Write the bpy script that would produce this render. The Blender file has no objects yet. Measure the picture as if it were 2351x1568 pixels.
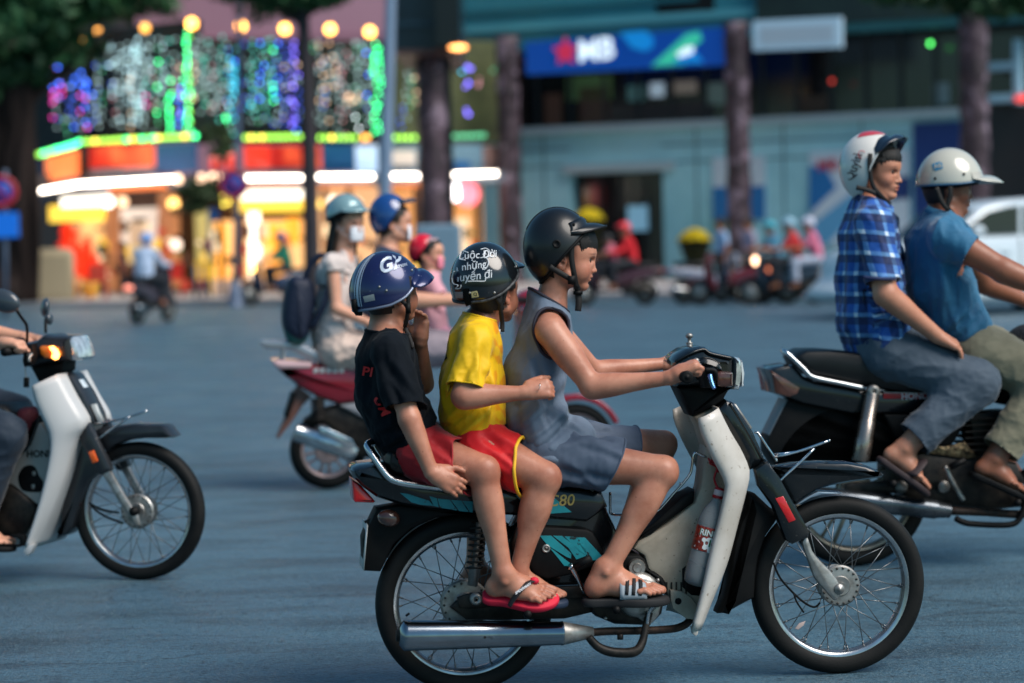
import bpy, math, random
import numpy as np
from mathutils import Vector, Matrix
random.seed(7); RNG=np.random.RandomState(7)
SC=bpy.context.scene; COL=SC.collection
# ------------------------------------------------------------ camera, sky, sun, exposure
F_PX=5551.0; CU,CV=1175.5,784.0; CAM=np.array([0.,0.,1.42]); PITCH=math.atan(239/5551.); ROLL=math.radians(1.4)
_f=np.array([0,math.cos(PITCH),-math.sin(PITCH)]); _u0=np.array([0,math.sin(PITCH),math.cos(PITCH)]); _r0=np.array([1.,0,0])
_r=_r0*math.cos(ROLL)-_u0*math.sin(ROLL); _u=_u0*math.cos(ROLL)+_r0*math.sin(ROLL)
cd=bpy.data.cameras.new('camera'); cam=bpy.data.objects.new('camera',cd); COL.objects.link(cam)
M=Matrix.Identity(4)
for i in range(3): M[i][0]=_r[i]; M[i][1]=_u[i]; M[i][2]=-_f[i]; M[i][3]=CAM[i]
cam.matrix_world=M; cd.sensor_width=36; cd.lens=85; cd.clip_start=.1; cd.clip_end=600
cd.dof.use_dof=True; cd.dof.focus_distance=7.95; cd.dof.aperture_fstop=2.0
SC.camera=cam
SC.view_settings.view_transform='Standard'; SC.view_settings.look='None'; SC.view_settings.exposure=0.0; SC.view_settings.gamma=1
SC.render.engine='CYCLES'; SC.cycles.use_denoising=True; SC.cycles.use_adaptive_sampling=False
SC.cycles.max_bounces=6; SC.cycles.diffuse_bounces=3; SC.cycles.glossy_bounces=3; SC.cycles.transmission_bounces=5; SC.cycles.transparent_max_bounces=8
SC.cycles.caustics_reflective=False; SC.cycles.caustics_refractive=False; SC.cycles.sample_clamp_indirect=4
SC.cycles.sample_clamp_direct=0
W=bpy.data.worlds.new('World'); SC.world=W; W.use_nodes=True; wn=W.node_tree.nodes; wl=W.node_tree.links
sky=wn.new('ShaderNodeTexSky'); sky.sky_type='NISHITA'; sky.sun_disc=False
SUN_EL,SUN_AZ=48.0,122.0    # soft last light from behind the camera to the right
sky.sun_elevation=math.radians(SUN_EL); sky.sun_rotation=math.radians(SUN_AZ); sky.air_density=1.2; sky.dust_density=1.0; sky.ozone_density=1.5
bg=wn['Background']; bg.inputs[1].default_value=0.048
tn=wn.new('ShaderNodeMix'); tn.data_type='RGBA'; tn.blend_type='MULTIPLY'; tn.inputs[0].default_value=1; tn.inputs[7].default_value=(.60,.95,1.02,1)
wl.new(sky.outputs[0],tn.inputs[6]); wl.new(tn.outputs[2],bg.inputs[0])
sl=bpy.data.lights.new('sun','SUN'); sl.energy=2.0; sl.angle=math.radians(42); sl.color=(1,.90,.82)
so=bpy.data.objects.new('sun',sl); COL.objects.link(so)
sd=Vector((.567,-.355,.743)).normalized()      # direction towards the light
so.rotation_euler=sd.to_track_quat('Z','Y').to_euler()
SC.view_settings.exposure=1.18
# ------------------------------------------------------------ projection helpers
def ray(u,v): return _f*F_PX+_r*(u-CU)+_u*(CV-v)
def P(u,v,Y):
    r=ray(u,v); return CAM+r*(Y/r[1])
def ground(u,v,z=0.):
    r=ray(u,v); return CAM+r*((z-CAM[2])/r[2])
class Frame:
    """a thing's own upright frame: x along its heading, y to its left, z up"""
    def __init__(s,O,yaw):
        s.O=np.array(O,float); a=math.radians(yaw); s.yaw=a
        s.d=np.array([math.cos(a),math.sin(a),0.]); s.n=np.array([-math.sin(a),math.cos(a),0.])
    def at(s,u,v,y=0.):
        r=ray(u,v); t=np.dot(s.O+s.n*y-CAM,s.n)/np.dot(r,s.n); p=CAM+r*t-s.O
        return np.array([np.dot(p,s.d),y,p[2]])
    def world(s,p): return s.O+s.d*p[0]+s.n*p[1]+np.array([0,0,p[2]])
# ------------------------------------------------------------ materials
def C(*a):
    if len(a)==1: a=(a[0],)*3
    o=[]
    for x in a:
        x=x/255.; o.append(x/12.92 if x<=.04045 else ((x+.055)/1.055)**2.4)
    return tuple(o)
MATS={}; EMK=.56
def mat(name,rgb=(.5,.5,.5),rough=.5,metal=0.,coat=0.,bump=None,var=None,emit=None,trans=0.,ior=1.45,attr=None,spec=.5,sss=0.,sheen=0.,alpha=1.,dirt=None,stretch=None):
    if name in MATS: return MATS[name]
    m=bpy.data.materials.new(name); m.use_nodes=True; n=m.node_tree.nodes; l=m.node_tree.links; b=n['Principled BSDF']
    b.inputs['Base Color'].default_value=(*rgb,1); b.inputs['Roughness'].default_value=rough; b.inputs['Metallic'].default_value=metal
    b.inputs['Coat Weight'].default_value=coat; b.inputs['Coat Roughness'].default_value=.08; b.inputs['IOR'].default_value=ior
    b.inputs['Specular IOR Level'].default_value=spec; b.inputs['Transmission Weight'].default_value=trans; b.inputs['Alpha'].default_value=alpha
    if sss: b.inputs['Subsurface Weight'].default_value=sss; b.inputs['Subsurface Radius'].default_value=(1,.35,.2); b.inputs['Subsurface Scale'].default_value=.008
    if sheen: b.inputs['Sheen Weight'].default_value=sheen; b.inputs['Sheen Roughness'].default_value=.4
    tc=n.new('ShaderNodeTexCoord'); vec=tc.outputs['Object']
    if stretch:
        mp=n.new('ShaderNodeMapping'); mp.inputs['Scale'].default_value=stretch; l.new(vec,mp.inputs[0]); vec=mp.outputs[0]
    col=None
    if var:
        sc,amt,rgb2=var; nz=n.new('ShaderNodeTexNoise'); nz.inputs['Scale'].default_value=sc; nz.inputs['Detail'].default_value=5; nz.inputs['Roughness'].default_value=.6
        l.new(vec,nz.inputs['Vector'])
        mr=n.new('ShaderNodeMapRange'); mr.inputs[1].default_value=.38; mr.inputs[2].default_value=.66; mr.inputs[4].default_value=amt; l.new(nz.outputs[0],mr.inputs[0])
        mx=n.new('ShaderNodeMix'); mx.data_type='RGBA'; mx.inputs[6].default_value=(*rgb,1); mx.inputs[7].default_value=(*rgb2,1); l.new(mr.outputs[0],mx.inputs[0]); col=mx.outputs[2]
        l.new(col,b.inputs['Base Color'])
        mr2=n.new('ShaderNodeMapRange'); mr2.inputs[3].default_value=max(.02,rough-.1); mr2.inputs[4].default_value=min(1,rough+.13); l.new(nz.outputs[0],mr2.inputs[0]); l.new(mr2.outputs[0],b.inputs['Roughness'])
    if dirt:   # speckles / scuffs with a shape of their own
        sc,thr,rgb2=dirt; nz=n.new('ShaderNodeTexNoise'); nz.inputs['Scale'].default_value=sc; nz.inputs['Detail'].default_value=3; l.new(vec,nz.inputs['Vector'])
        mr=n.new('ShaderNodeMapRange'); mr.inputs[1].default_value=thr; mr.inputs[2].default_value=thr+.06; l.new(nz.outputs[0],mr.inputs[0])
        mx=n.new('ShaderNodeMix'); mx.data_type='RGBA'; mx.inputs[7].default_value=(*rgb2,1)
        if col is not None: l.new(col,mx.inputs[6])
        else: mx.inputs[6].default_value=(*rgb,1)
        l.new(mr.outputs[0],mx.inputs[0]); col=mx.outputs[2]; l.new(col,b.inputs['Base Color'])
    if attr:
        m['tint']=1; at=n.new('ShaderNodeAttribute'); at.attribute_name=attr; mx=n.new('ShaderNodeMix'); mx.data_type='RGBA'; mx.blend_type='MULTIPLY'; mx.inputs[0].default_value=1
        if col is not None: l.new(col,mx.inputs[6])
        else: mx.inputs[6].default_value=(*rgb,1)
        l.new(at.outputs['Color'],mx.inputs[7]); col=mx.outputs[2]; l.new(col,b.inputs['Base Color'])
    if bump:
        sc,st=bump[:2]; nz=n.new('ShaderNodeTexNoise'); nz.inputs['Scale'].default_value=sc; nz.inputs['Detail'].default_value=4; l.new(vec,nz.inputs['Vector'])
        bp=n.new('ShaderNodeBump'); bp.inputs['Strength'].default_value=st; bp.inputs['Distance'].default_value=bump[2] if len(bump)>2 else .002
        l.new(nz.outputs[0],bp.inputs['Height']); l.new(bp.outputs[0],b.inputs['Normal'])
    if emit: b.inputs['Emission Color'].default_value=(*emit[0],1); b.inputs['Emission Strength'].default_value=emit[1]*EMK
    MATS[name]=m; return m
# ------------------------------------------------------------ things and parts
def new_mesh(V,Fc,mats,smooth=True,tint=None,uv=None,mi=None,name='mesh'):
    me=bpy.data.meshes.new(name); V=np.asarray(V,float)
    if isinstance(Fc,np.ndarray):
        nf,k=Fc.shape; me.vertices.add(len(V)); me.vertices.foreach_set('co',V.ravel())
        me.loops.add(nf*k); me.loops.foreach_set('vertex_index',Fc.astype(np.int32).ravel())
        me.polygons.add(nf); me.polygons.foreach_set('loop_start',np.arange(0,nf*k,k,dtype=np.int32)); me.polygons.foreach_set('loop_total',np.full(nf,k,np.int32))
        me.update(calc_edges=True); me.validate()
    else: me.from_pydata([tuple(v) for v in V],[],[list(map(int,f)) for f in Fc]); me.validate(); me.update()
    for m in (mats if isinstance(mats,(list,tuple)) else [mats]): me.materials.append(m)
    if smooth: me.polygons.foreach_set('use_smooth',np.ones(len(me.polygons),bool))
    if mi is not None and len(mi)==len(me.polygons): me.polygons.foreach_set('material_index',np.asarray(mi,np.int32))
    if tint is None and any('tint' in m_ for m_ in me.materials): tint=np.ones((len(me.vertices),3))
    if tint is not None and len(tint)==len(me.vertices):
        a=me.attributes.new('tint','FLOAT_COLOR','POINT'); t=np.ones((len(tint),4)); t[:,:3]=tint; a.data.foreach_set('color',t.ravel())
    if uv is not None and len(uv)==len(me.vertices):
        a=me.attributes.new('cloth_uv','FLOAT_VECTOR','POINT'); a.data.foreach_set('vector',np.asarray(uv,float).ravel())
    return me
def thing(name,label,cat,fr,off=(0,0,0),group=None,kind=None):
    o=bpy.data.objects.new(name,None); COL.objects.link(o); o.empty_display_size=.1
    w=fr.world(off); m=Matrix.Rotation(fr.yaw,4,'Z'); m.translation=Vector(w); o.matrix_world=m
    o['label']=label; o['category']=cat
    if group: o['group']=group
    if kind: o['kind']=kind
    OFF[o.name]=np.array(off,float); return o
OFF={}
def root_off(o):
    while o.parent: o=o.parent
    return OFF.get(o.name,np.zeros(3))
def part(name,me_data,m,parent,smooth=True,tint=None,uv=None,mi=None,label=None,solid=0,sub=0,bevel=0,kind=None,autosmooth=None):
    V,Fc=me_data[:2]
    if len(me_data)>2 and mi is None: mi=me_data[2]
    V=np.asarray(V,float)
    if parent is not None: V=V-root_off(parent)
    me=new_mesh(V,Fc,m,smooth,tint,uv,mi,name)
    o=bpy.data.objects.new(name,me); COL.objects.link(o)
    if parent is not None: o.parent=parent
    if label: o['label']=label
    if kind: o['kind']=kind
    if 'lettering' in name: o['kind']='stuff'
    if autosmooth: me.set_sharp_from_angle(angle=math.radians(autosmooth))
    if solid: md=o.modifiers.new('thickness','SOLIDIFY'); md.thickness=solid; md.offset=-1
    if sub: md=o.modifiers.new('smooth','SUBSURF'); md.levels=sub; md.render_levels=sub
    if bevel: md=o.modifiers.new('edge','BEVEL'); md.width=bevel; md.segments=2; md.limit_method='ANGLE'
    return o
def copy_tree(o,parent=None):
    c=o.copy(); COL.objects.link(c); c.parent=parent
    for ch in o.children: copy_tree(ch,c)
    return c
# ------------------------------------------------------------ mesh primitives (return V,F)
def join(*ms):
    V=[];Fc=[];n=0;MI=[]
    for m in ms:
        V.append(np.asarray(m[0],float)); Fc+= [[int(i)+n for i in f] for f in m[1]]; n+=len(m[0])
    return np.vstack(V),Fc
def box(x0,x1,y0,y1,z0,z1):
    V=[(x,y,z) for z in (z0,z1) for y in (y0,y1) for x in (x0,x1)]
    return np.array(V),[(0,2,3,1),(4,5,7,6),(0,1,5,4),(2,6,7,3),(0,4,6,2),(1,3,7,5)]
def catmull(pts,n=6,closed=False):
    p=np.asarray(pts,float); N=len(p); out=[]
    rng=range(N) if closed else range(N-1)
    for i in rng:
        if closed: a,b,c,d=p[(i-1)%N],p[i],p[(i+1)%N],p[(i+2)%N]
        else: a,b,c,d=p[max(i-1,0)],p[i],p[i+1],p[min(i+2,N-1)]
        for k in range(n):
            t=k/n; out.append(.5*((2*b)+(-a+c)*t+(2*a-5*b+4*c-d)*t*t+(-a+3*b-3*c+d)*t**3))
    if not closed: out.append(p[-1])
    return np.array(out)
def tube(path,r,n=8,closed=False,caps=True,flat=None):
    p=np.asarray(path,float); N=len(p); r=np.full(N,r,float) if np.isscalar(r) else np.interp(np.linspace(0,1,N),np.linspace(0,1,len(r)),r)
    T=np.gradient(p,axis=0) if not closed else np.roll(p,-1,0)-np.roll(p,1,0)
    T/= np.linalg.norm(T,axis=1)[:,None]+1e-12
    up=np.array([0,0,1.]) if abs(T[0][2])<.9 else np.array([0,1.,0]); U=np.cross(T[0],up); U/=np.linalg.norm(U)
    V=[]; 
    for i in range(N):
        U=U-T[i]*np.dot(U,T[i]); U/=np.linalg.norm(U); B=np.cross(T[i],U)
        for k in range(n):
            a=2*math.pi*k/n; f=1. if flat is None else flat
            V.append(p[i]+r[i]*(U*math.cos(a)+B*math.sin(a)*f))
    Fc=[]
    for i in range(N if closed else N-1):
        j=(i+1)%N
        for k in range(n): Fc.append((i*n+k,i*n+(k+1)%n,j*n+(k+1)%n,j*n+k))
    if caps and not closed:
        Fc.append(tuple(reversed(range(n)))); Fc.append(tuple(range((N-1)*n,N*n)))
    return np.array(V),Fc
def band(path,w,t,side=(0,1,0)):
    """flat strap following a path; w across (along side x tangent), t thick"""
    p=np.asarray(path,float); T=np.gradient(p,axis=0); T/=np.linalg.norm(T,axis=1)[:,None]
    V=[];s=np.asarray(side,float)
    for i in range(len(p)):
        S=s-T[i]*np.dot(s,T[i]); S/=np.linalg.norm(S); A=np.cross(T[i],S)
        for a,b in ((-1,-1),(1,-1),(1,1),(-1,1)): V.append(p[i]+A*a*w/2+S*b*t/2)
    Fc=[]
    for i in range(len(p)-1):
        for k in range(4): Fc.append((i*4+k,i*4+(k+1)%4,i*4+4+(k+1)%4,i*4+4+k))
    Fc+= [(3,2,1,0),tuple(range(len(p)*4-4,len(p)*4))]
    return np.array(V),Fc
def lathe(prof,n=24,axis='y',c=(0,0,0),closed=False):
    """prof: (r,h) pairs; revolved about axis through c"""
    V=[];N=len(prof)
    for r,h in prof:
        for k in range(n):
            a=2*math.pi*k/n; x,z=r*math.cos(a),r*math.sin(a)
            V.append({'y':(x,h,z),'z':(x,z,h),'x':(h,x,z)}[axis])
    Fc=[]
    for i in range(N if closed else N-1):
        j=(i+1)%N
        for k in range(n): Fc.append((i*n+k,i*n+(k+1)%n,j*n+(k+1)%n,j*n+k))
    if not closed:
        if prof[0][0]>1e-6: Fc.append(tuple(range(n)))
        if prof[-1][0]>1e-6: Fc.append(tuple(range((N-1)*n,N*n)))
    return np.array(V)+np.array(c,float),Fc
def ellips(c,r,nu=16,nv=10,rot=None):
    V=[];Fc=[]
    for i in range(nv+1):
        t=math.pi*i/nv
        for k in range(nu):
            a=2*math.pi*k/nu; V.append((math.sin(t)*math.cos(a),math.sin(t)*math.sin(a),math.cos(t)))
    V=np.array(V)*np.array(r if not np.isscalar(r) else (r,)*3)
    if rot is not None: V=V@np.array(rot).T
    for i in range(nv):
        for k in range(nu): Fc.append((i*nu+k,(i+1)*nu+k,(i+1)*nu+(k+1)%nu,i*nu+(k+1)%nu))
    return V+np.array(c,float),Fc
def inset(poly,d):
    p=np.asarray(poly,float); a=np.roll(p,1,0); b=np.roll(p,-1,0)
    e1=p-a; e2=b-p; e1/=np.linalg.norm(e1,axis=1)[:,None]+1e-9; e2/=np.linalg.norm(e2,axis=1)[:,None]+1e-9
    area=.5*np.sum(p[:,0]*np.roll(p[:,1],-1)-np.roll(p[:,0],-1)*p[:,1]); s=1 if area>0 else -1
    n=np.stack([-(e1[:,1]+e2[:,1]),e1[:,0]+e2[:,0]],1)*s; n/=np.linalg.norm(n,axis=1)[:,None]+1e-9
    return p+n*d
def slabxz(poly,y0,y1,bev=.004,bulge=0.):
    """closed x-z outline extruded from y0 to y1 with a rounded edge"""
    p=np.asarray(poly,float)
    if y0>y1: y0,y1=y1,y0
    bev=min(bev,(y1-y0)*.49); rings=[(bev,y0-bulge),(bev*.3,y0+bev*.3),(0,y0+bev),(0,y1-bev),(bev*.3,y1-bev*.3),(bev,y1+bulge)]
    V=[];N=len(p)
    for d,y in rings:
        q=inset(p,d) if d else p
        for a in q: V.append((a[0],y,a[1]))
    Fc=[]
    for i in range(5):
        for k in range(N): Fc.append((i*N+k,i*N+(k+1)%N,(i+1)*N+(k+1)%N,(i+1)*N+k))
    Fc.append(tuple(reversed(range(N)))); Fc.append(tuple(range(5*N,6*N)))
    return np.array(V),Fc
def slab(fr,pts,y0,y1,bev=.004,sm=0,ref=None):
    """photo outline -> upright slab of real thickness in the frame"""
    y=min(y0,y1) if ref is None else ref
    q=[fr.at(u,v,y)[[0,2]] for u,v in pts]
    if sm: q=catmull(q,sm,True)
    return slabxz(q,y0,y1,bev)
def path3(fr,pts,n=5,closed=False):
    """pts (u,v,y) -> smooth 3d path"""
    q=[fr.at(u,v,y) for u,v,y in pts]
    return catmull(q,n,closed) if n>1 else np.array(q)
def sheet(grid):
    g=np.asarray(grid,float); a,b=g.shape[:2]; V=g.reshape(-1,3)
    Fc=[(i*b+j,i*b+j+1,(i+1)*b+j+1,(i+1)*b+j) for i in range(a-1) for j in range(b-1)]
    return V,Fc
_ftx={}
def text2d(s,size=1.,bold=0.,shear=0.,spacing=1.):
    cu=bpy.data.curves.new('t','FONT'); cu.body=s; cu.size=1; cu.offset=bold; cu.shear=shear; cu.space_character=spacing; cu.align_x='CENTER'; cu.align_y='CENTER'; cu.resolution_u=3
    o=bpy.data.objects.new('t',cu); COL.objects.link(o); dg=bpy.context.evaluated_depsgraph_get(); dg.update()
    me=bpy.data.meshes.new_from_object(o.evaluated_get(dg)); V=np.array([v.co[:] for v in me.vertices]).reshape(-1,3)*size; Fc=[tuple(p.vertices) for p in me.polygons]
    bpy.data.objects.remove(o); bpy.data.curves.remove(cu); bpy.data.meshes.remove(me)
    return V[:,:2],Fc
def text_on(fn,s,size,bold=0,shear=0,rot=0,spacing=1.):
    """fn maps flat (a,b) to a 3d point on the surface"""
    V,Fc=text2d(s,size,bold,shear,spacing); c,sn=math.cos(rot),math.sin(rot)
    return np.array([fn(x*c-y*sn,x*sn+y*c) for x,y in V]),Fc
# ------------------------------------------------------------ implicit surfaces for bodies and clothes
def cap(a,b,r1,r2,k=.012,sy=1.,bul=0.,bp=.4,op='u'):
    return dict(t='c',a=np.array(a,float),b=np.array(b,float),r1=r1,r2=r2,k=k,sy=sy,bul=bul,bp=bp,op=op)
def ell(c,r,k=.01,rot=None,op='u'):
    return dict(t='e',c=np.array(c,float),r=np.array(r,float),k=k,rot=None if rot is None else np.array(rot,float),op=op)
def _bb(p,m):
    if p['t']=='c':
        R=max(p['r1'],p['r2'])+abs(p['bul'])+m; e=np.array([R,R*max(1,p['sy']),R])
        return np.minimum(p['a'],p['b'])-e,np.maximum(p['a'],p['b'])+e
    R=p['r'] if p['rot'] is None else np.full(3,p['r'].max()); return p['c']-R-m,p['c']+R+m
def _dist(p,X,Y,Z):
    if p['t']=='c':
        a,b=p['a'],p['b']; ba=b-a; sy=p['sy']
        px,py,pz=X-a[0],(Y-a[1]),Z-a[2]
        l2=np.dot(ba,ba)+1e-9
        if sy!=1:
            t=np.clip((px*ba[0]+pz*ba[2])/(ba[0]**2+ba[2]**2+1e-9),0,1)
        else: t=np.clip((px*ba[0]+py*ba[1]+pz*ba[2])/l2,0,1)
        r=p['r1']+(p['r2']-p['r1'])*t
        if p['bul']: r=r+p['bul']*np.exp(-((t-p['bp'])/.24)**2)
        dx,dy,dz=px-ba[0]*t,(py-ba[1]*t)/sy,pz-ba[2]*t
        return np.sqrt(dx*dx+dy*dy+dz*dz)-r
    x,y,z=X-p['c'][0],Y-p['c'][1],Z-p['c'][2]
    if p['rot'] is not None:
        R=p['rot']; x,y,z=(R[0,0]*x+R[1,0]*y+R[2,0]*z,R[0,1]*x+R[1,1]*y+R[2,1]*z,R[0,2]*x+R[1,2]*y+R[2,2]*z)
    r=p['r']; k0=np.sqrt((x/r[0])**2+(y/r[1])**2+(z/r[2])**2); k1=np.sqrt((x/r[0]**2)**2+(y/r[1]**2)**2+(z/r[2]**2)**2)+1e-9
    return k0*(k0-1)/k1
def field(prims,lo,hi,h,infl=0.):
    lo=np.array(lo,float); n=np.ceil((np.array(hi)-lo)/h).astype(int)+1
    Fd=np.full(n,.05,np.float32)
    for p in prims:
        k=p['k']; a,b=_bb(p,k+2.5*h+infl)
        i0=np.maximum(np.floor((a-lo)/h).astype(int),0); i1=np.minimum(np.ceil((b-lo)/h).astype(int)+1,n)
        if np.any(i1<=i0): continue
        sl_=tuple(slice(i0[q],i1[q]) for q in range(3))
        X=(lo[0]+h*np.arange(i0[0],i1[0],dtype=np.float32))[:,None,None]; Y=(lo[1]+h*np.arange(i0[1],i1[1],dtype=np.float32))[None,:,None]; Z=(lo[2]+h*np.arange(i0[2],i1[2],dtype=np.float32))[None,None,:]
        d=_dist(p,X,Y,Z).astype(np.float32)-(infl if p['op']=='u' else 0); f=Fd[sl_]
        if p['op']=='u':
            hh=np.maximum(k-np.abs(f-d),0)/k; Fd[sl_]=np.minimum(f,d)-hh*hh*k*.25
        else:
            d=-d; hh=np.maximum(k-np.abs(f-d),0)/k; Fd[sl_]=np.maximum(f,d)+hh*hh*k*.25
    return Fd,lo
_E=[(0,1),(2,3),(4,5),(6,7),(0,2),(1,3),(4,6),(5,7),(0,4),(1,5),(2,6),(3,7)]
_Cn=np.array([(i&1,(i>>1)&1,(i>>2)&1) for i in range(8)])
def nets(Fd,lo,h):
    S=Fd<0; sh=np.array(Fd.shape)-1
    cnt=np.zeros(sh,np.int8)
    for c in _Cn: cnt+=S[c[0]:c[0]+sh[0],c[1]:c[1]+sh[1],c[2]:c[2]+sh[2]]
    I,J,K=np.nonzero((cnt>0)&(cnt<8)); idx=np.full(sh,-1,np.int64); idx[I,J,K]=np.arange(len(I))
    Vv=np.stack([Fd[I+c[0],J+c[1],K+c[2]] for c in _Cn],1); acc=np.zeros((len(I),3)); ct=np.zeros(len(I))
    for a,b in _E:
        m=(Vv[:,a]<0)!=(Vv[:,b]<0); t=Vv[m,a]/(Vv[m,a]-Vv[m,b]); acc[m]+=_Cn[a]+(_Cn[b]-_Cn[a])*t[:,None]; ct[m]+=1
    V=np.stack([I,J,K],1)+acc/ct[:,None]; V=lo+V*h
    Q=[]
    for ax in range(3):
        s0=[slice(None)]*3; s1=[slice(None)]*3; s0[ax]=slice(0,-1); s1[ax]=slice(1,None)
        d=S[tuple(s0)].astype(np.int8)-S[tuple(s1)]; o1,o2=[q for q in range(3) if q!=ax]
        A=np.stack(np.nonzero(d),1); sg=d[tuple(A.T)]
        ok=(A[:,o1]>0)&(A[:,o2]>0)&(A[:,o1]<sh[o1])&(A[:,o2]<sh[o2])&(A[:,ax]<sh[ax]); A=A[ok]; sg=sg[ok]
        def g(a,b):
            B=A.copy(); B[:,o1]-=a; B[:,o2]-=b; return idx[tuple(B.T)]
        q=np.stack([g(1,1),g(0,1),g(0,0),g(1,0)],1)
        flip=(sg<0) if ax!=1 else (sg>0); q[flip]=q[flip][:,::-1]; Q.append(q)
    Q=np.vstack(Q); Q=Q[(Q>=0).all(1)]
    return V,Q
def compact(V,Q,extra=None):
    u,inv=np.unique(Q.ravel(),return_inverse=True); r=(V[u],inv.reshape(Q.shape))
    return r+(u,)
def vnormals(V,Q):
    a,b,c,d=(V[Q[:,i]] for i in range(4)); n=np.cross(c-a,d-b); N=np.zeros_like(V)
    for i in range(4): np.add.at(N,Q[:,i],n)
    return N/(np.linalg.norm(N,axis=1)[:,None]+1e-12)
def relax(V,Q,it=1,w=.5):
    for _ in range(it):
        S=np.zeros_like(V); ct=np.zeros(len(V))
        for i in range(4):
            np.add.at(S,Q[:,i],V[Q[:,(i+1)%4]]+V[Q[:,(i-1)%4]]); np.add.at(ct,Q[:,i],2)
        V=V*(1-w)+w*S/np.maximum(ct,1)[:,None]
    return V
def prim_bounds(prims,m):
    A=[_bb(p,m) for p in prims if p['op']=='u']; return np.min([a for a,_ in A],0),np.max([b for _,b in A],0)
def polymesh(prims,h,fine=(),infl=0.,rl=1):
    """surface of the blended primitives at cell h, with finer boxes (lo,hi,h2) for head, hands and feet"""
    lo,hi=prim_bounds(prims,2*h+infl); Fd,o=field(prims,lo,hi,h,infl); V,Q=nets(Fd,o,h)
    if rl: V=relax(V,Q,rl)
    if not len(fine): return V,Q
    out=[]; c=V[Q].mean(1); keep=np.ones(len(Q),bool)
    for a,b,_ in fine: keep&=~np.all((c>np.array(a)+h*.6)&(c<np.array(b)-h*.6),1)
    V1,Q1,_=compact(V,Q[keep]); VV=[V1];QQ=[Q1];n=len(V1)
    for a,b,h2 in fine:
        a=np.array(a)-h2*3;b=np.array(b)+h2*3; Fd,o=field(prims,a,b,h2,infl); V2,Q2=nets(Fd,o,h2)
        if not len(Q2): continue
        V2=relax(V2,Q2,1,.4); c=V2[Q2].mean(1); kp=np.all((c>a+3*h2)&(c<b-3*h2),1); V2,Q2,_=compact(V2,Q2[kp])
        VV.append(V2);QQ.append(Q2+n);n+=len(V2)
    return np.vstack(VV),np.vstack(QQ)
def wave3(V,f,seed,st=(1,1,1)):
    r=np.random.RandomState(seed); p=V*np.array(st)*f; o=np.zeros(len(V)); 
    for i in range(4):
        k=r.normal(size=3); k/=np.linalg.norm(k); k2=r.normal(size=3); k2/=np.linalg.norm(k2)
        o+=np.sin(p@k*(1+.45*i)+1.6*np.sin(p@k2*.8+r.rand()*6)+r.rand()*6)/(1+.3*i)
    return o/2.6
def creases(V,N,L):
    """L: list of (a,b,width,depth) ridges (depth<0 valleys) in frame coordinates"""
    D=np.zeros(len(V))
    for a,b,w,d in L:
        a=np.array(a,float);b=np.array(b,float);sg=np.sign(a[1]+b[1]+1e-9); K=np.array([1,0,1.]); ba=(b-a)*K;pa=(V-a)*K;t=(pa@ba)/(ba@ba+1e-9); tc=np.clip(t,0,1)
        q=pa-tc[:,None]*ba; ln=np.linalg.norm(ba); s_=(q[:,0]*ba[2]-q[:,2]*ba[0])/ln; w_=w*(1.3-.6*tc); m_=np.sqrt((q**2).sum(1))
        prof=np.exp(-(m_/w_)**2)-.55*np.exp(-((s_-1.5*w_)/w_)**2)*(np.abs(m_)<4*w_)*np.exp(-np.maximum(m_-2.2*w_,0)**2/w_**2)
        D+=d*1.9*prof*np.sin(np.pi*np.clip(tc*.85+.1,0,1))**.5*np.clip((V[:,1]*sg-.02)/.03,0,1)
    return V+N*D[:,None]
def clipmesh(V,Q,cuts):
    """cuts: (point,normal,radius): drop what lies on the normal side of the plane within radius, with a clean edge"""
    for c in cuts:
        p,n,R=[np.asarray(x,float) for x in c[:3]]; n=n/np.linalg.norm(n); cen=np.asarray(c[3],float) if len(c)>3 else p
        g=np.where(np.linalg.norm(V-cen,axis=1)<R,(V-p)@n,-1.)
        out=g>0; fo=out[Q].sum(1); part_=(fo>0)&(fo<4); kp=fo<4
        mv=np.unique(Q[part_].ravel()); mv=mv[out[mv]]
        V=V.copy(); V[mv]-=n*g[mv][:,None]; V,Q,_=compact(V,Q[kp])
    return V,Q
def garment(prims,h,infl,cuts,folds=(),noise=(.0025,28,1),thick=.0025,rl=2,st=(1,1,1)):
    V,Q=polymesh(prims,h,infl=infl,rl=rl); N=vnormals(V,Q)
    w=wave3(V,noise[1],noise[2],st); w2=wave3(V,noise[1]*1.9,noise[2]+50,st); V=V+N*((1.5*noise[0]*(1-2.2*np.abs(w)**.6)+.7*noise[0]*(1-2*np.abs(w2)**.7)+.42*noise[0]*(1-2.4*np.abs(wave3(V,noise[1]*3.2,noise[2]+7,(1,1,.55)))**.6)+.26*noise[0]*(1-2.4*np.abs(wave3(V,noise[1]*6,noise[2]+9,(.6,1,1)))**.6))[:,None])
    if len(folds): N=vnormals(V,Q); V=creases(V,N,folds)
    V,Q=clipmesh(V,Q,cuts); return V,Q
def rotm(yaw=0,pitch=0,roll=0):
    """nose to +x; yaw turns to +y, pitch>0 nods down, roll tips to the right"""
    return np.array(Matrix.Rotation(math.radians(yaw),3,'Z')@Matrix.Rotation(math.radians(pitch),3,'Y')@Matrix.Rotation(math.radians(roll),3,'X'))
def unit(v): v=np.asarray(v,float); return v/np.linalg.norm(v)
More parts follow.
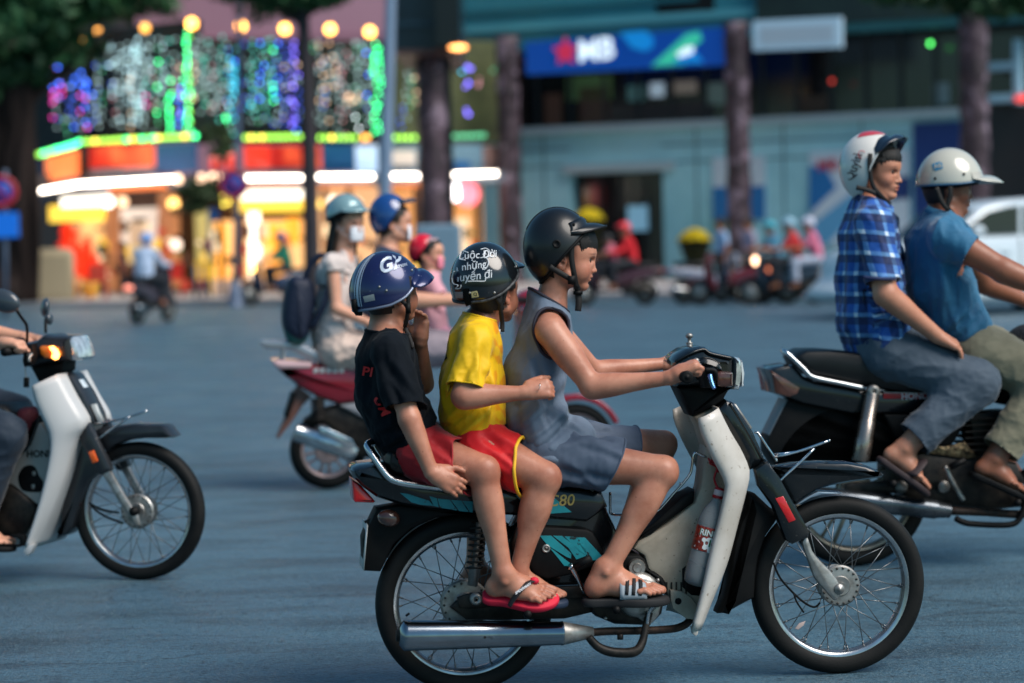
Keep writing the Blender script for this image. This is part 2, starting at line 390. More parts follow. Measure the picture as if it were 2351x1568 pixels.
# ------------------------------------------------------------ head, hand, foot builders (lists of primitives)
def head_prims(c,H,R,lips=1.,mouth_open=0.,kid=0):
    def q(x,y,z):
        if kid and z<-.05: x=x-.10*(x>.2)*(-.05-z) if z>-.3 else x-.03*(x>.2); z=-.05+(z+.05)*.93
        return c+R@(np.array([x,y,z])*H)
    e=lambda x,y,z,a,b,d,k=.04,op='u',rt=None: ell(q(x,y,z),(a*H,b*H,d*H),k*H,R if rt is None else R@rt,op)
    o=[e(-.03,0,.12,.43,.34,.38,.05),e(.12,0,-.07,.27,.265,.36,.08),e(.2,0,.13,.2,.26,.2,.08)]
    for s in (-1,1):
        o+=[cap(q(.0,s*.22,-.26),q(.27,s*.06,-.41),.085*H,.075*H,.07*H),e(.2,s*.17,-.14,.13,.1,.11,.07)]+([e(.2,s*.16,-.22,.12,.11,.12,.07)] if kid else [])
    o+=[e(.285,0,-.415,.085,.1,.075,.05),e(.325,0,.075,.055,.2,.04,.05)]
    for s in (-1,1):
        o+=[e(.365,s*.13,-.005,.06,.075,.036,.045,'s'),e(.285,s*.125,-.008,.062,.075,.058,.012),e(.345,s*.142,-.012,.035,.062,.0155,.006,'s')]
    o+=[cap(q(.35 if kid else .355,0,.03),q(.40 if kid else .415,0,-.145),.024*H,.04*H,.04*H),e(.418 if kid else .43,0,-.165,.04,.045,.034,.02)]
    for s in (-1,1): o+=[e(.385,s*.052,-.175,.038,.03,.028,.018),e(.4,s*.028,-.203,.02,.014,.01,.01,'s')]
    o+=[e(.28,0,-.27,.115,.135,.1,.05),cap(q(.375,-.07,-.262),q(.375,.07,-.262),.022*H,.022*H,.02*H),cap(q(.39,-.03,-.258),q(.39,.03,-.258),.02*H,.02*H,.02*H),
        cap(q(.37,-.055,-.313),q(.37,.055,-.313),.025*H,.025*H,.02*H),e(.41,0,-.288-mouth_open*.02,.05,.1,.008+mouth_open*.03,.012,'s'),e(.385,0,-.36,.03,.07,.02,.03,'s')]
    for s in (-1,1):
        rt=np.array(Matrix.Rotation(math.radians(s*-14),3,'Z')@Matrix.Rotation(math.radians(-8),3,'Y'))
        o+=[e(-.09,s*.335,-.06,.082,.034,.125,.02,'u',rt),e(-.078,s*.372,-.045,.05,.034,.085,.008,'s',rt),e(-.045,s*.345,-.06,.018,.02,.026,.008,'u'),e(-.085,s*.35,-.02,.022,.012,.05,.006,'u',rt),e(-.06,s*.335,-.165,.036,.02,.036,.02)]
    return o,q
def skin_tint(V,q,H,R,c,stub=True):
    """lips, ear and cheek warmth and short-cropped sideburn hair: colours the skin has in any light"""
    L=(V-c)@R/H; t=np.ones((len(V),3))
    lip=np.exp(-(((L[:,0]-.4)/.06)**2+(L[:,1]/.09)**2+((L[:,2]+.287)/.042)**2)**2); t*=1-lip[:,None]*np.array([.12,.36,.34])
    for s in (-1,1):
        ch=np.exp(-(((L[:,0]-.25)/.14)**2+((L[:,1]-s*.2)/.12)**2+((L[:,2]+.15)/.12)**2)); t*=1-ch[:,None]*np.array([0,.1,.1])
        er=np.exp(-(((L[:,0]+.09)/.1)**2+((L[:,1]-s*.35)/.06)**2+((L[:,2]+.06)/.13)**2)); t*=1-er[:,None]*np.array([.02,.14,.14])
        br=np.exp(-(((L[:,0]-.34)/.1)**2+((np.abs(L[:,1])-.15)/.085)**2)**2)*np.exp(-((L[:,2]-.085-.05*(.2-np.abs(L[:,1])))/.013)**2); 
        lid=np.exp(-(((L[:,0]-.35)/.07)**2+((L[:,1]-s*.13)/.06)**2+((L[:,2]-.018)/.012)**2)**2); t*=1-lid[:,None]*np.array([.55,.6,.6])
    t*=1-(br*.72)[:,None]
    if stub:
        sb=np.clip((.16-L[:,0])/.1,0,1)*np.clip((L[:,2]-(-.07))/.1,0,1)*(np.abs(L[:,1])>.15); t*=1-(np.clip(sb,0,1)*.8)[:,None]
        nb=np.clip((-.2-L[:,0])/.08,0,1)*np.clip((L[:,2]+.42)/.12,0,1); t*=1-(nb*.8)[:,None]
    return t
def hand_prims(w,X,N,s=1.,curl=(20,30,25),thumb=(.35,.5),spread=6,thumbside=1,curls=None,r=1.):
    """w wrist, X towards fingers, N palm normal (fingers curl towards N); thumb on side Y=N x X * thumbside"""
    X=unit(X);N=unit(N-X*np.dot(N,X));Y=np.cross(N,X)*thumbside
    L=.17*s; q=lambda a,b,c_: w+(X*a+Y*b+N*c_)*L
    o=[cap(q(0,0,0),q(.2,.0,0),.125*L*r,.14*L*r,.012),cap(q(.12,.1,.0),q(.44,.13,-.01),.115*L,.09*L,.012),cap(q(.12,-.08,0),q(.42,-.13,0),.105*L,.085*L,.012),cap(q(.12,0,0),q(.46,0,-.015),.12*L,.09*L,.012),
       cap(q(.1,.16,.03),q(.26,.22,.06),.1*L,.085*L,.01)]
    rt=lambda v,ax,a: np.array(Matrix.Rotation(a,3,Vector(ax))@Vector(v))
    tips=[]
    for i,(b,l,rr) in enumerate(((.145,.27,.052),(.05,.3,.054),(-.045,.28,.052),(-.135,.22,.046))):
        cu=curls[i] if curls else curl; d=rt(X,N,math.radians((1.2-i)*spread)*thumbside); ax=np.cross(d,N)
        # bend towards N
        p0=q(.46,b,-.01); a=0; p=p0; rr*=L*r
        for j,f in enumerate((.44,.32,.26)):
            a+=cu[j]; dd=d*math.cos(math.radians(a))+N*math.sin(math.radians(a)); p1=p+dd*l*L*1.05*f*1.05
            o.append(cap(p,p1,rr*(1.02-.08*j),rr*(.94-.09*j),.003 if j else .006)); p=p1
        tips.append(p)
    t0=q(.2,.22,.05); a,b=thumb; d1=unit(X*math.cos(a)+Y*math.sin(a)*1.+N*b*.5); p1=t0+d1*.2*L; d2=unit(X*math.cos(a*.3)+Y*math.sin(a*.3)+N*b); p2=p1+d2*.17*L
    o+=[cap(t0,p1,.078*L*r,.062*L*r,.006),cap(p1,p2,.06*L*r,.05*L*r,.003)]
    return o,tips
def foot_prims(an,X,U,s=1.,side=1,curl=0.):
    """an ankle, X towards toes, U sole-up normal; side=+1: big toe on +Y (Y=U x X)"""
    X=unit(X);U=unit(U-X*np.dot(U,X));Y=np.cross(U,X)*side; L=.22*s
    q=lambda a,b,c_: an+(X*a+Y*b+U*c_)*L
    o=[cap(q(-.02,0,0),q(-.13,0,-.24),.135*L,.125*L,.02),cap(q(-.1,0,-.22),q(.2,-.02,-.2),.125*L,.14*L,.02),cap(q(.05,.02,-.05),q(.4,.05,-.22),.14*L,.1*L,.025),cap(q(.2,-.06,-.22),q(.46,-.1,-.28),.12*L,.085*L,.02),
       cap(q(.3,.05,-.2),q(.5,.07,-.27),.11*L,.085*L,.02),ell(q(0,-.13,-.03),(.05*L,.05*L,.05*L),.01),ell(q(0,.13,-.0),(.05*L,.05*L,.05*L),.01)]
    for b,l,r_ in ((.115,.23,.062),(.02,.21,.045),(-.055,.185,.042),(-.125,.15,.04),(-.185,.12,.038)):
        b0=q(.5 if b>0 else .5+b*.45,b,-.27); b1=b0+(X*l*.55+U*.015)*L; b2=b1+(X*l*.5-U*.04)*L
        o+=[cap(b0,b1,r_*L,r_*.95*L,.004),cap(b1,b2,r_*.95*L,r_*.9*L,.003)]
    return o,q
# ------------------------------------------------------------ helmets
def leg_detail(hip,kn,an,r,yy=None):
    """kneecap, shin ridge and calf so that a bent leg reads as bone and muscle"""
    t=unit(kn-hip); s=unit(an-kn); o=unit(t-s*.9); L=np.linalg.norm(an-kn)
    f=unit(t-s*np.dot(t,s))
    return [ell(kn+o*r*.52-s*.004,(r*.50,r*.55,r*.52),.012),cap(kn+s*.04+f*r*.42,kn+s*.11*L/.3+f*r*.42,r*.42,r*.40,.012),cap(kn+s*.10*L/.3+f*r*.42,an+f*r*.14,r*.40,r*.38,.015),
            cap(kn+s*.20*L-f*r*.40,kn+s*.48*L-f*r*.34,r*.66,r*.55,.03),ell(kn+s*.16*L+f*r*.52,(r*.30,r*.3,r*.3),.01)]
def helmet(fr,c,rad,rim,R,root,shell,name='helmet',trim=None,liner=None,visor=None,label=None,texts=(),strap=None,strapm=None,thick=.012):
    """open-face riding helmet: shell with a curved lower edge, edge trim, liner, peak, straps and lettering"""
    c=np.array(c,float);rad=np.array(rad,float); az=np.array([a for a,_ in rim],float); th=np.array([t for _,t in rim],float)
    def rimth(p):
        p=abs(((p+180)%360)-180); 
        i=np.interp(p,az,th); j=.25*(np.interp(p-6,az,th)+np.interp(p+6,az,th))+.5*i; return j
    def pt(phi,t,off=0.):
        a,b=math.radians(phi),math.radians(t); d=np.array([math.sin(b)*math.cos(a),math.sin(b)*math.sin(a),math.cos(b)]); n=unit(d/rad); return c+R@(d*rad+n*off)
    NA,NT=72,22
    g=[[pt(360*i/NA,rimth(360*i/NA)*(j+.02)/(NT+.02)) for j in range(NT+1)] for i in range(NA+1)]
    V,Fc=sheet(g)
    def merge(V,Fc):
        V=np.asarray(V);k=np.round(V,5);u,ix,inv=np.unique(k,axis=0,return_index=True,return_inverse=True); inv=inv.ravel(); return V[ix],[tuple(dict.fromkeys(inv[list(f)])) for f in Fc]
    V,Fc=merge(V,Fc); Fc=[f for f in Fc if len(f)>2]
    hm=part(name,(V,Fc),shell,root,solid=thick,label=label)
    edge=[pt(360*i/NA,rimth(360*i/NA)) for i in range(NA)]
    if trim: part('edge_trim',tube(edge,.0045,8,closed=True),trim,hm)
    if liner:
        g=[[pt(360*i/NA,rimth(360*i/NA)*.9+8*j,-thick-.004*j) for j in range(3)] for i in range(NA+1)]
        part('liner',sheet(g),liner,hm,solid=.006)
    if visor:
        half,length,drop,vm,t0,lift=visor; g=[]; ro=[]
        for i in range(25):
            s_=-1+2*i/24; phi=s_*half; b=pt(phi,rimth(phi)-t0,.004); fwd=R@np.array([math.cos(math.radians(phi*.5)),math.sin(math.radians(phi*.5)),0.]); upv=R@np.array([0,0,1.])
            ln=length*max(0,1-abs(s_)**2.4)**.6+.004
            row=[b+fwd*ln*t-upv*(drop*ln*t*t)+upv*lift*(1-s_*s_)*t*(1-t)*2*ln for t in np.linspace(0,1,7)]
            row=[pt(phi,rimth(phi)-t0-9,.002)]+row; g.append(row)
        part('visor',sheet(g),vm,hm,solid=.004)
    for nm,fn,m_,args in texts:
        V,Fc=args(pt); part(nm,(V,Fc),m_,hm,smooth=False)
    return hm,pt,rimth
def patch(pt,phi0,phi1,t0,t1,off=.0015,n=10):
    g=[[pt(phi0+(phi1-phi0)*i/n,t0+(t1-t0)*j/n,off) for j in range(n+1)] for i in range(n+1)]; return sheet(g)
# ============================================================ street, pavement, buildings
def G0(u,Y): p=P(u,700,Y); p[2]=0; return p
class Wall(Frame):
    def __init__(s,u0,Y0,u1,Y1):
        a=G0(u0,Y0);b=G0(u1,Y1); d=b-a; Frame.__init__(s,a,math.degrees(math.atan2(d[1],d[0])))
    def rect(s,u0,v0,u1,v1,near=0.,far=.1):
        """upright box: near/far are distances in front of the wall"""
        a=s.at(u0,v0,-near); b=s.at(u1,v1,-near); c=s.at(u0,v1,-near); d=s.at(u1,v0,-near)
        return box(min(a[0],b[0]),max(a[0],b[0]),-near,far,min((c[2]+b[2])/2,(a[2]+d[2])/2),max((c[2]+b[2])/2,(a[2]+d[2])/2))
    def quad(s,pts,near,thick=.06):
        return slabxz([s.at(u,v,-near)[[0,2]] for u,v in pts],-near,-near+thick,.004)
def asphalt():
    m=mat('asphalt',C(70,100,122),.5,bump=(90,.9,.010)); n=m.node_tree.nodes; l=m.node_tree.links; b=n['Principled BSDF']
    tc=n.new('ShaderNodeTexCoord')
    def noise(sc,det,st=None,lo=.35,hi=.7,o0=0.,o1=1.):
        z=n.new('ShaderNodeTexNoise'); z.inputs['Scale'].default_value=sc; z.inputs['Detail'].default_value=det; z.inputs['Roughness'].default_value=.62
        v=tc.outputs['Object']
        if st: mp=n.new('ShaderNodeMapping'); mp.inputs['Scale'].default_value=st; l.new(v,mp.inputs[0]); v=mp.outputs[0]
        l.new(v,z.inputs['Vector']); r=n.new('ShaderNodeMapRange'); r.inputs[1].default_value=lo; r.inputs[2].default_value=hi; r.inputs[3].default_value=o0; r.inputs[4].default_value=o1; l.new(z.outputs[0],r.inputs[0]); return r.outputs[0]
    def mixc(f,c1,rgb):
        x=n.new('ShaderNodeMix'); x.data_type='RGBA'; l.new(f,x.inputs[0])
        if isinstance(c1,tuple): x.inputs[6].default_value=(*c1,1)
        else: l.new(c1,x.inputs[6])
        x.inputs[7].default_value=(*rgb,1); return x.outputs[2]
    c=mixc(noise(.35,4,(.5,1.6,1)),C(60,90,108),C(74,108,126)); c=mixc(noise(3.5,5,(.35,1,1),.46,.66,0,.75),c,C(36,56,68)); c=mixc(noise(.9,4,(.3,1,1),.5,.6,0,.5),c,C(70,104,120)); c=mixc(noise(1.6,5,(.22,1,1),.58,.68,0,.45),c,C(30,44,54))
    c=mixc(noise(95,2,(.45,1,1),.53,.68,0,.9),c,C(104,124,130)); c=mixc(noise(60,3,(.5,1,1),.52,.68,0,.85),c,C(18,26,30)); c=mixc(noise(11,5,(.2,1,1),.55,.70,0,.6),c,C(46,58,70))
    v=n.new('ShaderNodeTexVoronoi'); v.feature='DISTANCE_TO_EDGE'; v.inputs['Scale'].default_value=.55; mp=n.new('ShaderNodeMapping'); mp.inputs['Scale'].default_value=(.35,1,1)
    wz=n.new('ShaderNodeTexNoise'); wz.inputs['Scale'].default_value=2.2; wz.inputs['Detail'].default_value=5; l.new(tc.outputs['Object'],wz.inputs['Vector'])
    ad=n.new('ShaderNodeMix'); ad.data_type='RGBA'; ad.blend_type='ADD'; ad.inputs[0].default_value=.55; l.new(tc.outputs['Object'],ad.inputs[6]); l.new(wz.outputs['Color'],ad.inputs[7]); l.new(ad.outputs[2],mp.inputs[0]); l.new(mp.outputs[0],v.inputs['Vector'])
    r=n.new('ShaderNodeMapRange'); r.inputs[1].default_value=0; r.inputs[2].default_value=.011; r.inputs[3].default_value=.5; r.inputs[4].default_value=0; l.new(v.outputs['Distance'],r.inputs[0])
    c=mixc(r.outputs[0],c,C(40,48,56)); l.new(c,b.inputs['Base Color'])
    l.new(noise(1.2,3,None,.3,.7,.34,.56),b.inputs['Roughness']); b.inputs['Specular IOR Level'].default_value=.75
    return m
def setting():
    o=part('road',(np.array([(-220,1,0),(220,1,0),(220,400,0),(-220,400,0)],float),[(0,1,2,3)]),asphalt(),None,smooth=False); o['kind']='structure'
    pv=mat('pavement_tiles',C(168,160,156),.6,var=(.8,.8,C(140,136,140)),bump=(30,.4,.01)); kb=mat('kerb_stone',C(150,150,152),.6,var=(3,.6,C(120,120,124)))
    a=G0(-900,61);b=G0(1200,53.5);c=G0(3300,44.5)
    V=[];far=[np.array([c[0],200,0]),np.array([a[0],200,0])]
    ring=[a,b,c]+far; V=[(p[0],p[1],z) for z in (0,.14) for p in ring]
    o=part('pavement',(np.array(V),[(5,6,7,8,9)]+[(i,(i+1)%5,(i+1)%5+5,i+5) for i in range(5)]),pv,None,smooth=False); o['kind']='structure'
    for k,(p,q) in enumerate(((a,b),(b,c))):
        d=unit(q-p); L=np.linalg.norm(q-p); nn=np.array([-d[1],d[0],0]); N=int(L/1.0)
        me=new_mesh(*box(.01,.985,-.02,.2,0,.15),kb,smooth=False,name='kerb')
        if k==0: root=None
        for i in range(N):
            t=p+d*i*1.0
            if abs(t[0])>13: continue
            o=bpy.data.objects.new('kerb_stone',me); COL.objects.link(o); o.location=Vector(t); o.rotation_euler=(0,0,math.atan2(d[1],d[0])); o.parent=bpy.data.objects['pavement']
    for (u,v,w) in ((1778,712,.5),(470,760,.35)):
        g=ground(u,v); o=part('manhole_cover',lathe([(0,.004),(w,.004),(w+.03,.001)],28,'z',g),mat('iron_cover',C(120,140,160),.35,metal=.6,bump=(30,.8,.01)),None); tag(o,'round iron manhole cover in the road before the parked scooters' if u>1000 else 'round iron manhole cover in the road left of the red scooter','manhole cover')
def tag(o,label,cat,group=None,kind=None):
    o['label']=label;o['category']=cat
    if group:o['group']=group
    if kind:o['kind']=kind
EM=lambda nm,rgb,s,base=None: mat(nm,base or tuple(min(1,x*.8) for x in rgb),.4,emit=(rgb,s*(1.6 if nm.startswith('lit_') else 1)))
# ------------------------------------------------------------ bank on the right
def bank():
    w=Wall(1100,72.5,2400,65.2); r=thing('bank_building','pale teal-grey bank building with dark upper windows and blue sign','building',w)
    tw=mat('pale_teal_wall',C(168,222,234),.55,var=(.3,.9,C(130,188,204)),bump=(8,.2,.01)); tw2=mat('teal_canopy',C(62,142,156),.5,var=(.4,.6,C(46,118,132))); lg=mat('grey_white_stone',C(164,184,194),.5)
    dk=mat('dark_window_glass',C(16,20,24),.12,spec=.8,var=(.7,.8,C(34,34,36))); fr_=mat('window_frame',C(34,40,46),.4)
    Rp=lambda nm,a,m,p=r,**k: part(nm,w.rect(*a),m,p,smooth=False,**k)
    L_=w.rect(1080,-300,2420,640,0,.5); 
    # wall pieces round the door opening
    z=lambda u,v: w.at(u,v,0)
    zb=.14; top=z(1600,290)[2]; x0,x1=z(1095,400)[0],z(2420,400)[0]; dx0,dx1=z(1312,500)[0],z(1523,500)[0]; dz=z(1415,396)[2]
    part('wall',box(x0,dx0,0,.5,zb,top),tw,r,smooth=False); part('wall',box(dx1,z(2215,400)[0],0,.5,zb,top),tw,r,smooth=False); part('wall',box(dx0,dx1,.002,.5,dz,top),tw,r,smooth=False)
    part('dark_wall',box(z(2217,400)[0],x1,0.05,.5,zb,z(2280,236)[2]),mat('dark_shopfront',C(24,28,34),.4,var=(.8,.6,C(40,36,36))),r,smooth=False)
    d=part('door',box(dx0,dx1,.45,.5,zb,dz),dk,r,smooth=False)
    for i in range(5):
        x=dx0+(dx1-dx0)*i/4; part('door_frame',box(x-.04,x+.04,.40,.448,zb,dz),fr_,d,smooth=False)
    part('door_header',w.rect(1292,374,1548,394,.16,-.002),lg,r,smooth=False)
    part('door_notice',w.rect(1440,472,1487,530,-.34,.39),EM('notice_glow',C(120,180,215),.25,C(150,190,210)),r,smooth=False)
    for (u,v,s) in ((1458,460,.09),(1505,470,.08),(1395,520,.08)): part('door_reflection',ellips(z(u,v)+np.array([0,.38,0]),(s*2,.01,s*2),12,8),mat('grey_panel',C(110,108,104),.5),r) if 0 else None
    part('ledge',box(x0,z(2215,300)[0],-.35,.05,top-.02,top+.16),lg,r,smooth=False)
    for v in (332,372): zz=z(1600,v)[2]; part('wall_groove',box(x0,dx0,-.012,.002,zz,zz+.05),mat('groove_teal',C(86,120,134),.6),r,smooth=False); part('wall_groove',box(dx1,z(2090,400)[0],-.012,.002,zz,zz+.05),MATS['groove_teal'],r,smooth=False)
    for u in (1250,1600,1800,1980): xx=z(u,500)[0]; part('wall_groove',box(xx,xx+.05,-.012,.002,zb,top-.05),MATS['groove_teal'],r,smooth=False)
    wt=z(1600,60)[2]+.6
    part('upper_window_band',box(x0,x1,.6,.7,top+.1,wt+1),dk,r,smooth=False)
    for u in list(range(1215,1680,78))+list(range(1735,2215,80)):
        xx=z(u,200)[0]; f=part('window_frame',box(xx-.05,xx+.05,.5,.59,top+.16,wt),fr_,r,smooth=False)
    # things glimpsed behind the upper glass
    rr=np.random.RandomState(4)
    for (u0,v0,u1,v1,c_,e) in ((1300,172,1405,230,C(70,100,60),.10),(1440,196,1480,232,C(80,120,120),.12),(1492,190,1525,222,C(170,190,205),.35),(1545,185,1600,215,C(130,120,110),.2),(1330,200,1400,285,C(70,46,40),.06),(1250,215,1290,288,C(80,56,46),.08),(1400,235,1640,280,C(46,40,44),.05),(1620,190,1668,240,C(100,120,116),.1),(1830,220,1900,260,C(60,44,36),.06),(2140,190,2180,240,C(90,110,118),.12)):
        part('interior_panel',w.rect(u0,v0,u1,v1,-.56,.595),EM('glimpse_%d'%u0,c_,e,c_),r,smooth=False)
    # canopy and eave
    zc=z(1400,82)[2]
    part('canopy',w.rect(1058,-260,2420,82,1.4,0.),tw2,r,smooth=False)
    part('canopy_band',w.rect(1058,40,1760,56,1.55,-1.42),mat('pale_teal_band',C(92,170,182),.5),r,smooth=False); part('canopy_band',w.rect(1058,8,1600,20,1.5,-1.42),mat('deep_teal_band',C(34,104,118),.5),r,smooth=False)
    part('canopy_window',w.rect(1505,-60,1640,34,1.46,-1.42),dk,r,smooth=False); part('dark_upper_floor',w.rect(1730,-260,2420,44,1.7,-1.42),mat('dark_green_facade',C(22,38,40),.5,var=(.6,.8,C(34,56,52))),r,smooth=False)
    part('tan_wall',w.rect(1062,92,1150,300,.3,-.0),mat('tan_wall',C(150,116,100),.7,var=(1,.6,C(110,92,80))),r,smooth=False)
    # columns clad in mottled purple stone
    cm=mat('mottled_purple_stone',C(70,54,64),.55,var=(1.5,1,C(26,17,24)),dirt=(1.9,.56,C(120,104,118)),bump=(3,1.,.08))
    for (u,Y,wd,vt) in ((1178,68.5,.32,84),(1702,65.8,.32,52),(2244,62.5,.36,30)):
        p=G0(u,Y); t=P(u,vt,Y)[2]; q=p-w.O; lx,ly=np.dot(q,w.d),np.dot(q,w.n)
        prof=[(wd*1.25,.14),(wd*1.25,.35),(wd*1.02,.45)]+[(wd*(1+.06*math.sin(k*1.9)+.05*rr.rand()),.5+(t-.7)*k/22) for k in range(23)]+[(wd*1.15,t)]
        part('column',lathe(prof,20,'z',(lx,ly,0)),cm,r)
    # posters and banner
    po=Wall; bw=mat('poster_white',C(196,212,226),.5); bb=mat('poster_blue',C(28,110,176),.5); bn=mat('poster_navy',C(22,50,110),.5)
    q=part('poster',w.rect(1636,360,1758,502,.06,.0),bw,r,smooth=False); part('poster_block',w.rect(1636,428,1758,505,.075,-.061),bb,q,smooth=False); part('poster_block',w.rect(1640,500,1700,520,.075,-.061),mat('poster_green',C(40,130,90),.5),q,smooth=False)
    q=part('poster',w.rect(1858,345,2088,560,.06,.0),bw,r,smooth=False)
    part('poster_block',w.quad([(1858,380),(1895,385),(1920,430),(1858,490)],.08),bb,q,smooth=False); part('poster_block',w.quad([(2020,420),(2040,405),(2088,405),(2088,455),(2020,460)],.08),bn,q,smooth=False)
    part('poster_block',w.quad([(1858,520),(1960,440),(2000,450),(1900,560),(1858,560)],.08),mat('poster_sky',C(90,160,205),.5),q,smooth=False); 
    tx=w.at(1900,380,-.085); part('poster_lettering',text_on(lambda a,b: tx+np.array([a,0,b]),'MB',.45,.03),mat('poster_red',C(190,70,90),.5),q,smooth=False)
    part('banner',w.rect(2095,280,2208,640,.12,.0),mat('navy_banner',C(12,52,118),.5,var=(.5,.5,C(8,40,96))),r,smooth=False)
    for a in ((2325,90,2341,238),(2268,143,2324,160),(2268,216,2324,234)): part('white_frame',w.rect(*a,.5,0.),mat('pale_blue_frame',C(150,190,210),.5),r,smooth=False)
    part('red_lamp',ellips(w.at(2350,226,-.6),(.25,.1,.1),12,8),EM('red_glow',(1,.05,.03),1),r)
    part('green_lamp',ellips(w.at(2136,100,-.4),(.05,.04,.06),10,8),EM('green_glow',(.1,.9,.15),5),r); part('red_dot_lamp',ellips(w.at(1910,186,-.4),(.05,.04,.06),10,8),EM('dim_red',(.8,.06,.04),1.2),r)
    # signs hung between the columns
    sf=w
    s=thing('shop_sign','long blue bank sign with red star logo and white MB letters','sign',w,off=tuple(w.at(1440,120,-2.2)))
    bl=mat('sign_blue',C(8,70,150),.35,emit=(C(6,60,150),.35))
    part('sign_board',w.quad([(1205,97),(1680,60),(1683,148),(1208,171)],3.1,.2),bl,s,smooth=False)
    def star(cu,cv,Rr):
        c_=w.at(cu,cv,-3.13); P_=[]
        for k in range(10): a=math.pi/2+k*math.pi/5; rd=Rr if k%2==0 else Rr*.5; P_.append((c_[0]+rd*math.cos(a),c_[2]+rd*math.sin(a)))
        return slabxz(P_,-3.14,-3.105,.003)
    part('star_logo',star(1298,119,.42),mat('sign_red',C(200,50,84),.4,emit=(C(190,40,80),.4)),s,smooth=False)
    tx=w.at(1368,116,-3.115); part('sign_lettering',text_on(lambda a,b: tx+np.array([a,0,b+a*.045]),'MB',.82,.03),EM('sign_white_glow',C(210,228,240),.9),s,smooth=False)
    part('sign_shape',w.quad([(1423,75),(1480,70),(1500,88),(1498,108),(1480,118),(1450,110)],3.13,.02),mat('sign_light_blue',C(20,140,215),.4,emit=(C(10,120,200),.4)),s,smooth=False)
    part('sign_shape',w.quad([(1495,152),(1575,78),(1605,72),(1612,92),(1590,110),(1570,148)],3.13,.02),mat('sign_mint',C(60,190,160),.4,emit=(C(50,180,150),.45)),s,smooth=False)
    part('sign_shape',w.quad([(1545,146),(1570,120),(1590,112),(1615,144)],3.14,.03),MATS['sign_light_blue'],s,smooth=False)
    part('sign_shape',w.quad([(1552,124),(1575,108),(1592,106),(1590,122),(1560,132)],3.155,.03),MATS['sign_white_glow'],s,smooth=False)
    s=thing('shop_sign','blank pale grey rectangular sign above the dark windows','sign',w,off=tuple(w.at(1830,80,-3)))
    part('sign_board',w.quad([(1728,48),(1930,38),(1931,108),(1728,116)],3.1,.2),mat('pale_grey_sign',C(166,190,208),.4,emit=(C(120,160,185),.25)),s,smooth=False); part('sign_face',w.quad([(1745,62),(1915,54),(1915,95),(1745,102)],3.115,.02),mat('pale_grey_face',C(176,196,212),.4),s,smooth=False)
    # dark corner volume with its own column
    k=thing('building','dark navy overhanging building corner between the shop and the bank','building',Wall(905,60,1060,60))
    kw=Wall(905,60,1060,60); part('overhang',box(kw.at(905,60,0)[0],kw.at(1058,60,0)[0],-.4,6,kw.at(980,116,0)[2],16),mat('dark_navy_glass',C(10,34,48),.3,var=(.5,.8,C(8,22,30))),k,smooth=False)
    part('overhang_rib',box(kw.at(905,60,0)[0],kw.at(1058,60,0)[0],-.46,-.402,kw.at(980,62,0)[2],kw.at(980,52,0)[2]),mat('rib_navy',C(22,50,66),.4),k,smooth=False); part('soffit',box(kw.at(905,60,0)[0],kw.at(1058,60,0)[0],-.5,6,kw.at(980,126,0)[2],kw.at(980,117,0)[2]),mat('soffit',C(70,52,52),.6),k,smooth=False)
    part('side_bay',box(kw.at(1003,60,0)[0],kw.at(1058,60,0)[0],-.9,-.462,kw.at(980,112,0)[2],16),mat('black_bay',C(8,18,20),.4),k,smooth=False)
    c_=kw.at(990,300,0); t=kw.at(990,128,0)[2]; part('column',lathe([(.46,.14),(.46,.4),(.36,.5)]+[(.36+.03*math.sin(i*2.),.5+(t-.5)*i/14) for i in range(15)],18,'z',(c_[0],.6,0)),cm,k)
    part('dark_jamb',box(kw.at(1010,300,0)[0],kw.at(1036,300,0)[0],1.1,1.6,.14,t),mat('black_bay',C(8,18,20)),k,smooth=False)
    l=thing('lamp','orange lamp glowing under the dark overhang','lamp',kw,off=tuple(kw.at(1052,109,-.6))); part('lamp_shade',ellips(kw.at(1052,109,-.9),(.22,.1,.06),14,8),EM('orange_lamp_glow',(1,.36,.1),6),l)
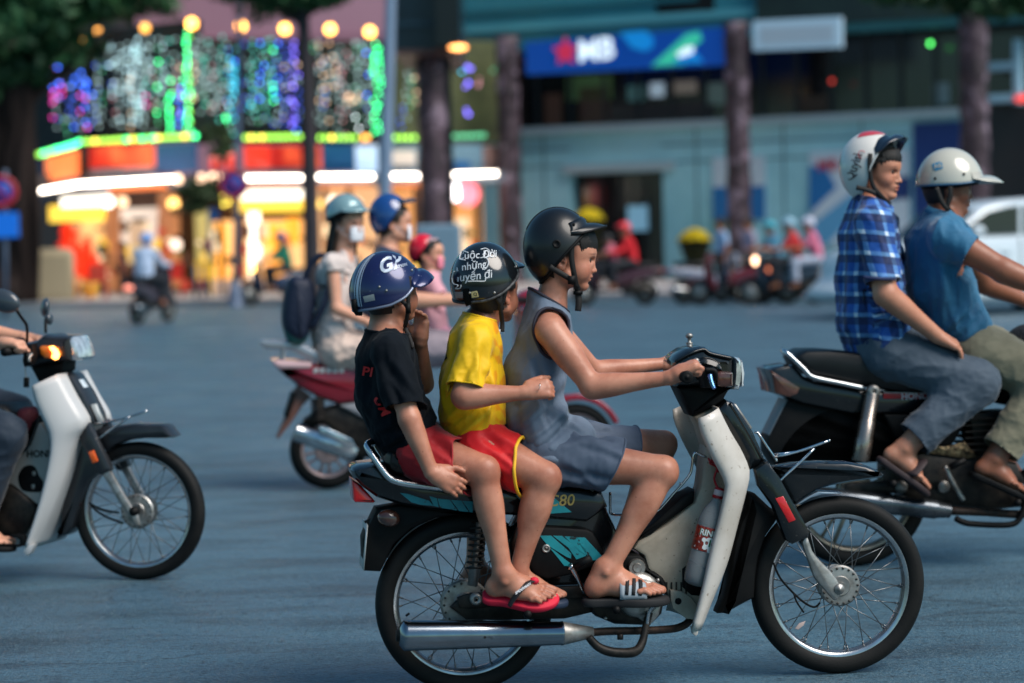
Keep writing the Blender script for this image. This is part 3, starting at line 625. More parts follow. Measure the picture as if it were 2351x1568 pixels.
# ------------------------------------------------------------ corner shop on the left
def shop():
    wa=Wall(72,80,178,68.6); wb=Wall(178,68.6,450,65.4); wc=Wall(450,65.4,1160,69.6)
    r=thing('shop_building','brightly lit corner shop with white light strips, red signs and warm interior','building',wb)
    def tr(w,m):  # from wall frame to the building's frame
        V,Fc=m; W=np.array([w.world(v) for v in V])-wb.O; return np.stack([W@wb.d,W@wb.n,W[:,2]],1),Fc
    def Rc(nm,w,a,m,p=r,**k): return part(nm,tr(w,w.rect(*a)),m,p,smooth=False,**k)
    def Qd(nm,w,pts,near,m,th=.06,p=r): return part(nm,tr(w,w.quad(pts,near,th)),m,p,smooth=False)
    dkg=mat('dark_green_wall',C(30,44,42),.7,var=(1.2,1,C(20,26,26)),bump=(2,.8,.1)); olv=mat('olive_wall',C(86,92,56),.7,var=(.8,1,C(56,62,40)))
    Rc('upper_wall',wb,(176,60,452,330,0,.3),dkg); Rc('upper_wall',wc,(450,92,905,330,0,.3),dkg); Rc('upper_wall',wc,(905,92,1160,330,.0,.3),olv); Rc('upper_wall',wa,(72,90,178,350,0,.3),dkg)
    warm=mat('cream_wall',C(206,176,136),.6,var=(.6,.6,C(180,146,104))); brn=mat('brown_interior',C(92,60,44),.6,var=(1,.8,C(60,40,32)))
    floor=.14
    for w,u0,u1 in ((wa,72,178),(wb,178,450),(wc,450,1160)): part('ground_floor_wall',tr(w,box(w.at(u0,500,0)[0],w.at(u1,500,0)[0],1.6,1.8,floor,w.at((u0+u1)/2,420,0)[2])),brn,r,smooth=False)
    for w,u0,u1 in ((wa,60,180),(wb,176,452),(wc,448,1150)):
        zz=w.at((u0+u1)/2,(u0<200)*14+418,0)[2]; part('canopy_slab',tr(w,box(w.at(u0,400,0)[0],w.at(u1,400,0)[0],-1.25,1.7,zz-.1,zz+.22)),mat('canopy_grey',C(96,104,116),.5),r,smooth=False)
    # signs above the canopy
    lit=lambda nm,c1,c2,s: litsign(nm,c1,c2,s)
    def litsign(nm,c1,c2,s):
        if nm in MATS: return MATS[nm]
        m=mat(nm,c1,.5); n=m.node_tree.nodes;l=m.node_tree.links;b=n['Principled BSDF']; tc=n.new('ShaderNodeTexCoord'); z=n.new('ShaderNodeTexNoise'); z.inputs['Scale'].default_value=.9; z.inputs['Detail'].default_value=2; l.new(tc.outputs['Object'],z.inputs['Vector'])
        mr=n.new('ShaderNodeMapRange'); mr.inputs[1].default_value=.4; mr.inputs[2].default_value=.62; l.new(z.outputs[0],mr.inputs[0]); x=n.new('ShaderNodeMix'); x.data_type='RGBA'; x.inputs[6].default_value=(*c1,1); x.inputs[7].default_value=(*c2,1); l.new(mr.outputs[0],x.inputs[0]); l.new(x.outputs[2],b.inputs['Emission Color']); b.inputs['Emission Strength'].default_value=s*EMK; return m
    red=litsign('red_lit_sign',C(150,20,14),C(255,110,60),1.1); red2=litsign('red_white_lit_sign',C(190,40,24),C(255,190,180),1.3); ora=litsign('orange_lit_sign',C(255,110,50),C(255,140,80),1.1)
    blu=mat('blue_fascia',C(14,84,136),.5,emit=(C(6,60,110),.25)); pal=mat('pale_fascia',C(126,140,156),.5)
    Qd('sign_panel',wa,[(104,362),(176,345),(176,404),(106,418)],.8,ora)
    Rc('sign_panel',wb,(204,334,275,384,.8,-.7),red); Rc('sign_panel',wb,(280,334,350,384,.8,-.7),red); Rc('sign_base',wb,(204,386,352,402,.8,-.7),pal); Rc('sign_panel',wb,(357,328,448,396,.8,-.7),blu); Rc('sign_panel',wb,(180,330,202,400,.6,-.5),mat('dark_fascia',C(20,34,46),.5))
    for i,u in enumerate((484,523)): Rc('sign_panel',wc,(u,348,u+30,388,.8,-.7),red2)
    for a in ((562,334,620,388),(622,334,698,386),(718,334,738,388)): Rc('sign_panel',wc,(*a,.8,-.7),red2 if a[0]<600 else red)
    part('sign_panel',tr(wc,wc.rect(560,386,700,402,.8,-.7)),pal,r,smooth=False)
    Rc('sign_panel',wc,(742,330,816,394,.8,-.7),blu); Rc('sign_panel',wc,(818,334,868,396,.8,-.7),EM('blue_white_panel',C(180,205,235),.8)); Rc('sign_panel',wc,(870,332,985,398,.7,-.6),mat('grey_blue_fascia',C(96,128,148),.5)); Rc('sign_panel',wc,(900,345,955,380,.8,-.7),EM('cream_panel',C(205,190,180),.5)); Rc('sign_panel',wc,(1040,330,1110,400,.7,-.6),mat('grey_blue_fascia',C(96,128,148),.5)); Rc('sign_panel',wc,(1045,370,1080,390,.8,-.72),blu); Rc('sign_panel',wc,(1110,335,1160,395,.7,-.6),mat('pinkish_panel',C(150,116,110),.6))
    # white light strips
    ws=EM('white_light_strip',(1,.86,.72),13)
    def strip(w,u0,v0,u1,v1): 
        a=w.at(u0,v0,-1.4);b=w.at(u1,v1,-1.4); part('light_strip',tr(w,tube([a,b],.045,8)),ws,r)
    strip(wa,78,441,176,424); strip(wb,180,423,400,410); 
    for a in ((556,409,692,408),(724,406,856,405),(894,404,978,404),(1012,402,1140,398)): strip(wc,*a)
    for (w,u,v) in ((wb,408,411),(wc,462,410),(wc,488,408),(wc,498,408)): part('round_lamp',ellips(tr(w,(np.array([w.at(u,v,-1.3)]),[]))[0][0],(.12,)*3,12,8),EM('warm_bulb_dim',(1,.62,.4),3.2),r)
    Rc('fascia',wb,(250,424,380,437,1.27,-1.2),mat('orange_fascia',C(200,110,50),.6,emit=(C(180,80,30),.3))); 
    for a in ((556,424,690,432),(724,422,856,430),(894,420,1000,430)): Rc('fascia',wc,(*a,1.27,-1.2),MATS['orange_fascia'])
    # interior: glowing menu boards, walls, curtains, doors and goods self-glowing in place of lamplight
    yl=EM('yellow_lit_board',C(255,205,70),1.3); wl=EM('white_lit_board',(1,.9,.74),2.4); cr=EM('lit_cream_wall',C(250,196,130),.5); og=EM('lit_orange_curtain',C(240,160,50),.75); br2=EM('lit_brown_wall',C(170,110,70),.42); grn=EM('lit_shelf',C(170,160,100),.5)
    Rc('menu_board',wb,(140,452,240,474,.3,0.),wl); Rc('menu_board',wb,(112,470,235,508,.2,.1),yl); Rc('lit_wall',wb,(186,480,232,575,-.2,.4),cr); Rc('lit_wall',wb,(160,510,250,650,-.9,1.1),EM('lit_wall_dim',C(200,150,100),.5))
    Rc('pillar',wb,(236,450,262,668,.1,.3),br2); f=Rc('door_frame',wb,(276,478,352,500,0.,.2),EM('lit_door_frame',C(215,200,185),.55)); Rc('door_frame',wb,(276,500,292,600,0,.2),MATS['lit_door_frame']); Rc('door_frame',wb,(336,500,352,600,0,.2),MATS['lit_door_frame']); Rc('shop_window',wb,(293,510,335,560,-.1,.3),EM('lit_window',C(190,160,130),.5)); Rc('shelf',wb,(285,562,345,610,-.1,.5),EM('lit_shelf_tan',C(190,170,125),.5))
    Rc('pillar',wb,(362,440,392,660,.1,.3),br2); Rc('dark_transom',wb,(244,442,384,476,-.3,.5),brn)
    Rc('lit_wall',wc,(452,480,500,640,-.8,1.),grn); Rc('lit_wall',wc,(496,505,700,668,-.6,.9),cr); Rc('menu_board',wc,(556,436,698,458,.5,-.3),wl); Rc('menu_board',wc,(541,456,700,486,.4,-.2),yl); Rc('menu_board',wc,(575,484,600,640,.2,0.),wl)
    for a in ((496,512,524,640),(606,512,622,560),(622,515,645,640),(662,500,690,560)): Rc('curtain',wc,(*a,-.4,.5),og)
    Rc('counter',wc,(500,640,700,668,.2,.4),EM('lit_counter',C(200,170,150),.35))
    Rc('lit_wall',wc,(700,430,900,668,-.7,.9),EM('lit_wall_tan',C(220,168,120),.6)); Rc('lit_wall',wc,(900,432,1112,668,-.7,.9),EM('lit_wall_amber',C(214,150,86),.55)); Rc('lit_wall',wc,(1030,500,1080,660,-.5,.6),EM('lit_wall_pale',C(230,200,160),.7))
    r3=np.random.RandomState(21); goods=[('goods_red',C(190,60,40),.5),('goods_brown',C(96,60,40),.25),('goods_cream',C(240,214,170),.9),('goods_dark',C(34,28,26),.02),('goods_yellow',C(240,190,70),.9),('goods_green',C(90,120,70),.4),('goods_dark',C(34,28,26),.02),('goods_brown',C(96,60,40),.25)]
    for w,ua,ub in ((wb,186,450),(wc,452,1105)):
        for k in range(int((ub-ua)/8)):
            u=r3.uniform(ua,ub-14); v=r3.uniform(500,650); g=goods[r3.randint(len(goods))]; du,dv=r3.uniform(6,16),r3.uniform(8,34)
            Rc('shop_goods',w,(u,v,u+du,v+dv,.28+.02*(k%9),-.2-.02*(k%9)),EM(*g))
    for u in (745,800,955,1095): Rc('pillar',wc,(u,432,u+14,668,.0,.2),brn)
    for (w,u,v,c_,s,rr_) in ((wb,282,463,(1,.6,.35),2.4,.14),(wb,248,463,(1,.9,.75),4,.16),(wb,398,467,(1,.55,.15),3.5,.15),(wb,430,470,(1,.5,.3),1.2,.13),(wc,488,444,(.9,1,.95),9,.13),(wc,515,460,(1,.75,.1),4,.15),(wc,729,468,(1,.6,.15),3,.14),(wc,765,462,(1,.8,.6),3,.14),(wc,818,466,(1,.75,.55),1.5,.14),(wc,1086,456,(1,.5,.12),3,.13),(wc,1148,402,(1,.78,.5),5,.12),(wb,404,562,(1,.75,.6),1.6,.15)):
        part('hanging_lamp',ellips(tr(w,(np.array([w.at(u,v,-.5)]),[]))[0][0],(rr_,)*3,12,8),EM('lamp_%d_%d'%(u,v),c_,s),r)
    # pink building behind
    pb=thing('building','plain dusty pink building rising behind the fairy lights','building',Wall(300,95,950,95)); pw=Wall(250,95,950,95)
    part('wall',box(pw.at(250,0,0)[0],pw.at(925,0,0)[0],0,8,0,15),mat('dusty_pink_wall',C(162,122,138),.7,var=(.15,.5,C(146,104,122))),pb,smooth=False)
    part('roof_band',box(pw.at(250,0,0)[0],pw.at(925,0,0)[0],-.3,0.,9.2,9.5),mat('pink_band',C(140,100,116),.7),pb,smooth=False)
    db=thing('building','dark building behind the big tree at the left edge','building',Wall(-2600,90,260,90)); dw=Wall(-2600,90,260,90)
    part('wall',box(0,dw.at(262,0,0)[0],0,8,0,16),mat('dark_facade',C(28,34,38),.7,var=(.5,.7,C(18,22,26))),db,smooth=False)  # dark facade colour, varied at random
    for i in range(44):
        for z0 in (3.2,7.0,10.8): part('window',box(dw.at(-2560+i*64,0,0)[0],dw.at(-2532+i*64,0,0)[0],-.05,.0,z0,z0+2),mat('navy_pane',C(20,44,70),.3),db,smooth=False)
    # round red lit sign
    s=thing('round_sign','round red-rimmed white glowing sign hanging under the light strip','sign',wc,off=tuple(wc.at(1040,446,-1)))
    part('sign_rim',lathe([(.0,-1.0),(.34,-1.0),(.36,-.96),(.36,-.9),(0,-.9)],28,'y',wc.at(1040,447,0)*np.array([1,0,1])),EM('pink_red_glow',(1,.16,.2),2.2),s); part('sign_face',slabxz([wc.at(u,v,-1.06)[[0,2]] for u,v in ((1030,410),(1050,410),(1054,455),(1040,464),(1028,452))],-1.08,-1.02,.01),EM('white_glow_face',(1,.9,.9),7),s)
# ------------------------------------------------------------ fairy lights
def bulbs():
    wb=Wall(178,68.2,450,65.0); wc=Wall(450,65.0,1160,69.2); wa=Wall(72,79.6,178,68.2)
    pal={'green':((.05,1,.28),7),'pale':((.5,.78,.85),2.6),'blue':((.04,.16,1),6),'cyan':((.05,.6,.85),4),'violet':((.22,.16,1),4.5),'magenta':((.9,.05,.45),3.5),'teal':((.08,.55,.45),2.2),'warm':((1,.66,.42),2.4),'dimblue':((.05,.12,.7),2.2),'white':((.85,.95,1),5),'lime':((.4,.95,.1),3.0),'yellow':((1,.75,.1),5),'orange':((1,.4,.07),9),'dimgreen':((.1,.5,.25),1.6),'dimpale':((.35,.5,.5),1.7),'dimorange':((1,.42,.08),3.5),'pink':((.8,.35,.4),1.2)}
    ms={}
    def mesh(c,s): 
        k=(c,s)
        if k not in ms: V,Fc=ellips((0,0,0),(s,s,s),8,6); ms[k]=new_mesh(V,Fc,EM('bulb_'+c,pal[c][0],pal[c][1]*.95),name='bulb')
        return ms[k]
    wire=mat('wire_black',C(16,18,20),.6); rr=np.random.RandomState(12)
    nice={'pale':'pale blue-white','dimpale':'faint grey-green','dimblue':'faint blue','dimgreen':'faint green','teal':'teal','dimorange':'dim orange'}
    LN={}; ORD=['first','second','third','fourth','fifth','sixth','seventh','eighth','ninth','tenth','eleventh','twelfth','thirteenth','fourteenth','fifteenth','sixteenth','seventeenth','eighteenth','nineteenth','twentieth']
    def slabel(u,v0,v1,c):
        z=('at the fig tree side' if u<215 else 'above the red signs' if u<360 else 'above the blue panel' if u<450 else 'left of the slim sign post' if u<545 else 'between the slim post and the trunk' if u<695 else 'between the trunk and the lamp post' if u<880 else 'right of the tall lamp post' if u<1010 else 'beyond the dark overhang')
        k=(c,z); LN[k]=LN.get(k,0)+1; hgt='short' if abs(v1-v0)<60 else 'long'
        return '%s %s fairy light string from left, %s, %s'%(ORD[LN[k]-1],c,hgt,z)
    def string(w,u,v0,v1,c,step,near=.5,alt=None,prob=.8,size=.036):
        a=w.at(u,v0,-near); b=w.at(u+rr.uniform(-4,4),v1,-near)
        r=thing('light_string',slabel(u,v0,v1,nice.get(c,c)),'fairy lights',w,off=tuple(a),group='fairy light strings over the shop')
        part('wire',tube([a,b],.008,4),wire,r); n=max(2,int(abs(v1-v0)/(step*1.12))); off=root_off(r)
        for i in range(n+1):
            if rr.rand()>prob: continue
            p=a+(b-a)*i/n+rr.normal(size=3)*np.array([.04,.02,.03]); cc=c if alt is None or rr.rand()<.6 else alt
            o=bpy.data.objects.new('bulb',mesh(cc,size)); COL.objects.link(o); o.parent=r; o.location=Vector(p-off)
    z=.4525
    Ls=[(280,300,500,'magenta',30,'blue'),(300,310,500,'blue',32,'violet'),(370,400,640,'dimblue',34,'blue'),(415,300,620,'blue',60,'green'),(440,400,650,'magenta',30,'blue'),(470,420,620,'dimblue',60,'blue'),
        (335,560,690,'dimgreen',40,None),(500,320,640,'dimpale',34,None),(545,230,320,'pale',26,None),(570,215,480,'pale',30,None),(605,270,640,'dimpale',30,'pale'),(640,260,640,'pale',28,'dimpale'),(668,230,650,'pale',26,'dimpale'),(690,200,640,'pale',26,None),(712,190,560,'pale',26,'dimpale'),(742,240,640,'dimpale',30,'magenta'),(770,190,420,'pale',30,'dimpale'),(800,320,660,'green',30,'dimgreen'),(830,210,520,'pale',30,'dimpale'),(860,420,660,'green',26,None),(885,200,500,'dimpale',30,None),(910,450,660,'blue',30,'dimblue'),(944,170,650,'green',24,None),(956,190,650,'green',26,'lime'),(985,180,520,'dimpale',30,'warm'),
        (1015,190,560,'dimpale',28,None),(1045,190,520,'dimpale',28,'teal'),(1070,300,560,'pink',34,'dimpale'),(1100,190,560,'dimpale',28,None),(1125,190,640,'teal',34,'dimpale'),(1150,190,620,'dimpale',30,'dimblue'),(1172,300,600,'teal',36,'cyan'),(1195,290,470,'cyan',26,'blue'),(1200,500,620,'dimblue',30,'teal'),(1148,590,615,'green',25,None),(1275,180,560,'teal',34,'cyan'),(1300,200,620,'dimgreen',36,'teal'),(1325,210,500,'blue',44,'teal'),(1350,220,600,'dimgreen',34,'teal'),(1385,200,520,'teal',32,'green'),(1405,220,620,'dimblue',36,'blue'),(1440,230,640,'dimblue',34,None),(1495,220,640,'violet',26,'violet'),(1525,360,660,'dimblue',50,'blue')]
    for u,v0,v1,c,st,alt in Ls:
        w=wb if u*z<450 else wc; string(w,u*z,v0*z,v1*z,c,st*z*.8,alt=alt)
    z2=.4336
    for u,v0,v1,c,st,alt in [(330,220,640,'dimpale',30,'warm'),(352,320,520,'warm',30,'dimpale'),(378,230,640,'dimpale',34,'warm'),(405,300,460,'warm',40,'dimpale'),(430,220,620,'dimpale',30,'pink'),(455,300,560,'pink',36,'dimpale'),(470,500,540,'warm',30,None),(495,490,530,'warm',20,None),(520,500,540,'warm',20,None),(512,620,670,'white',30,None),(545,240,560,'dimpale',30,None),(572,280,620,'blue',60,'dimblue'),(600,280,640,'dimpale',30,None),(626,240,690,'green',24,None),(644,250,690,'green',26,'dimgreen'),(760,570,680,'dimblue',40,None),(790,350,620,'dimpale',34,None),(815,350,560,'dimgreen',30,None),(840,420,600,'warm',60,'dimgreen')]:
        string(wc,591+u*z2,v0*z2,v1*z2,c,st*z2*.8,alt=alt)
    for u,v0,v1,c,st,alt in [(1068,155,165,'cyan',8,'teal'),(1078,150,160,'violet',8,None),(1076,190,200,'violet',8,None),(1076,250,262,'violet',9,None),(1098,180,200,'pink',12,None),(1140,145,160,'dimgreen',12,None),(1146,180,225,'teal',12,'green')]:
        string(wc,u,v0,v1,c,st,prob=1,alt=alt)
    r2=np.random.RandomState(77)
    for u in np.arange(118,900,13.):
        c=['dimpale','dimpale','dimpale','teal','dimgreen','warm','dimblue','pink'][r2.randint(8)] if u>215 else ['dimblue','dimpale','dimgreen','magenta'][r2.randint(4)]
        w=wa if u<178 else wb if u<450 else wc; v0=95+r2.randint(60)+(70 if u<215 else 0); string(w,u,v0,v0+90+r2.randint(120) if v0<150 else 290,c,15,prob=.62,alt='dimpale',near=.35)
    # garland of green bulbs along the canopy parapet
    def garland(w,u0,v0,u1,v1,n,cols,label,size=.06):
        r=thing('light_garland',label,'fairy lights',w,off=tuple(w.at(u0,v0,-.9)),group=None); off=root_off(r); part('wire',tube([w.at(u0,v0,-.9),w.at(u1,v1,-.9)],.01,4),wire,r)
        for i in range(n):
            t=i/(n-1); o=bpy.data.objects.new('bulb',mesh(cols[rr.randint(len(cols))],size)); COL.objects.link(o); o.parent=r; o.location=Vector(w.at(u0+(u1-u0)*t,v0+(v1-v0)*t,-.9)-off)
    garland(wa,78,358,174,331,14,['green','green','lime'],'slanting row of green bulbs on the corner of the lit shop')
    garland(wb,182,326,448,312,23,['lime','lime','green','lime','yellow'],'long row of lime bulbs above the red signs, left of the foliage')
    garland(wc,564,316,700,313,12,['lime','lime','lime','yellow'],'row of lime bulbs between the slim pole and the tree trunk'); garland(wc,722,316,815,316,8,['lime','lime','yellow'],'row of lime bulbs right of the tree trunk')
    garland(wc,836,316,842,316,2,['dimorange'],'single pair of orange bulbs between the lime rows',.08); garland(wc,895,316,965,316,6,['lime'],'short row of lime bulbs right of the tall lamp post'); garland(wc,1045,313,1110,311,7,['dimgreen'],'faint green bulbs behind the purple stone columns')
    # orange globes on the roof edge
    for i,(u,v,c,s,w) in enumerate(((440,54,'orange',.14,wb),(333,64,'dimorange',.12,wb),(553,60,'orange',.14,wc),(654,66,'orange',.14,wc),(758,67,'orange',.14,wc),(849,73,'orange',.14,wc),(225,71,'dimorange',.08,wb),(184,90,'dimorange',.12,wb),(150,101,'dimorange',.08,wb),(130,107,'dimorange',.08,wb),(108,110,'dimorange',.07,wb))):
        p=w.at(u,v,-.3); r=thing('globe_lamp','%s orange globe lamp from left on the roof edge of the lit shop'%{440:'seventh',333:'sixth',553:'eighth',654:'ninth',758:'tenth',849:'eleventh',225:'fifth',184:'fourth',150:'third',130:'second',108:'first'}[u],'lamp',w,off=tuple(p),group='orange globe lamps along the roof edge')
        V,Fc=ellips(p,(s,s,s),12,8); part('globe',(V,Fc),EM('bulb_'+c,*pal[c]),r); part('lamp_base',tube([p-np.array([0,0,s*.9]),p-np.array([0,0,s+.45])],.04,6),wire,r)
setting(); bank(); shop(); bulbs()
# ------------------------------------------------------------ shared materials
m_blackgloss=mat('black_gloss_plastic',C(9,13,17),.2,coat=.45,spec=.35,var=(30,.5,C(18,22,24)),dirt=(120,.68,C(60,60,56)))
m_black=mat('black_matte_plastic',C(10,11,13),.55,spec=.18,var=(14,.7,C(20,20,20)),bump=(300,.12))
m_darkmetal=mat('dark_greasy_metal',C(20,20,21),.5,metal=.5,var=(18,.8,C(60,54,48)),bump=(90,.3))
m_chrome=mat('worn_chrome',C(205,208,212),.1,metal=1,var=(7,.6,C(140,140,142)),dirt=(28,.68,C(90,80,70)))
m_alu=mat('dull_cast_aluminium',C(160,160,158),.42,metal=.75,var=(26,.8,C(104,100,94)),bump=(120,.2))
m_rim=mat('rim_steel',C(190,192,196),.22,metal=.95,var=(10,.6,C(120,118,114)))
m_rubber=mat('tyre_rubber',C(13,14,15),.65,spec=.25,var=(9,.8,C(26,26,25)),bump=(160,.3))
m_spoke=mat('spoke_steel',C(120,122,124),.35,metal=.9)
m_seat=mat('black_vinyl_seat',C(10,14,17),.42,spec=.35,bump=(420,.15),var=(10,.5,C(18,20,22)))
m_white=mat('white_shield_plastic',C(200,194,187),.34,coat=.2,var=(5,.8,C(168,160,148)),dirt=(75,.66,C(140,128,114)))
m_cream=mat('dirty_cream_plastic',C(190,178,160),.5,var=(7,.9,C(150,136,118)),dirt=(70,.67,C(90,78,66)),bump=(60,.1))
m_teal=mat('teal_decal',C(30,136,146),.4,var=(24,.8,C(22,112,124)),dirt=(55,.64,C(24,30,32)))
m_gold=mat('gold_lettering',C(180,150,90),.35,metal=.6)
m_redlens=mat('red_lens',C(214,20,22),.22,coat=.6,var=(60,.4,C(180,12,16)))
m_redrefl=mat('red_reflector',C(190,16,22),.2,coat=.7,bump=(260,.4))
m_amber=mat('orange_reflector',C(235,96,30),.25,coat=.5)
m_glass=mat('headlight_glass',(.75,.8,.82),.08,metal=.55,coat=.6,var=(30,.8,(.3,.33,.36)))
m_brownlens=mat('dark_amber_lens',C(60,36,30),.18,coat=.8,var=(30,.7,C(96,54,40)))
m_purple=mat('tinted_lever',C(120,120,190),.25,metal=.8,var=(40,.9,C(90,160,190)))
m_plate=mat('number_plate',C(190,192,190),.4,metal=.2)
def zf(s,ox,oy): return lambda pts:[(p[0]*s+ox,p[1]*s+oy)+tuple(p[2:]) for p in pts]
Z3=zf(.3778,768.7,975.6); Z4=zf(.415,1300.8,887.); Z5=zf(.415,1596.5,916.5); ZH=zf(.1697,1537.4,739.1); ZE=zf(.264,1241.7,1093.9)
def wheel(root,c,Rw,tw,Rr,rh,nsp=36,yh=.03,tyre=m_rubber,rimm=m_rim,hubm=m_alu,spm=m_spoke,drum=.07,spoke_r=.0017,lace=38,hubside=-1):
    c=np.array(c,float); s=tw/2; h=Rw-Rr
    prof=[(Rr-.004,-s*.62),(Rr+h*.18,-s*.86),(Rr+h*.45,-s),(Rr+h*.72,-s*.9),(Rr+h*.82,-s*.74),(Rr+h*.84,-s*.70),(Rr+h*.93,-s*.5),(Rw-.0005,-s*.22),(Rw-.004,-s*.12),(Rw-.004,-s*.08),(Rw,0)]
    prof=prof+[(r,-y) for r,y in prof[-2::-1]]
    w=part('wheel',lathe(prof+[(Rr-.006,s*.4),(Rr-.006,-s*.4)],96,'y',c,closed=True),tyre,root)
    q=[(Rr+.004,-s*.62),(Rr+.006,-s*.68),(Rr-.001,-s*.7),(Rr-.009,-s*.56),(Rr-.013,-s*.5),(Rr-.012,-s*.3),(Rr-.018,-s*.2),(Rr-.018,s*.2),(Rr-.012,s*.3),(Rr-.013,s*.5),(Rr-.009,s*.56),(Rr-.001,s*.7),(Rr+.006,s*.68),(Rr+.004,s*.62)]
    part('rim',lathe(q,80,'y',c,closed=True),rimm,w)
    hp=[(0.,-yh-.02),(.012,-yh-.02),(.014,-yh-.006),(drum*.45,-yh-.008),(drum*.5,-yh-.004),(drum*.92,-yh-.002),(drum,-yh+.004),(drum,-yh+.014),(drum*.78,-yh+.02),(drum*.74,yh-.012),(drum*.95,yh-.008),(drum*.95,yh),(.014,yh+.004),(0,yh+.02)]
    hb=part('hub',lathe(hp,40,'y',c),hubm,w,autosmooth=35)
    bolts=[lathe([(0,-yh-.005),(.004,-yh-.005),(.004,-yh+.002)],6,'y',c+np.array([math.cos(a)*drum*.86,0,math.sin(a)*drum*.86])) for a in np.linspace(0,2*math.pi,19)[:-1]]
    # flange bolts stay on the hub as one piece of it
    b=part('hub_rivets',join(*bolts),mat('rivet_dark',C(60,58,56),.5,metal=.5),w); b['kind']='stuff'
    ro=root_off(root)
    if nsp:
        var=[]
        for sd,sg in ((-1,1),(-1,-1),(1,1),(1,-1)):
            a0=0;a1=math.radians(lace)*sg
            p=np.array([math.cos(a0)*drum*.86,sd*(yh-.006),math.sin(a0)*drum*.86]); e=np.array([math.cos(a1)*(Rr-.016),sd*.003,math.sin(a1)*(Rr-.016)])
            V,Fc=tube([p,e],spoke_r,5); V2,F2=tube([e-(e-p)/np.linalg.norm(e-p)*.014,e],spoke_r*1.9,5)
            var.append(new_mesh(*join((V,Fc),(V2,F2)),spm,name='spoke'))
        for i in range(nsp):
            v=i%4; o=bpy.data.objects.new('spoke',var[v]); COL.objects.link(o); o.parent=w; o.location=Vector(c-ro); o.rotation_euler=(0,-2*math.pi*(i+.3*(v//2))/nsp,0)
    return w
def spring(c0,c1,r,n,wire):
    a=np.array(c0);b=np.array(c1);t=np.linspace(0,1,n*14); ax=unit(b-a); u=unit(np.cross(ax,[0,1,0])); v=np.cross(ax,u)
    p=a+(b-a)*t[:,None]+r*(np.cos(t*n*2*np.pi)[:,None]*u+np.sin(t*n*2*np.pi)[:,None]*v); return tube(p,wire,6)
def conecap(a,b,prof,n=28):
    """lathe along an arbitrary axis a->b; prof (t along, radius)"""
    a=np.array(a,float);b=np.array(b,float);ax=b-a;L=np.linalg.norm(ax);ax/=L;u=unit(np.cross(ax,[0,0,1.]) if abs(ax[2])<.9 else np.cross(ax,[0,1.,0]));v=np.cross(ax,u)
    V=[a+ax*t*L+r*(u*math.cos(2*math.pi*k/n)+v*math.sin(2*math.pi*k/n)) for t,r in prof for k in range(n)];Fc=[]
    for i in range(len(prof)-1):
        for k in range(n): Fc.append((i*n+k,i*n+(k+1)%n,(i+1)*n+(k+1)%n,(i+1)*n+k))
    Fc.append(tuple(reversed(range(n))));Fc.append(tuple(range((len(prof)-1)*n,len(prof)*n))); return np.array(V),Fc
def shield(fr,lead,trail,wl,wt,front=.03,n=14,thick=.0045):
    """leg shield: leading and trailing edge curves (photo), swept round the front between both wings"""
    L=catmull([fr.at(u,v,-wl) for u,v in lead],6); T=catmull([fr.at(u,v,-wt) for u,v in trail],6)
    def res(c,n):
        d=np.r_[0,np.cumsum(np.linalg.norm(np.diff(c,axis=0),axis=1))]; t=np.linspace(0,d[-1],n); return np.stack([np.interp(t,d,c[:,k]) for k in range(3)],1)
    L=res(L,n*2);T=res(T,n*2); g=[]
    for l,t in zip(L,T):
        half=[]
        for s in np.linspace(0,1,9):      # trailing -> leading
            p=t+(l-t)*s; p=p.copy(); p[1]=t[1]+(l[1]-t[1])*s-.012*math.sin(s*math.pi)
            if s<.12: p[1]+=.008*(1-s/.12)
            half.append(p)
        fr_=[]
        for s in np.linspace(0,1,6)[1:]:
            a=s*math.pi/2; fr_.append(np.array([l[0]+front*math.sin(a),l[1]*math.cos(a)**.9 if s<1 else 0,l[2]+.0*s]))
        row=half+fr_; mir=[p*np.array([1,-1,1]) for p in row[-2::-1]]; g.append(row+mir)
    return sheet(g)
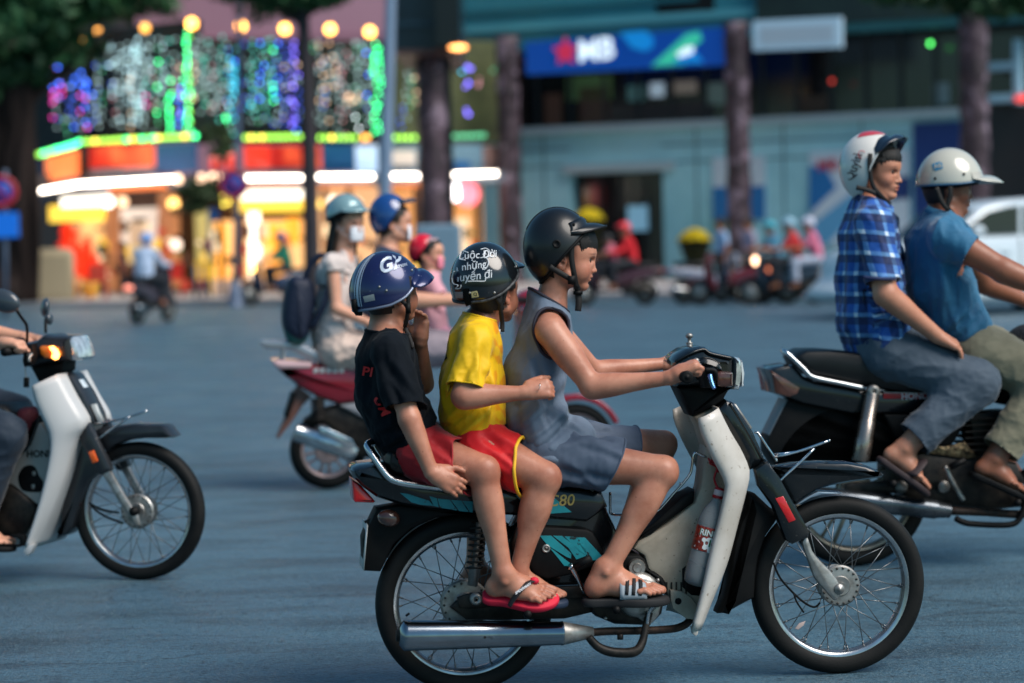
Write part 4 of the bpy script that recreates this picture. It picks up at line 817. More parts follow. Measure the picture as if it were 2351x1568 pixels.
# ------------------------------------------------------------ main motorbike
O=ground(1923,1545); FM=Frame(O,7.8)
def main_bike():
    fr=FM
    r=thing('underbone_motorbike','black underbone motorbike with white leg shield and teal stripes carrying three boys','motorbike',fr,group='motorbikes in the near lanes')
    S=lambda nm,pts,y0,y1,m,bev=.006,sm=0,parent=r,**k: part(nm,slab(fr,pts,y0,y1,bev,sm),m,parent,autosmooth=40,**k)
    cf=fr.at(1923,1342); cr=fr.at(1066,1384)
    Rf=cf[2]; Rrr=cr[2]
    fw=wheel(r,cf,Rf,.062,Rf*.805,.03,drum=.066); rw=wheel(r,cr,Rrr,.066,Rrr*.8,.03,drum=.078)
    part('valve_stem',tube([fr.at(1012-80,1414,-.01),fr.at(1040-100,1408,-.012)],.004,6),m_black,rw)
    part('tape_scrap',slab(fr,Z5([(550,1270),(575,1240),(610,1228),(600,1250),(570,1275)]),-.012,-.008,.001),mat('pale_scrap',C(220,190,180),.6),fw)
    # rear fender, plate, lights
    S('rear_fender',[(832,1238),(838,1222),(864,1168),(915,1160),(1010,1168),(1140,1178),(1150,1195),(1070,1180),(1000,1190),(945,1215),(905,1250),(886,1290),(874,1313),(835,1311)],-.055,.055,m_black,.012)
    arc=[fr.at(1066+209*math.cos(a)*.985,1384-209*math.sin(a),-.04)[[0,2]] for a in np.linspace(math.radians(150),math.radians(60),24)]+[fr.at(1066+204*math.cos(a)*.985,1384-204*math.sin(a),-.04)[[0,2]] for a in np.linspace(math.radians(60),math.radians(150),24)]
    part('wheel_guard',slabxz(arc,-.042,.042,.002),m_blackgloss,r)
    pl=[fr.at(838,1198,0),fr.at(829,1301,0)]; d=(pl[1]-pl[0]); 
    part('number_plate',sheet([[pl[0]+d*t+np.array([0,y,0]) for y in np.linspace(-.085,.085,4)] for t in (0,.5,1)]),m_plate,r,solid=.003)
    for y in (-.09,.09):
        p=fr.at(893,1190,y); part('turn_signal',ellips(p,(.036,.024,.027),rot=rotm(0,12)),m_brownlens,r)
        part('signal_stalk',tube([p,fr.at(900,1195,y*.3)],.008,8),m_black,r)
    part('tail_bracket',tube(path3(fr,[(838,1201,-.02),(856,1190,-.02),(868,1165,-.02)],3),.008,6),m_darkmetal,r)
    # tail fairing
    tf=S('tail_fairing',[(808,1082),(812,1076),(828,1071),(886,1064),(905,1085),(960,1096),(1086,1106),(1180,1112),(1290,1120),(1350,1122),(1385,1132),(1398,1165),(1350,1200),(1200,1186),(1086,1179),(990,1172),(920,1160),(866,1143),(832,1118),(812,1096)],-.118,.118,m_blackgloss,.03)
    S('tail_light',[(809,1103),(830,1117),(862,1152),(858,1155),(816,1154),(812,1150)],-.085,.085,m_redlens,.01)
    st=[Z3([(395,412),(450,420),(575,462),(600,492),(520,485),(465,470)]),Z3([(575,432),(620,445),(632,500),(600,492)]),Z3([(625,447),(700,455),(745,520),(640,503)]),Z3([(705,455),(770,460),(815,530),(755,522)]),Z3([(775,460),(838,465),(838,532),(822,530)]),
        Z3([(1095,425),(1180,425),(1140,470)]),Z3([(1190,430),(1330,440),(1440,530),(1300,540),(1240,500)])]
    for p_ in st: part('decal_stripe',slab(fr,p_,-.1195,-.1175,.0003),m_teal,tf,smooth=False)
    tx=fr.at(1287,1150,-.1185)
    part('lettering',text_on(lambda a,b: tx+np.array([a,-.0018,b]),'C80',.05,.01,.15),m_gold,tf,smooth=False)
    # seat
    S('seat',[(889,1052),(893,1040),(905,1035),(940,1052),(990,1066),(1060,1074),(1150,1080),(1230,1080),(1300,1086),(1350,1096),(1378,1110),(1383,1126),(1350,1130),(1250,1118),(1100,1108),(1000,1104),(940,1098),(904,1090),(890,1075)],-.125,.125,m_seat,.035,3)
    # grab rail
    g=[(1088,1126,-.135),(1040,1122,-.137),(995,1118,-.14),(940,1112,-.14),(912,1106,-.14),(893,1096,-.135),(872,1070,-.125),(852,1040,-.11),(844,1026,-.095),(846,1018,-.07),(858,1014,0),(858,1014,.07),(850,1024,.095),(872,1060,.12),(893,1090,.135),(940,1106,.14),(1085,1122,.135)]
    gr=part('grab_rail',tube(path3(fr,g,5),.0115,10),m_chrome,r)
    part('rail_bolt',lathe([(0,-.152),(.012,-.152),(.012,-.135)],10,'y',fr.at(1083,1127,0)),m_alu,gr)
    # body frame and side cover
    S('frame_cover',[(1200,1176),(1380,1128),(1390,1150),(1400,1190),(1412,1212),(1420,1228),(1408,1270),(1400,1300),(1360,1345),(1250,1350),(1180,1330),(1160,1250)],-.075,.075,m_blackgloss,.02)
    sc=S('side_cover',ZE([(-130,440),(-20,430),(200,440),(400,455),(455,480),(500,560),(560,690),(520,780),(420,800),(250,860),(60,900),(-60,860),(-170,640)]),-.115,-.02,m_black,.014)
    for p_ in [ZE([(-10,515),(90,515),(265,670),(262,715),(225,700),(60,600)]),ZE([(105,515),(185,518),(300,610),(395,690),(310,722),(240,620)]),ZE([(205,520),(285,525),(395,640),(390,688),(330,650)]),ZE([(295,530),(385,532),(530,690),(515,728),(430,730)]),ZE([(78,620),(110,640),(280,775),(205,778)])]:
        part('decal_stripe',slab(fr,p_,-.1165,-.1145,.0003),m_teal,sc,smooth=False)
    part('cover_lock',lathe([(.006,-.118),(.0105,-.12),(.0135,-.118),(.0135,-.11)],16,'y',fr.at(1241,1249,0)),m_alu,sc)
    # swingarm, chain case, shocks
    S('chain_case',Z3([(700,1110),(740,1070),(850,1050),(1000,1010),(1350,1000),(1560,1040),(1570,1140),(1400,1180),(1000,1190),(800,1185)]),-.075,-.045,m_darkmetal,.01)
    S('swingarm',[(1050,1372),(1080,1362),(1250,1350),(1330,1345),(1340,1372),(1250,1380),(1090,1398),(1055,1396)],-.09,-.07,m_darkmetal,.006)
    for y in (-.105,.105):
        a=fr.at(1100,1200,y); b=fr.at(1083,1364,y)
        sh=part('shock_absorber',conecap(b+(a-b)*.12,a,[(0,.016),(.25,.016),(.26,.02),(.3,.02),(.31,.009),(1,.009)]),m_alu,r)
        part('shock_spring',spring(b+(a-b)*.36,a,.024,8,.004),m_darkmetal,sh); part('shock_eye',lathe([(.006,y-.014),(.0125,y-.016),(.019,y-.01),(.019,y+.01)],16,'y',fr.at(1083,1364,0)*np.array([1,0,1])),m_alu,sh)
    # engine
    e=S('engine_case',ZE([(560,830),(690,800),(760,840),(930,850),(1030,890),(1060,960),(1050,1010),(1080,1080),(1060,1200),(980,1280),(900,1300),(650,1290),(480,1220),(430,1120),(450,930)]),-.11,.11,m_darkmetal,.02)
    S('engine_mount',ZE([(690,700),(760,682),(860,685),(905,720),(945,820),(1010,842),(1060,880),(1100,940),(1090,1000),(1000,900),(930,860),(700,860)]),-.1,.06,m_black,.01)
    part('flywheel_cover',lathe([(0,-.14),(.05,-.138),(.066,-.132),(.072,-.118),(.072,-.1)],32,'y',fr.at(1466,1366,-.12)*np.array([1,0,1])),m_alu,e)
    part('clutch_dome',ellips(fr.at(1484,1352,-.12),(.055,.03,.034),rot=rotm(0,14)),m_alu,e)
    part('oil_cap',lathe([(0,-.121),(.013,-.122),(.016,-.118),(.025,-.118),(.0275,-.112),(.0275,-.09)],24,'y',fr.at(1462,1303,-.11)*np.array([1,0,1])),m_alu,e,autosmooth=30)
    S('gasket_plate',ZE([(750,1110),(960,1110),(1050,1130),(1030,1210),(960,1290),(880,1260),(760,1180)]),-.125,-.1,m_alu,.01,parent=e)
    for k,(x,y) in enumerate(((1015,900),(895,1160),(1050,1040),(560,1230),(480,960))):
        p=fr.at(*ZE([(x,y)])[0],-.12)*np.array([1,0,1]); part('bolt',lathe([(0,-.132),(.005,-.132),(.006,-.118)],6,'y',p),m_alu,e)
    S('cylinder',ZE([(1060,930),(1220,935),(1300,915),(1330,960),(1310,1030),(1240,1040),(1200,1010),(1060,1000)]),-.045,.045,m_darkmetal,.008)
    for k in range(5): S('cooling_fin',ZE([(1090+k*42,920),(1102+k*42,920),(1102+k*42,1030),(1090+k*42,1030)]),-.06,.06,m_darkmetal,.001)
    # exhaust
    a=fr.at(928,1459,-.15); b=fr.at(1292,1454,-.15)
    mu=part('muffler',conecap(a,b,[(-.03,.03),(-.005,.046),(.0,.0475),(.02,.0475),(.5,.043),(.985,.036),(.99,.0375),(1.0,.0375)]),mat('muffler_chrome',C(146,152,160),.14,metal=1,var=(6,.6,C(104,108,114)),dirt=(34,.70,C(60,48,40))),r,autosmooth=50)
    part('muffler_tip',conecap(a-(b-a)*.05,a+(b-a)*.02,[(0,.018),(.5,.02),(1,.034)]),m_darkmetal,mu)
    part('muffler_cone',conecap(b,fr.at(1362,1452,-.15),[(0,.037),(.03,.036),(1,.017)]),m_alu,mu)
    part('exhaust_pipe',tube(path3(fr,[(1355,1452,-.15),(1400,1449,-.13),(1470,1448,-.1),(1530,1445,-.07),(1560,1440,-.05),(1580,1428,-.04),(1590,1405,-.03),(1585,1370,-.02)],5),.0125,10),mat('rusty_pipe',C(40,34,32),.6,metal=.5,var=(40,.9,C(72,54,44))),r)
    part('centre_stand',tube(path3(fr,[(1352,1463,-.17),(1372,1484,-.17),(1400,1496,-.17),(1440,1499,-.17),(1464,1492,-.17),(1476,1470,-.16),(1482,1440,-.15),(1490,1410,-.14)],4),[.012,.015,.016,.013,.011],8),m_darkmetal,r)
    part('stand_foot',tube(path3(fr,[(1424,1455,-.16),(1424,1468,-.16)],1),.01,8),m_darkmetal,r)
    part('stand_spring',spring(fr.at(1478,1478,-.165),fr.at(1494,1405,-.14),.006,12,.0022),m_darkmetal,r)
    part('gear_pedal',tube(path3(fr,[(1485,1440,-.15),(1490,1405,-.165),(1504,1388,-.185),(1508,1387,-.21)],4),[.006,.006,.008],8),m_chrome,r)
    for y in (-.14,.14): part('foot_peg',tube([fr.at(1415,1402,y),fr.at(1415,1400,y*1.9)],.012,8),m_black,r)
    for y in (-.14,.14): part('rear_foot_peg',tube([fr.at(1210,1412,y),fr.at(1212,1410,y*1.7)],.012,8),m_black,r)
    kk=part('kick_lever',tube(path3(fr,[(1340,1358,-.12),(1326,1328,-.135),(1314,1306,-.145),(1308,1300,-.15)],4),[.006,.007,.01,.012],8),m_chrome,r)
    part('kick_rubber',tube([fr.at(1321,1301,-.17),fr.at(1356,1281,-.19)],.0115,10),m_black,kk)
    # tunnel, step-through strip, middle rack
    S('tunnel_cover',Z4([(770,330),(800,300),(880,560),(870,800),(800,1080),(760,1200),(700,1300),(680,1290),(580,1190),(520,1090),(490,1050),(450,1010),(430,940),(370,900),(400,850),(560,760),(710,640),(740,560)]),-.055,.055,m_cream,.015)
    S('tunnel_lug',ZE([(1125,985),(1220,995),(1310,1050),(1400,1180),(1345,1240),(1270,1240),(1150,1150),(1130,1080)]),-.07,-.045,m_cream,.005)
    part('lug_hole',lathe([(0,-.0715),(.009,-.0715),(.012,-.069)],16,'y',fr.at(*ZE([(1195,1085)])[0],-.07)*np.array([1,0,1])),m_black,r)
    S('air_hole',Z4([(640,1010),(700,960),(760,1010),(765,1120),(740,1160),(690,1155),(640,1110)]),-.0575,-.05,m_black,.001)
    S('step_strip',Z4([(335,905),(420,838),(470,822),(560,745),(640,690),(705,645),(712,572),(640,610),(500,740),(420,800),(340,870),(300,860),(265,770),(225,690),(190,600),(120,600),(150,700),(230,850),(300,920)]),-.062,.062,m_black,.01)
    for y in (-.05,.05):
        part('middle_rack',tube(path3(fr,[(1602+20,1050,y),(1600,1040,y),(1592,1046,y),(1588,1075,y),(1580,1095,y),(1545,1135,y),(1500,1180,y),(1440,1182,y),(1405,1180,y),(1401,1168,y),(1401,1130,y)],3),.0042,8),m_chrome,r)
    part('rack_crossbar',tube([fr.at(1562,1110,-.05),fr.at(1562,1110,.05)],.004,6),m_chrome,r)
    # leg shield
    lead=[(1646,938),(1674,994),(1699,1036),(1717,1080),(1714,1112),(1691,1202),(1666,1294),(1633,1377),(1606,1446)]
    trail=[(1606,960),(1610,990),(1634,1045),(1661,1096),(1667,1120),(1655,1180),(1634,1262),(1616,1346),(1590,1446)]
    sh=part('leg_shield',shield(fr,lead,trail,.17,.2,.008),m_white,r,solid=.005)
    S('shield_foot',[(1589,1440),(1606,1440),(1602,1458),(1597,1461),(1591,1456)],-.2,-.17,m_white,.004)
    S('steering_column_cover',[(1594,957),(1640,936),(1662,960),(1690,1010),(1700,1060),(1690,1110),(1650,1130),(1625,1080),(1622,1030),(1606,980)],-.055,.055,m_cream,.012)
    fc=S('front_cover',Z4([(818,130),(850,105),(885,72),(905,80),(930,92),(1020,225),(1040,258),(1062,310),(1095,380),(1105,420),(1060,450),(1010,470),(985,400),(930,300),(870,210)]),-.07,.07,m_blackgloss,.022)
    S('chrome_badge',Z4([(918,92),(940,96),(1030,228),(1022,245),(995,268),(985,262),(905,130)]),-.028,.028,m_alu,.008,parent=fc)
    for y in (-.045,.045): part('trim_ridge',tube(path3(fr,[(1676,925,y*1.5),(1700,965,y*1.5),(1735,1025,y*1.5),(1752,1058,y*1.5)],3),.005,6),m_chrome if 0 else m_blackgloss,fc)
    # handlebar cowl, headlight
    up=S('handlebar_cowl',ZH([(60,560),(75,515),(130,455),(250,375),(440,335),(510,345),(560,390),(700,430),(860,465),(885,500),(880,700),(860,900),(700,860),(560,900),(420,880),(110,880),(55,690)]),-.1,.1,m_blackgloss,.03)
    S('lower_cowl',ZH([(110,890),(420,860),(560,900),(700,880),(860,900),(810,935),(770,1000),(740,1065),(600,1160),(330,1285),(300,1270),(200,1080)]),-.07,.07,m_black,.02)
    S('cowl_bulge',ZH([(390,520),(480,480),(600,500),(700,560),(735,660),(640,690),(500,660),(400,600)]),-.135,-.09,m_blackgloss,.02,2)
    part('cowl_ridge',tube(path3(fr,[(*ZH([(75,540)])[0],-.1),(*ZH([(250,440)])[0],-.108),(*ZH([(450,372)])[0],-.1),(*ZH([(560,430)])[0],-.1),(*ZH([(860,495)])[0],-.1)],4),.005,6),m_blackgloss,up)
    hl=S('headlight',ZH([(885,475),(960,490),(985,520),(990,700),(975,860),(950,925),(862,918),(875,800),(885,650)]),-.085,.085,m_glass,.02)
    S('headlight_lens',ZH([(975,520),(990,540),(1004,740),(1004,870),(975,880),(985,700)]),-.07,.07,mat('headlight_lens',(.8,.85,.9),.05,coat=1,metal=.3),.006,parent=hl)
    S('turn_signal',ZH([(640,690),(700,672),(850,680),(866,700),(866,870),(850,885),(700,885),(640,860)]),-.16,-.09,m_brownlens,.012)
    S('switch_housing',ZH([(480,640),(600,640),(635,680),(640,840),(600,900),(480,900),(440,760)]),-.2,-.12,m_black,.012)
    part('brake_lever',tube(path3(fr,[(*ZH([(545,715)])[0],-.215),(*ZH([(560,790)])[0],-.225),(*ZH([(580,850)])[0],-.235),(*ZH([(604,905)])[0],-.24)],4),[.008,.007,.006],8),m_purple,r)
    part('lever_holder',tube(path3(fr,[(*ZH([(470,650)])[0],-.21),(*ZH([(590,655)])[0],-.21),(*ZH([(620,700)])[0],-.21),(*ZH([(620,780)])[0],-.2)],3),.008,8),m_black,r)
    for s in (-1,1):
        a=fr.at(1578,866,-.36) if s<0 else fr.at(1545,842,.33); b=a.copy(); b[1]-=s*.15
        gp=part('handle_grip',tube([a,b],.0165,16),m_black,r); 
        if s<0: part('grip_end',lathe([(0,-.004),(.005,-.004),(.006,.0),(.013,-.002),(.0195,.001),(.02,.005),(.018,.008)],24,'y',a),m_black,gp)
        c_=b.copy(); c_[1]-=s*.1; part('handlebar',tube([b,c_],.011,10),m_chrome,r)
    for (p,yy,sc_) in (((268,300),.05,1.),((358,540),-.15,.75)):
        x,y=ZH([p])[0]; q=fr.at(x,y,yy); s_=sc_
        st_=part('mirror_stud',lathe([(.013*s_,-.012),(.014*s_,-.006),(.009*s_,-.004),(.011*s_,.002),(.011*s_,.005),(.006*s_,.007),(.006*s_,.018),(.0115*s_,.022),(.0125*s_,.028),(.008*s_,.034),(0,.036)] if yy>0 else [(.016,-.012),(.016,-.006),(.011,-.004),(.013,.0),(.009,.004),(.01,.008),(.006,.011),(0,.013)],14,'z',q),m_alu,r)
    # front fender, forks, rack
    S('front_fender',Z5([(395,335),(430,365),(470,372),(560,356),(700,348),(850,350),(950,368),(1010,392),(1052,420),(1040,436),(950,450),(860,462),(760,480),(680,505),(610,545),(562,582),(520,560),(470,470),(400,400)]),-.05,.05,m_blackgloss,.024)
    S('fender_lining',Z5([(560,585),(610,548),(680,512),(760,516),(820,520),(700,528),(640,545),(590,575)]),-.038,.038,mat('pale_fender_edge',C(120,140,156),.35,metal=.3),.002)
    S('mudguard_flap',Z5([(285,510),(340,525),(420,600),(480,640),(450,690),(400,760),(360,880),(345,980),(335,1105),(250,1150),(180,1190),(132,1192),(140,1170),(175,1100),(190,1030),(200,900),(215,800),(250,680),(290,610)]),-.06,.06,m_black,.03)
    for y in (-.088,.088):
        w=.012
        lg=S('fork_leg',Z5([(590,790),(625,765),(650,840),(700,900),(760,960),(800,1020),(815,1060),(790,1110),(765,1110),(720,1060),(660,990),(620,880)]),y-w,y+w,m_alu,.011,2)
        S('fork_cover',Z5([(330,390),(400,345),(470,430),(540,560),(600,660),(636,740),(625,770),(540,805),(500,780),(470,700),(430,590),(350,480)]),y-.022,y+.022,m_blackgloss,.012)
        S('reflector',Z5([(443,550),(487,536),(556,668),(518,684)]),y-.026 if y<0 else y+.018,y-.02 if y<0 else y+.026,m_redrefl,.002)
        part('axle_bolt',lathe([(0,-.022),(.007,-.022),(.008,-.018),(.015,-.018),(.018,-.012),(.018,.012)],12,'y',fr.at(*Z5([(790,1048)])[0],y)),m_alu,lg)
    rk=[[(*p,y) for p in Z5([(330,190),(345,185),(395,260),(440,325),(450,345)])] for y in (-.06,.06)]
    for t in rk: part('rack_rod',tube(path3(fr,t,2),.0042,8),m_chrome,r)
    for y in (-.07,-.02,.02,.07):
        part('rack_rod',tube(path3(fr,[(*p,y) for p in Z5([(440,320 if abs(y)>.05 else 305),(560,292),(660,258),(742,228)])],2),.0042,8),m_chrome,r)
    for y in (-.07,.07):
        part('rack_brace',tube(path3(fr,[(*p,y*1.25) for p in Z5([(428,492),(500,420),(590,340),(658,272)])],2),.0042,8),m_chrome,r)
        part('brace_eye',lathe([(.004,y*1.25-.003),(.01,y*1.25-.003),(.01,y*1.25+.003)],12,'y',fr.at(*Z5([(428,492)])[0],y*1.25)*np.array([1,0,1])),m_chrome,r)
    part('rack_crossbar',tube([fr.at(*Z5([(740,228)])[0],-.07),fr.at(*Z5([(740,228)])[0],.07)],.0042,8),m_chrome,r)
    part('rack_crossbar',tube([fr.at(*Z5([(445,318)])[0],-.07),fr.at(*Z5([(445,318)])[0],.07)],.0042,8),m_chrome,r)
    part('brake_cable',tube(path3(fr,[(*p,-.06) for p in Z5([(432,905),(470,990),(545,1075),(610,1130),(660,1150),(690,1125)])],4),.0035,6),m_black,r)
    part('speedometer_cable',tube(path3(fr,[(*p,-.07) for p in Z5([(545,1075),(560,1120),(600,1180)])],3),.003,6),m_black,r)
    return r
BIKE=main_bike()
# soft drink bottle hung inside the leg shield
def bottle():
    fr=FM; a=fr.at(1597,1345,-.13); b=fr.at(1653,1122,-.13); L=np.linalg.norm(b-a)
    r=thing('plastic_bottle','clear plastic soft drink bottle with red cap hung behind the white leg shield','bottle',fr,off=tuple(a))
    R_=.043; prof=[(0,.012),(.01,.03),(.04,R_*.93),(.1,R_),(.28,R_),(.3,R_*.97),(.58,R_*.97),(.62,R_),(.68,R_*.98),(.78,R_*.78),(.87,R_*.42),(.9,.0135),(.93,.0135)]
    part('bottle_shell',conecap(a,b,prof,32),mat('clear_plastic',(.8,.87,.9),.05,trans=.78,ior=1.09,spec=.6,bump=(40,.2,.004),coat=.25),r)
    part('cola_drink',conecap(a,b,[(.04,R_*.85),(.1,R_*.92),(.2,R_*.92)],24),mat('cola_drink',C(40,34,38),.1,trans=.6,ior=1.2),r)
    lb=part('bottle_label',conecap(a,b,[(.36,R_*.99),(.363,R_*1.0),(.6,R_*1.0),(.603,R_*.99)],40),mat('bottle_label',C(92,20,18),.35,var=(95,1,C(190,60,40)),dirt=(120,.64,C(235,225,220))),r)
    ax=unit(b-a); side=unit(np.cross(ax,[0,1.,0])); side=side if side[0]>0 else -side
    def on(c0,rr=R_*1.02):
        def f(x,y):
            t=x/rr; return a+(b-a)*c0+ax*y+side*(math.sin(t)*rr)+np.array([0,-1.,0])*math.cos(t)*rr
        return f
    part('label_lettering',text_on(on(.545,R_*1.03),'RINDA',.026,.02),mat('label_white',C(238,240,236),.4),lb,smooth=False)
    part('label_lettering',text_on(on(.545,R_*1.02),'RINDA',.0275,.05),mat('label_green',C(20,110,70),.4),lb,smooth=False)
    part('label_logo',text_on(on(.45,R_*1.03),'1',.03,.03),mat('label_green',C(20,110,70),.4),lb,smooth=False)
    bub=[]
    for (x,y,q) in ((0,0,.019),(-.012,-.014,.008),(.016,-.016,.009),(.022,.004,.006),(-.02,.008,.007),(.004,-.022,.007)):
        f=on(.45,R_*1.015); V=[f(x,y)]+[f(x+q*math.cos(t),y+q*math.sin(t)) for t in np.linspace(0,2*math.pi,17)[:-1]]; bub.append((np.array(V),[(0,i+1,(i+1)%16+1) for i in range(16)]))
    part('label_bubbles',join(*bub),mat('label_white',C(238,240,236),.4),lb,smooth=False)['kind']='stuff'
    part('bottle_cap',conecap(a,b,[(.925,.0155),(.93,.0165),(.985,.0165),(.99,.015)],20),mat('red_white_cap',C(215,190,190),.35),r)
    part('cap_ring',conecap(a,b,[(.9,.0165),(.905,.0185),(.928,.0185),(.93,.0165)],20),mat('red_ring',C(170,16,26),.35),r)
    part('cap_ring',conecap(a,b,[(.985,.0158),(.99,.0165),(1.0,.0165),(1.01,.01)],20),MATS['red_ring'],r)
    part('red_string',tube(path3(fr,[(1652,1128,-.14),(1643,1110,-.13),(1640,1096,-.12),(1646,1078,-.12),(1644,1068,-.12),(1632,1060,-.11),(1626,1052,-.1)],5),.0035,6),MATS['red_ring'],r)
    part('red_string',tube(path3(fr,[(1644,1068,-.12),(1634,1056,-.12),(1630,1064,-.12),(1644,1072,-.12),(1649,1085,-.12)],5),.0028,6),MATS['red_ring'],r)
bottle()
from mathutils.bvhtree import BVHTree
m_skin=mat('skin_tan',C(190,132,108),.43,sss=.1,coat=.06,bump=(160,.22,.001),var=(11,.9,C(160,100,78)),dirt=(150,.70,C(120,70,52)),attr='tint',spec=.4)
m_skin2=mat('skin_brown',C(168,108,80),.48,sss=.1,bump=(220,.12,.001),var=(16,.5,C(150,94,70)),attr='tint',spec=.45)
m_skin3=mat('skin_pale',C(208,152,126),.5,sss=.12,attr='tint',spec=.4)
m_hair=mat('black_hair',C(18,15,14),.55,bump=(500,.6,.002),var=(200,.6,C(32,26,24)),stretch=(1,1,.25))
m_strap=mat('black_webbing',C(14,14,15),.7,bump=(700,.4))
m_eye=mat('eye_white',C(150,138,130),.35); m_iris=mat('dark_iris',C(22,14,11),.12,coat=.6)
m_nail=mat('finger_nail',C(228,180,160),.3)
def loops(V,Q):
    """ordered open edges of a clipped mesh"""
    e={}; 
    for k in range(4):
        a=Q[:,k];b=Q[:,(k+1)%4]
        for x,y in zip(a.tolist(),b.tolist()):
            if x!=y: e[(x,y)]=e.get((x,y),0)+1
    bd={a:b for (a,b) in e if (b,a) not in e}; out=[]
    while bd:
        s,n=bd.popitem(); L=[s]
        while n in bd and n!=s: L.append(n); n=bd.pop(n)
        if len(L)>12: out.append(V[L])
    return out
def hem_tubes(V,Q,near,r,flat=1.,step=3,n=6):
    ms=[]
    for L in loops(V,Q):
        c=L.mean(0)
        if len(L)<40: continue
        for p,R_ in near:
            if np.linalg.norm(c-p)<R_:
                q=L.copy()
                for _ in range(6): q=(np.roll(q,1,0)+q*2+np.roll(q,-1,0))/4
                q=q[::step]
                if len(q)>6: ms.append(tube(q,r,n,closed=True))
    return join(*ms) if ms else None
class Proj:
    """lays flat print onto a curved surface, thrown along the frame's sideways axis"""
    def __init__(s,V,Q): s.b=BVHTree.FromPolygons([tuple(v) for v in V],[tuple(map(int,q)) for q in Q])
    def __call__(s,x,z,off=.0015,y0=-1.2,dr=(0,1,0),back=0):
        h=s.b.ray_cast(Vector((x,y0,z)),Vector(dr))
        if h[0] is None: return None
        n=h[1]; n=n if n.y<0 else -n
        return np.array(h[0])+np.array(n)*off
    def patch(s,poly,off=.0015,n=7):
        """filled outline (x,z) subdivided by a small grid"""
        p=np.asarray(poly); c=p.mean(0); V=[];Fc=[];N=len(p)
        for k in range(n+1):
            for q in p:
                a=c+(q-c)*k/n; V.append(s(a[0],a[1],off))
        if any(v is None for v in V):
            g=[v for v in V if v is not None]
            if not g: return None
            V=[v if v is not None else g[0] for v in V]
        for k in range(n):
            for j in range(N): Fc.append((k*N+j,(k+1)*N+j,(k+1)*N+(j+1)%N,k*N+(j+1)%N))
        return np.array(V),Fc
    def text(s,c,st,size,bold=0,shear=0,rot=0,off=.002,spacing=1.,sx=1.):
        V,Fc=text2d(st,size,bold,shear,spacing); a,b=math.cos(rot),math.sin(rot); o=[]
        for x,y in V: x*=sx; o.append(s(c[0]+x*a-y*b,c[2]+x*b+y*a,off))
        ys=[v[1] for v in o if v is not None]; md=np.median(ys) if ys else 0; bad={i for i,v in enumerate(o) if v is None or abs(v[1]-md)>.04}; o=[v if v is not None else np.zeros(3) for v in o]
        return np.array(o),[f for f in Fc if not bad&set(f)]
def head_extras(root,c,H,R,q,hair=True,look=(1,0,0),eyes=True,side=(-1,1),hairline=.17,nape=-.36,fringe=None,infl=.02,temple=.12):
    """eyes, lashes and hair of one head"""
    if eyes:
        for s in side:
            e=part('eye',ellips(q(.288,s*.125,-.008),.0585*H,18,12),m_eye,root)
            d=R@unit(np.array([1,s*.14,-.06])+np.array(look)*0); p=q(.288,s*.125,-.008)
            part('iris',conecap(p+d*.05*H,p+d*.0605*H,[(0,.036*H),(.9,.034*H),(1,.016*H)],14),m_iris,e)
            g=[]
            for sg,zz in ((1,.026),(1,.012)):
                g.append([q(.288+.064*math.cos(a)*.93,s*.125+.064*math.sin(a),-.008+zz-.02*abs(math.sin(a))**2) for a in np.linspace(-1.0,1.0,9)])
            part('eyelash',sheet(g),m_iris,e,solid=.0006)
    if hair:
        V,Fc=ellips((0,0,0),(1,1,1),56,40); V=V*np.array([.43+infl,.345+infl,.385+infl])+np.array([-.035,0,.12])
        V[:,2]=np.where((V[:,0]<-.1)&(V[:,2]<.05),.05+(V[:,2]-.05)*1.55,V[:,2])
        w=wave3(V,26,3,(1,1,.3))*.006; V=V*(1+w[:,None])
        def keep(p):
            x,y,z=p
            hl=hairline+(.0 if x>.2 else 0)
            if x>temple: return z>hl+.12*(x>.26)
            if x>-.02: return z>.03 and abs(y)>.0
            if x>-.16: return z>.06
            return z>nape+.1*max(0,(x+.3))*2
        kp=[keep(v) for v in V]; Fc=[f for f in Fc if sum(kp[i] for i in f)>=3]
        W_=np.array([c+R@(v*H) for v in V]); part('hair',(W_,Fc),m_hair,root)
    if fringe:
        ms=[]; rr=np.random.RandomState(3)
        for e_ in fringe:
            if len(e_)==2:
                a_,l=e_; P4=[q(.33*math.cos(a_),.30*math.sin(a_),.40),q(.385*math.cos(a_),.325*math.sin(a_),.30),q(.41*math.cos(a_+.02),.34*math.sin(a_+.02),.27-l*.5),q(.406*math.cos(a_+.07),.335*math.sin(a_+.07),.26-l)]
                ms.append(tube(catmull(P4,2),[.007*H/.2,.0055*H/.2,.0006],5,flat=.5)); continue
            x,y,z,l,dx,dy=e_
            p0=q(x,y,z); ms.append(tube([p0,q(x+dx*.5+.015,y+dy*.5,z-l*.5),q(x+dx,y+dy,z-l)],[.0075*H/.2,.006*H/.2,.0008],5,flat=.5))
        o=part('fringe',join(*ms),m_hair,root); o['kind']='stuff'
def cloth(name,root,prims,h,infl,cuts,m,folds=(),noise=(.0022,26,1),st=(1,1,1),thick=.003,rl=2,hem=None,tintf=None,label=None,uvf=None):
    V,Q=garment(prims,h,infl,cuts,folds,noise,thick,rl,st)
    t=tintf(V) if tintf else np.ones((len(V),3))
    uv=uvf(V) if uvf else None
    o=part(name,(V,Q),m,root,tint=t,solid=thick,label=label,uv=uv)
    if hem:
        for nm,near,r,mm in hem:
            d=hem_tubes(V,Q,near,r)
            if d is not None: part(nm,d,mm,o)
    return o,V,Q
def strapset(root,hm,fr,pts,w=.017,m=None):
    for p in pts: part('chin_strap',band(path3(fr,p,4),w if len(p)<9 else w,.0022,(0,1,0) if 1 else None),m or m_strap,hm)
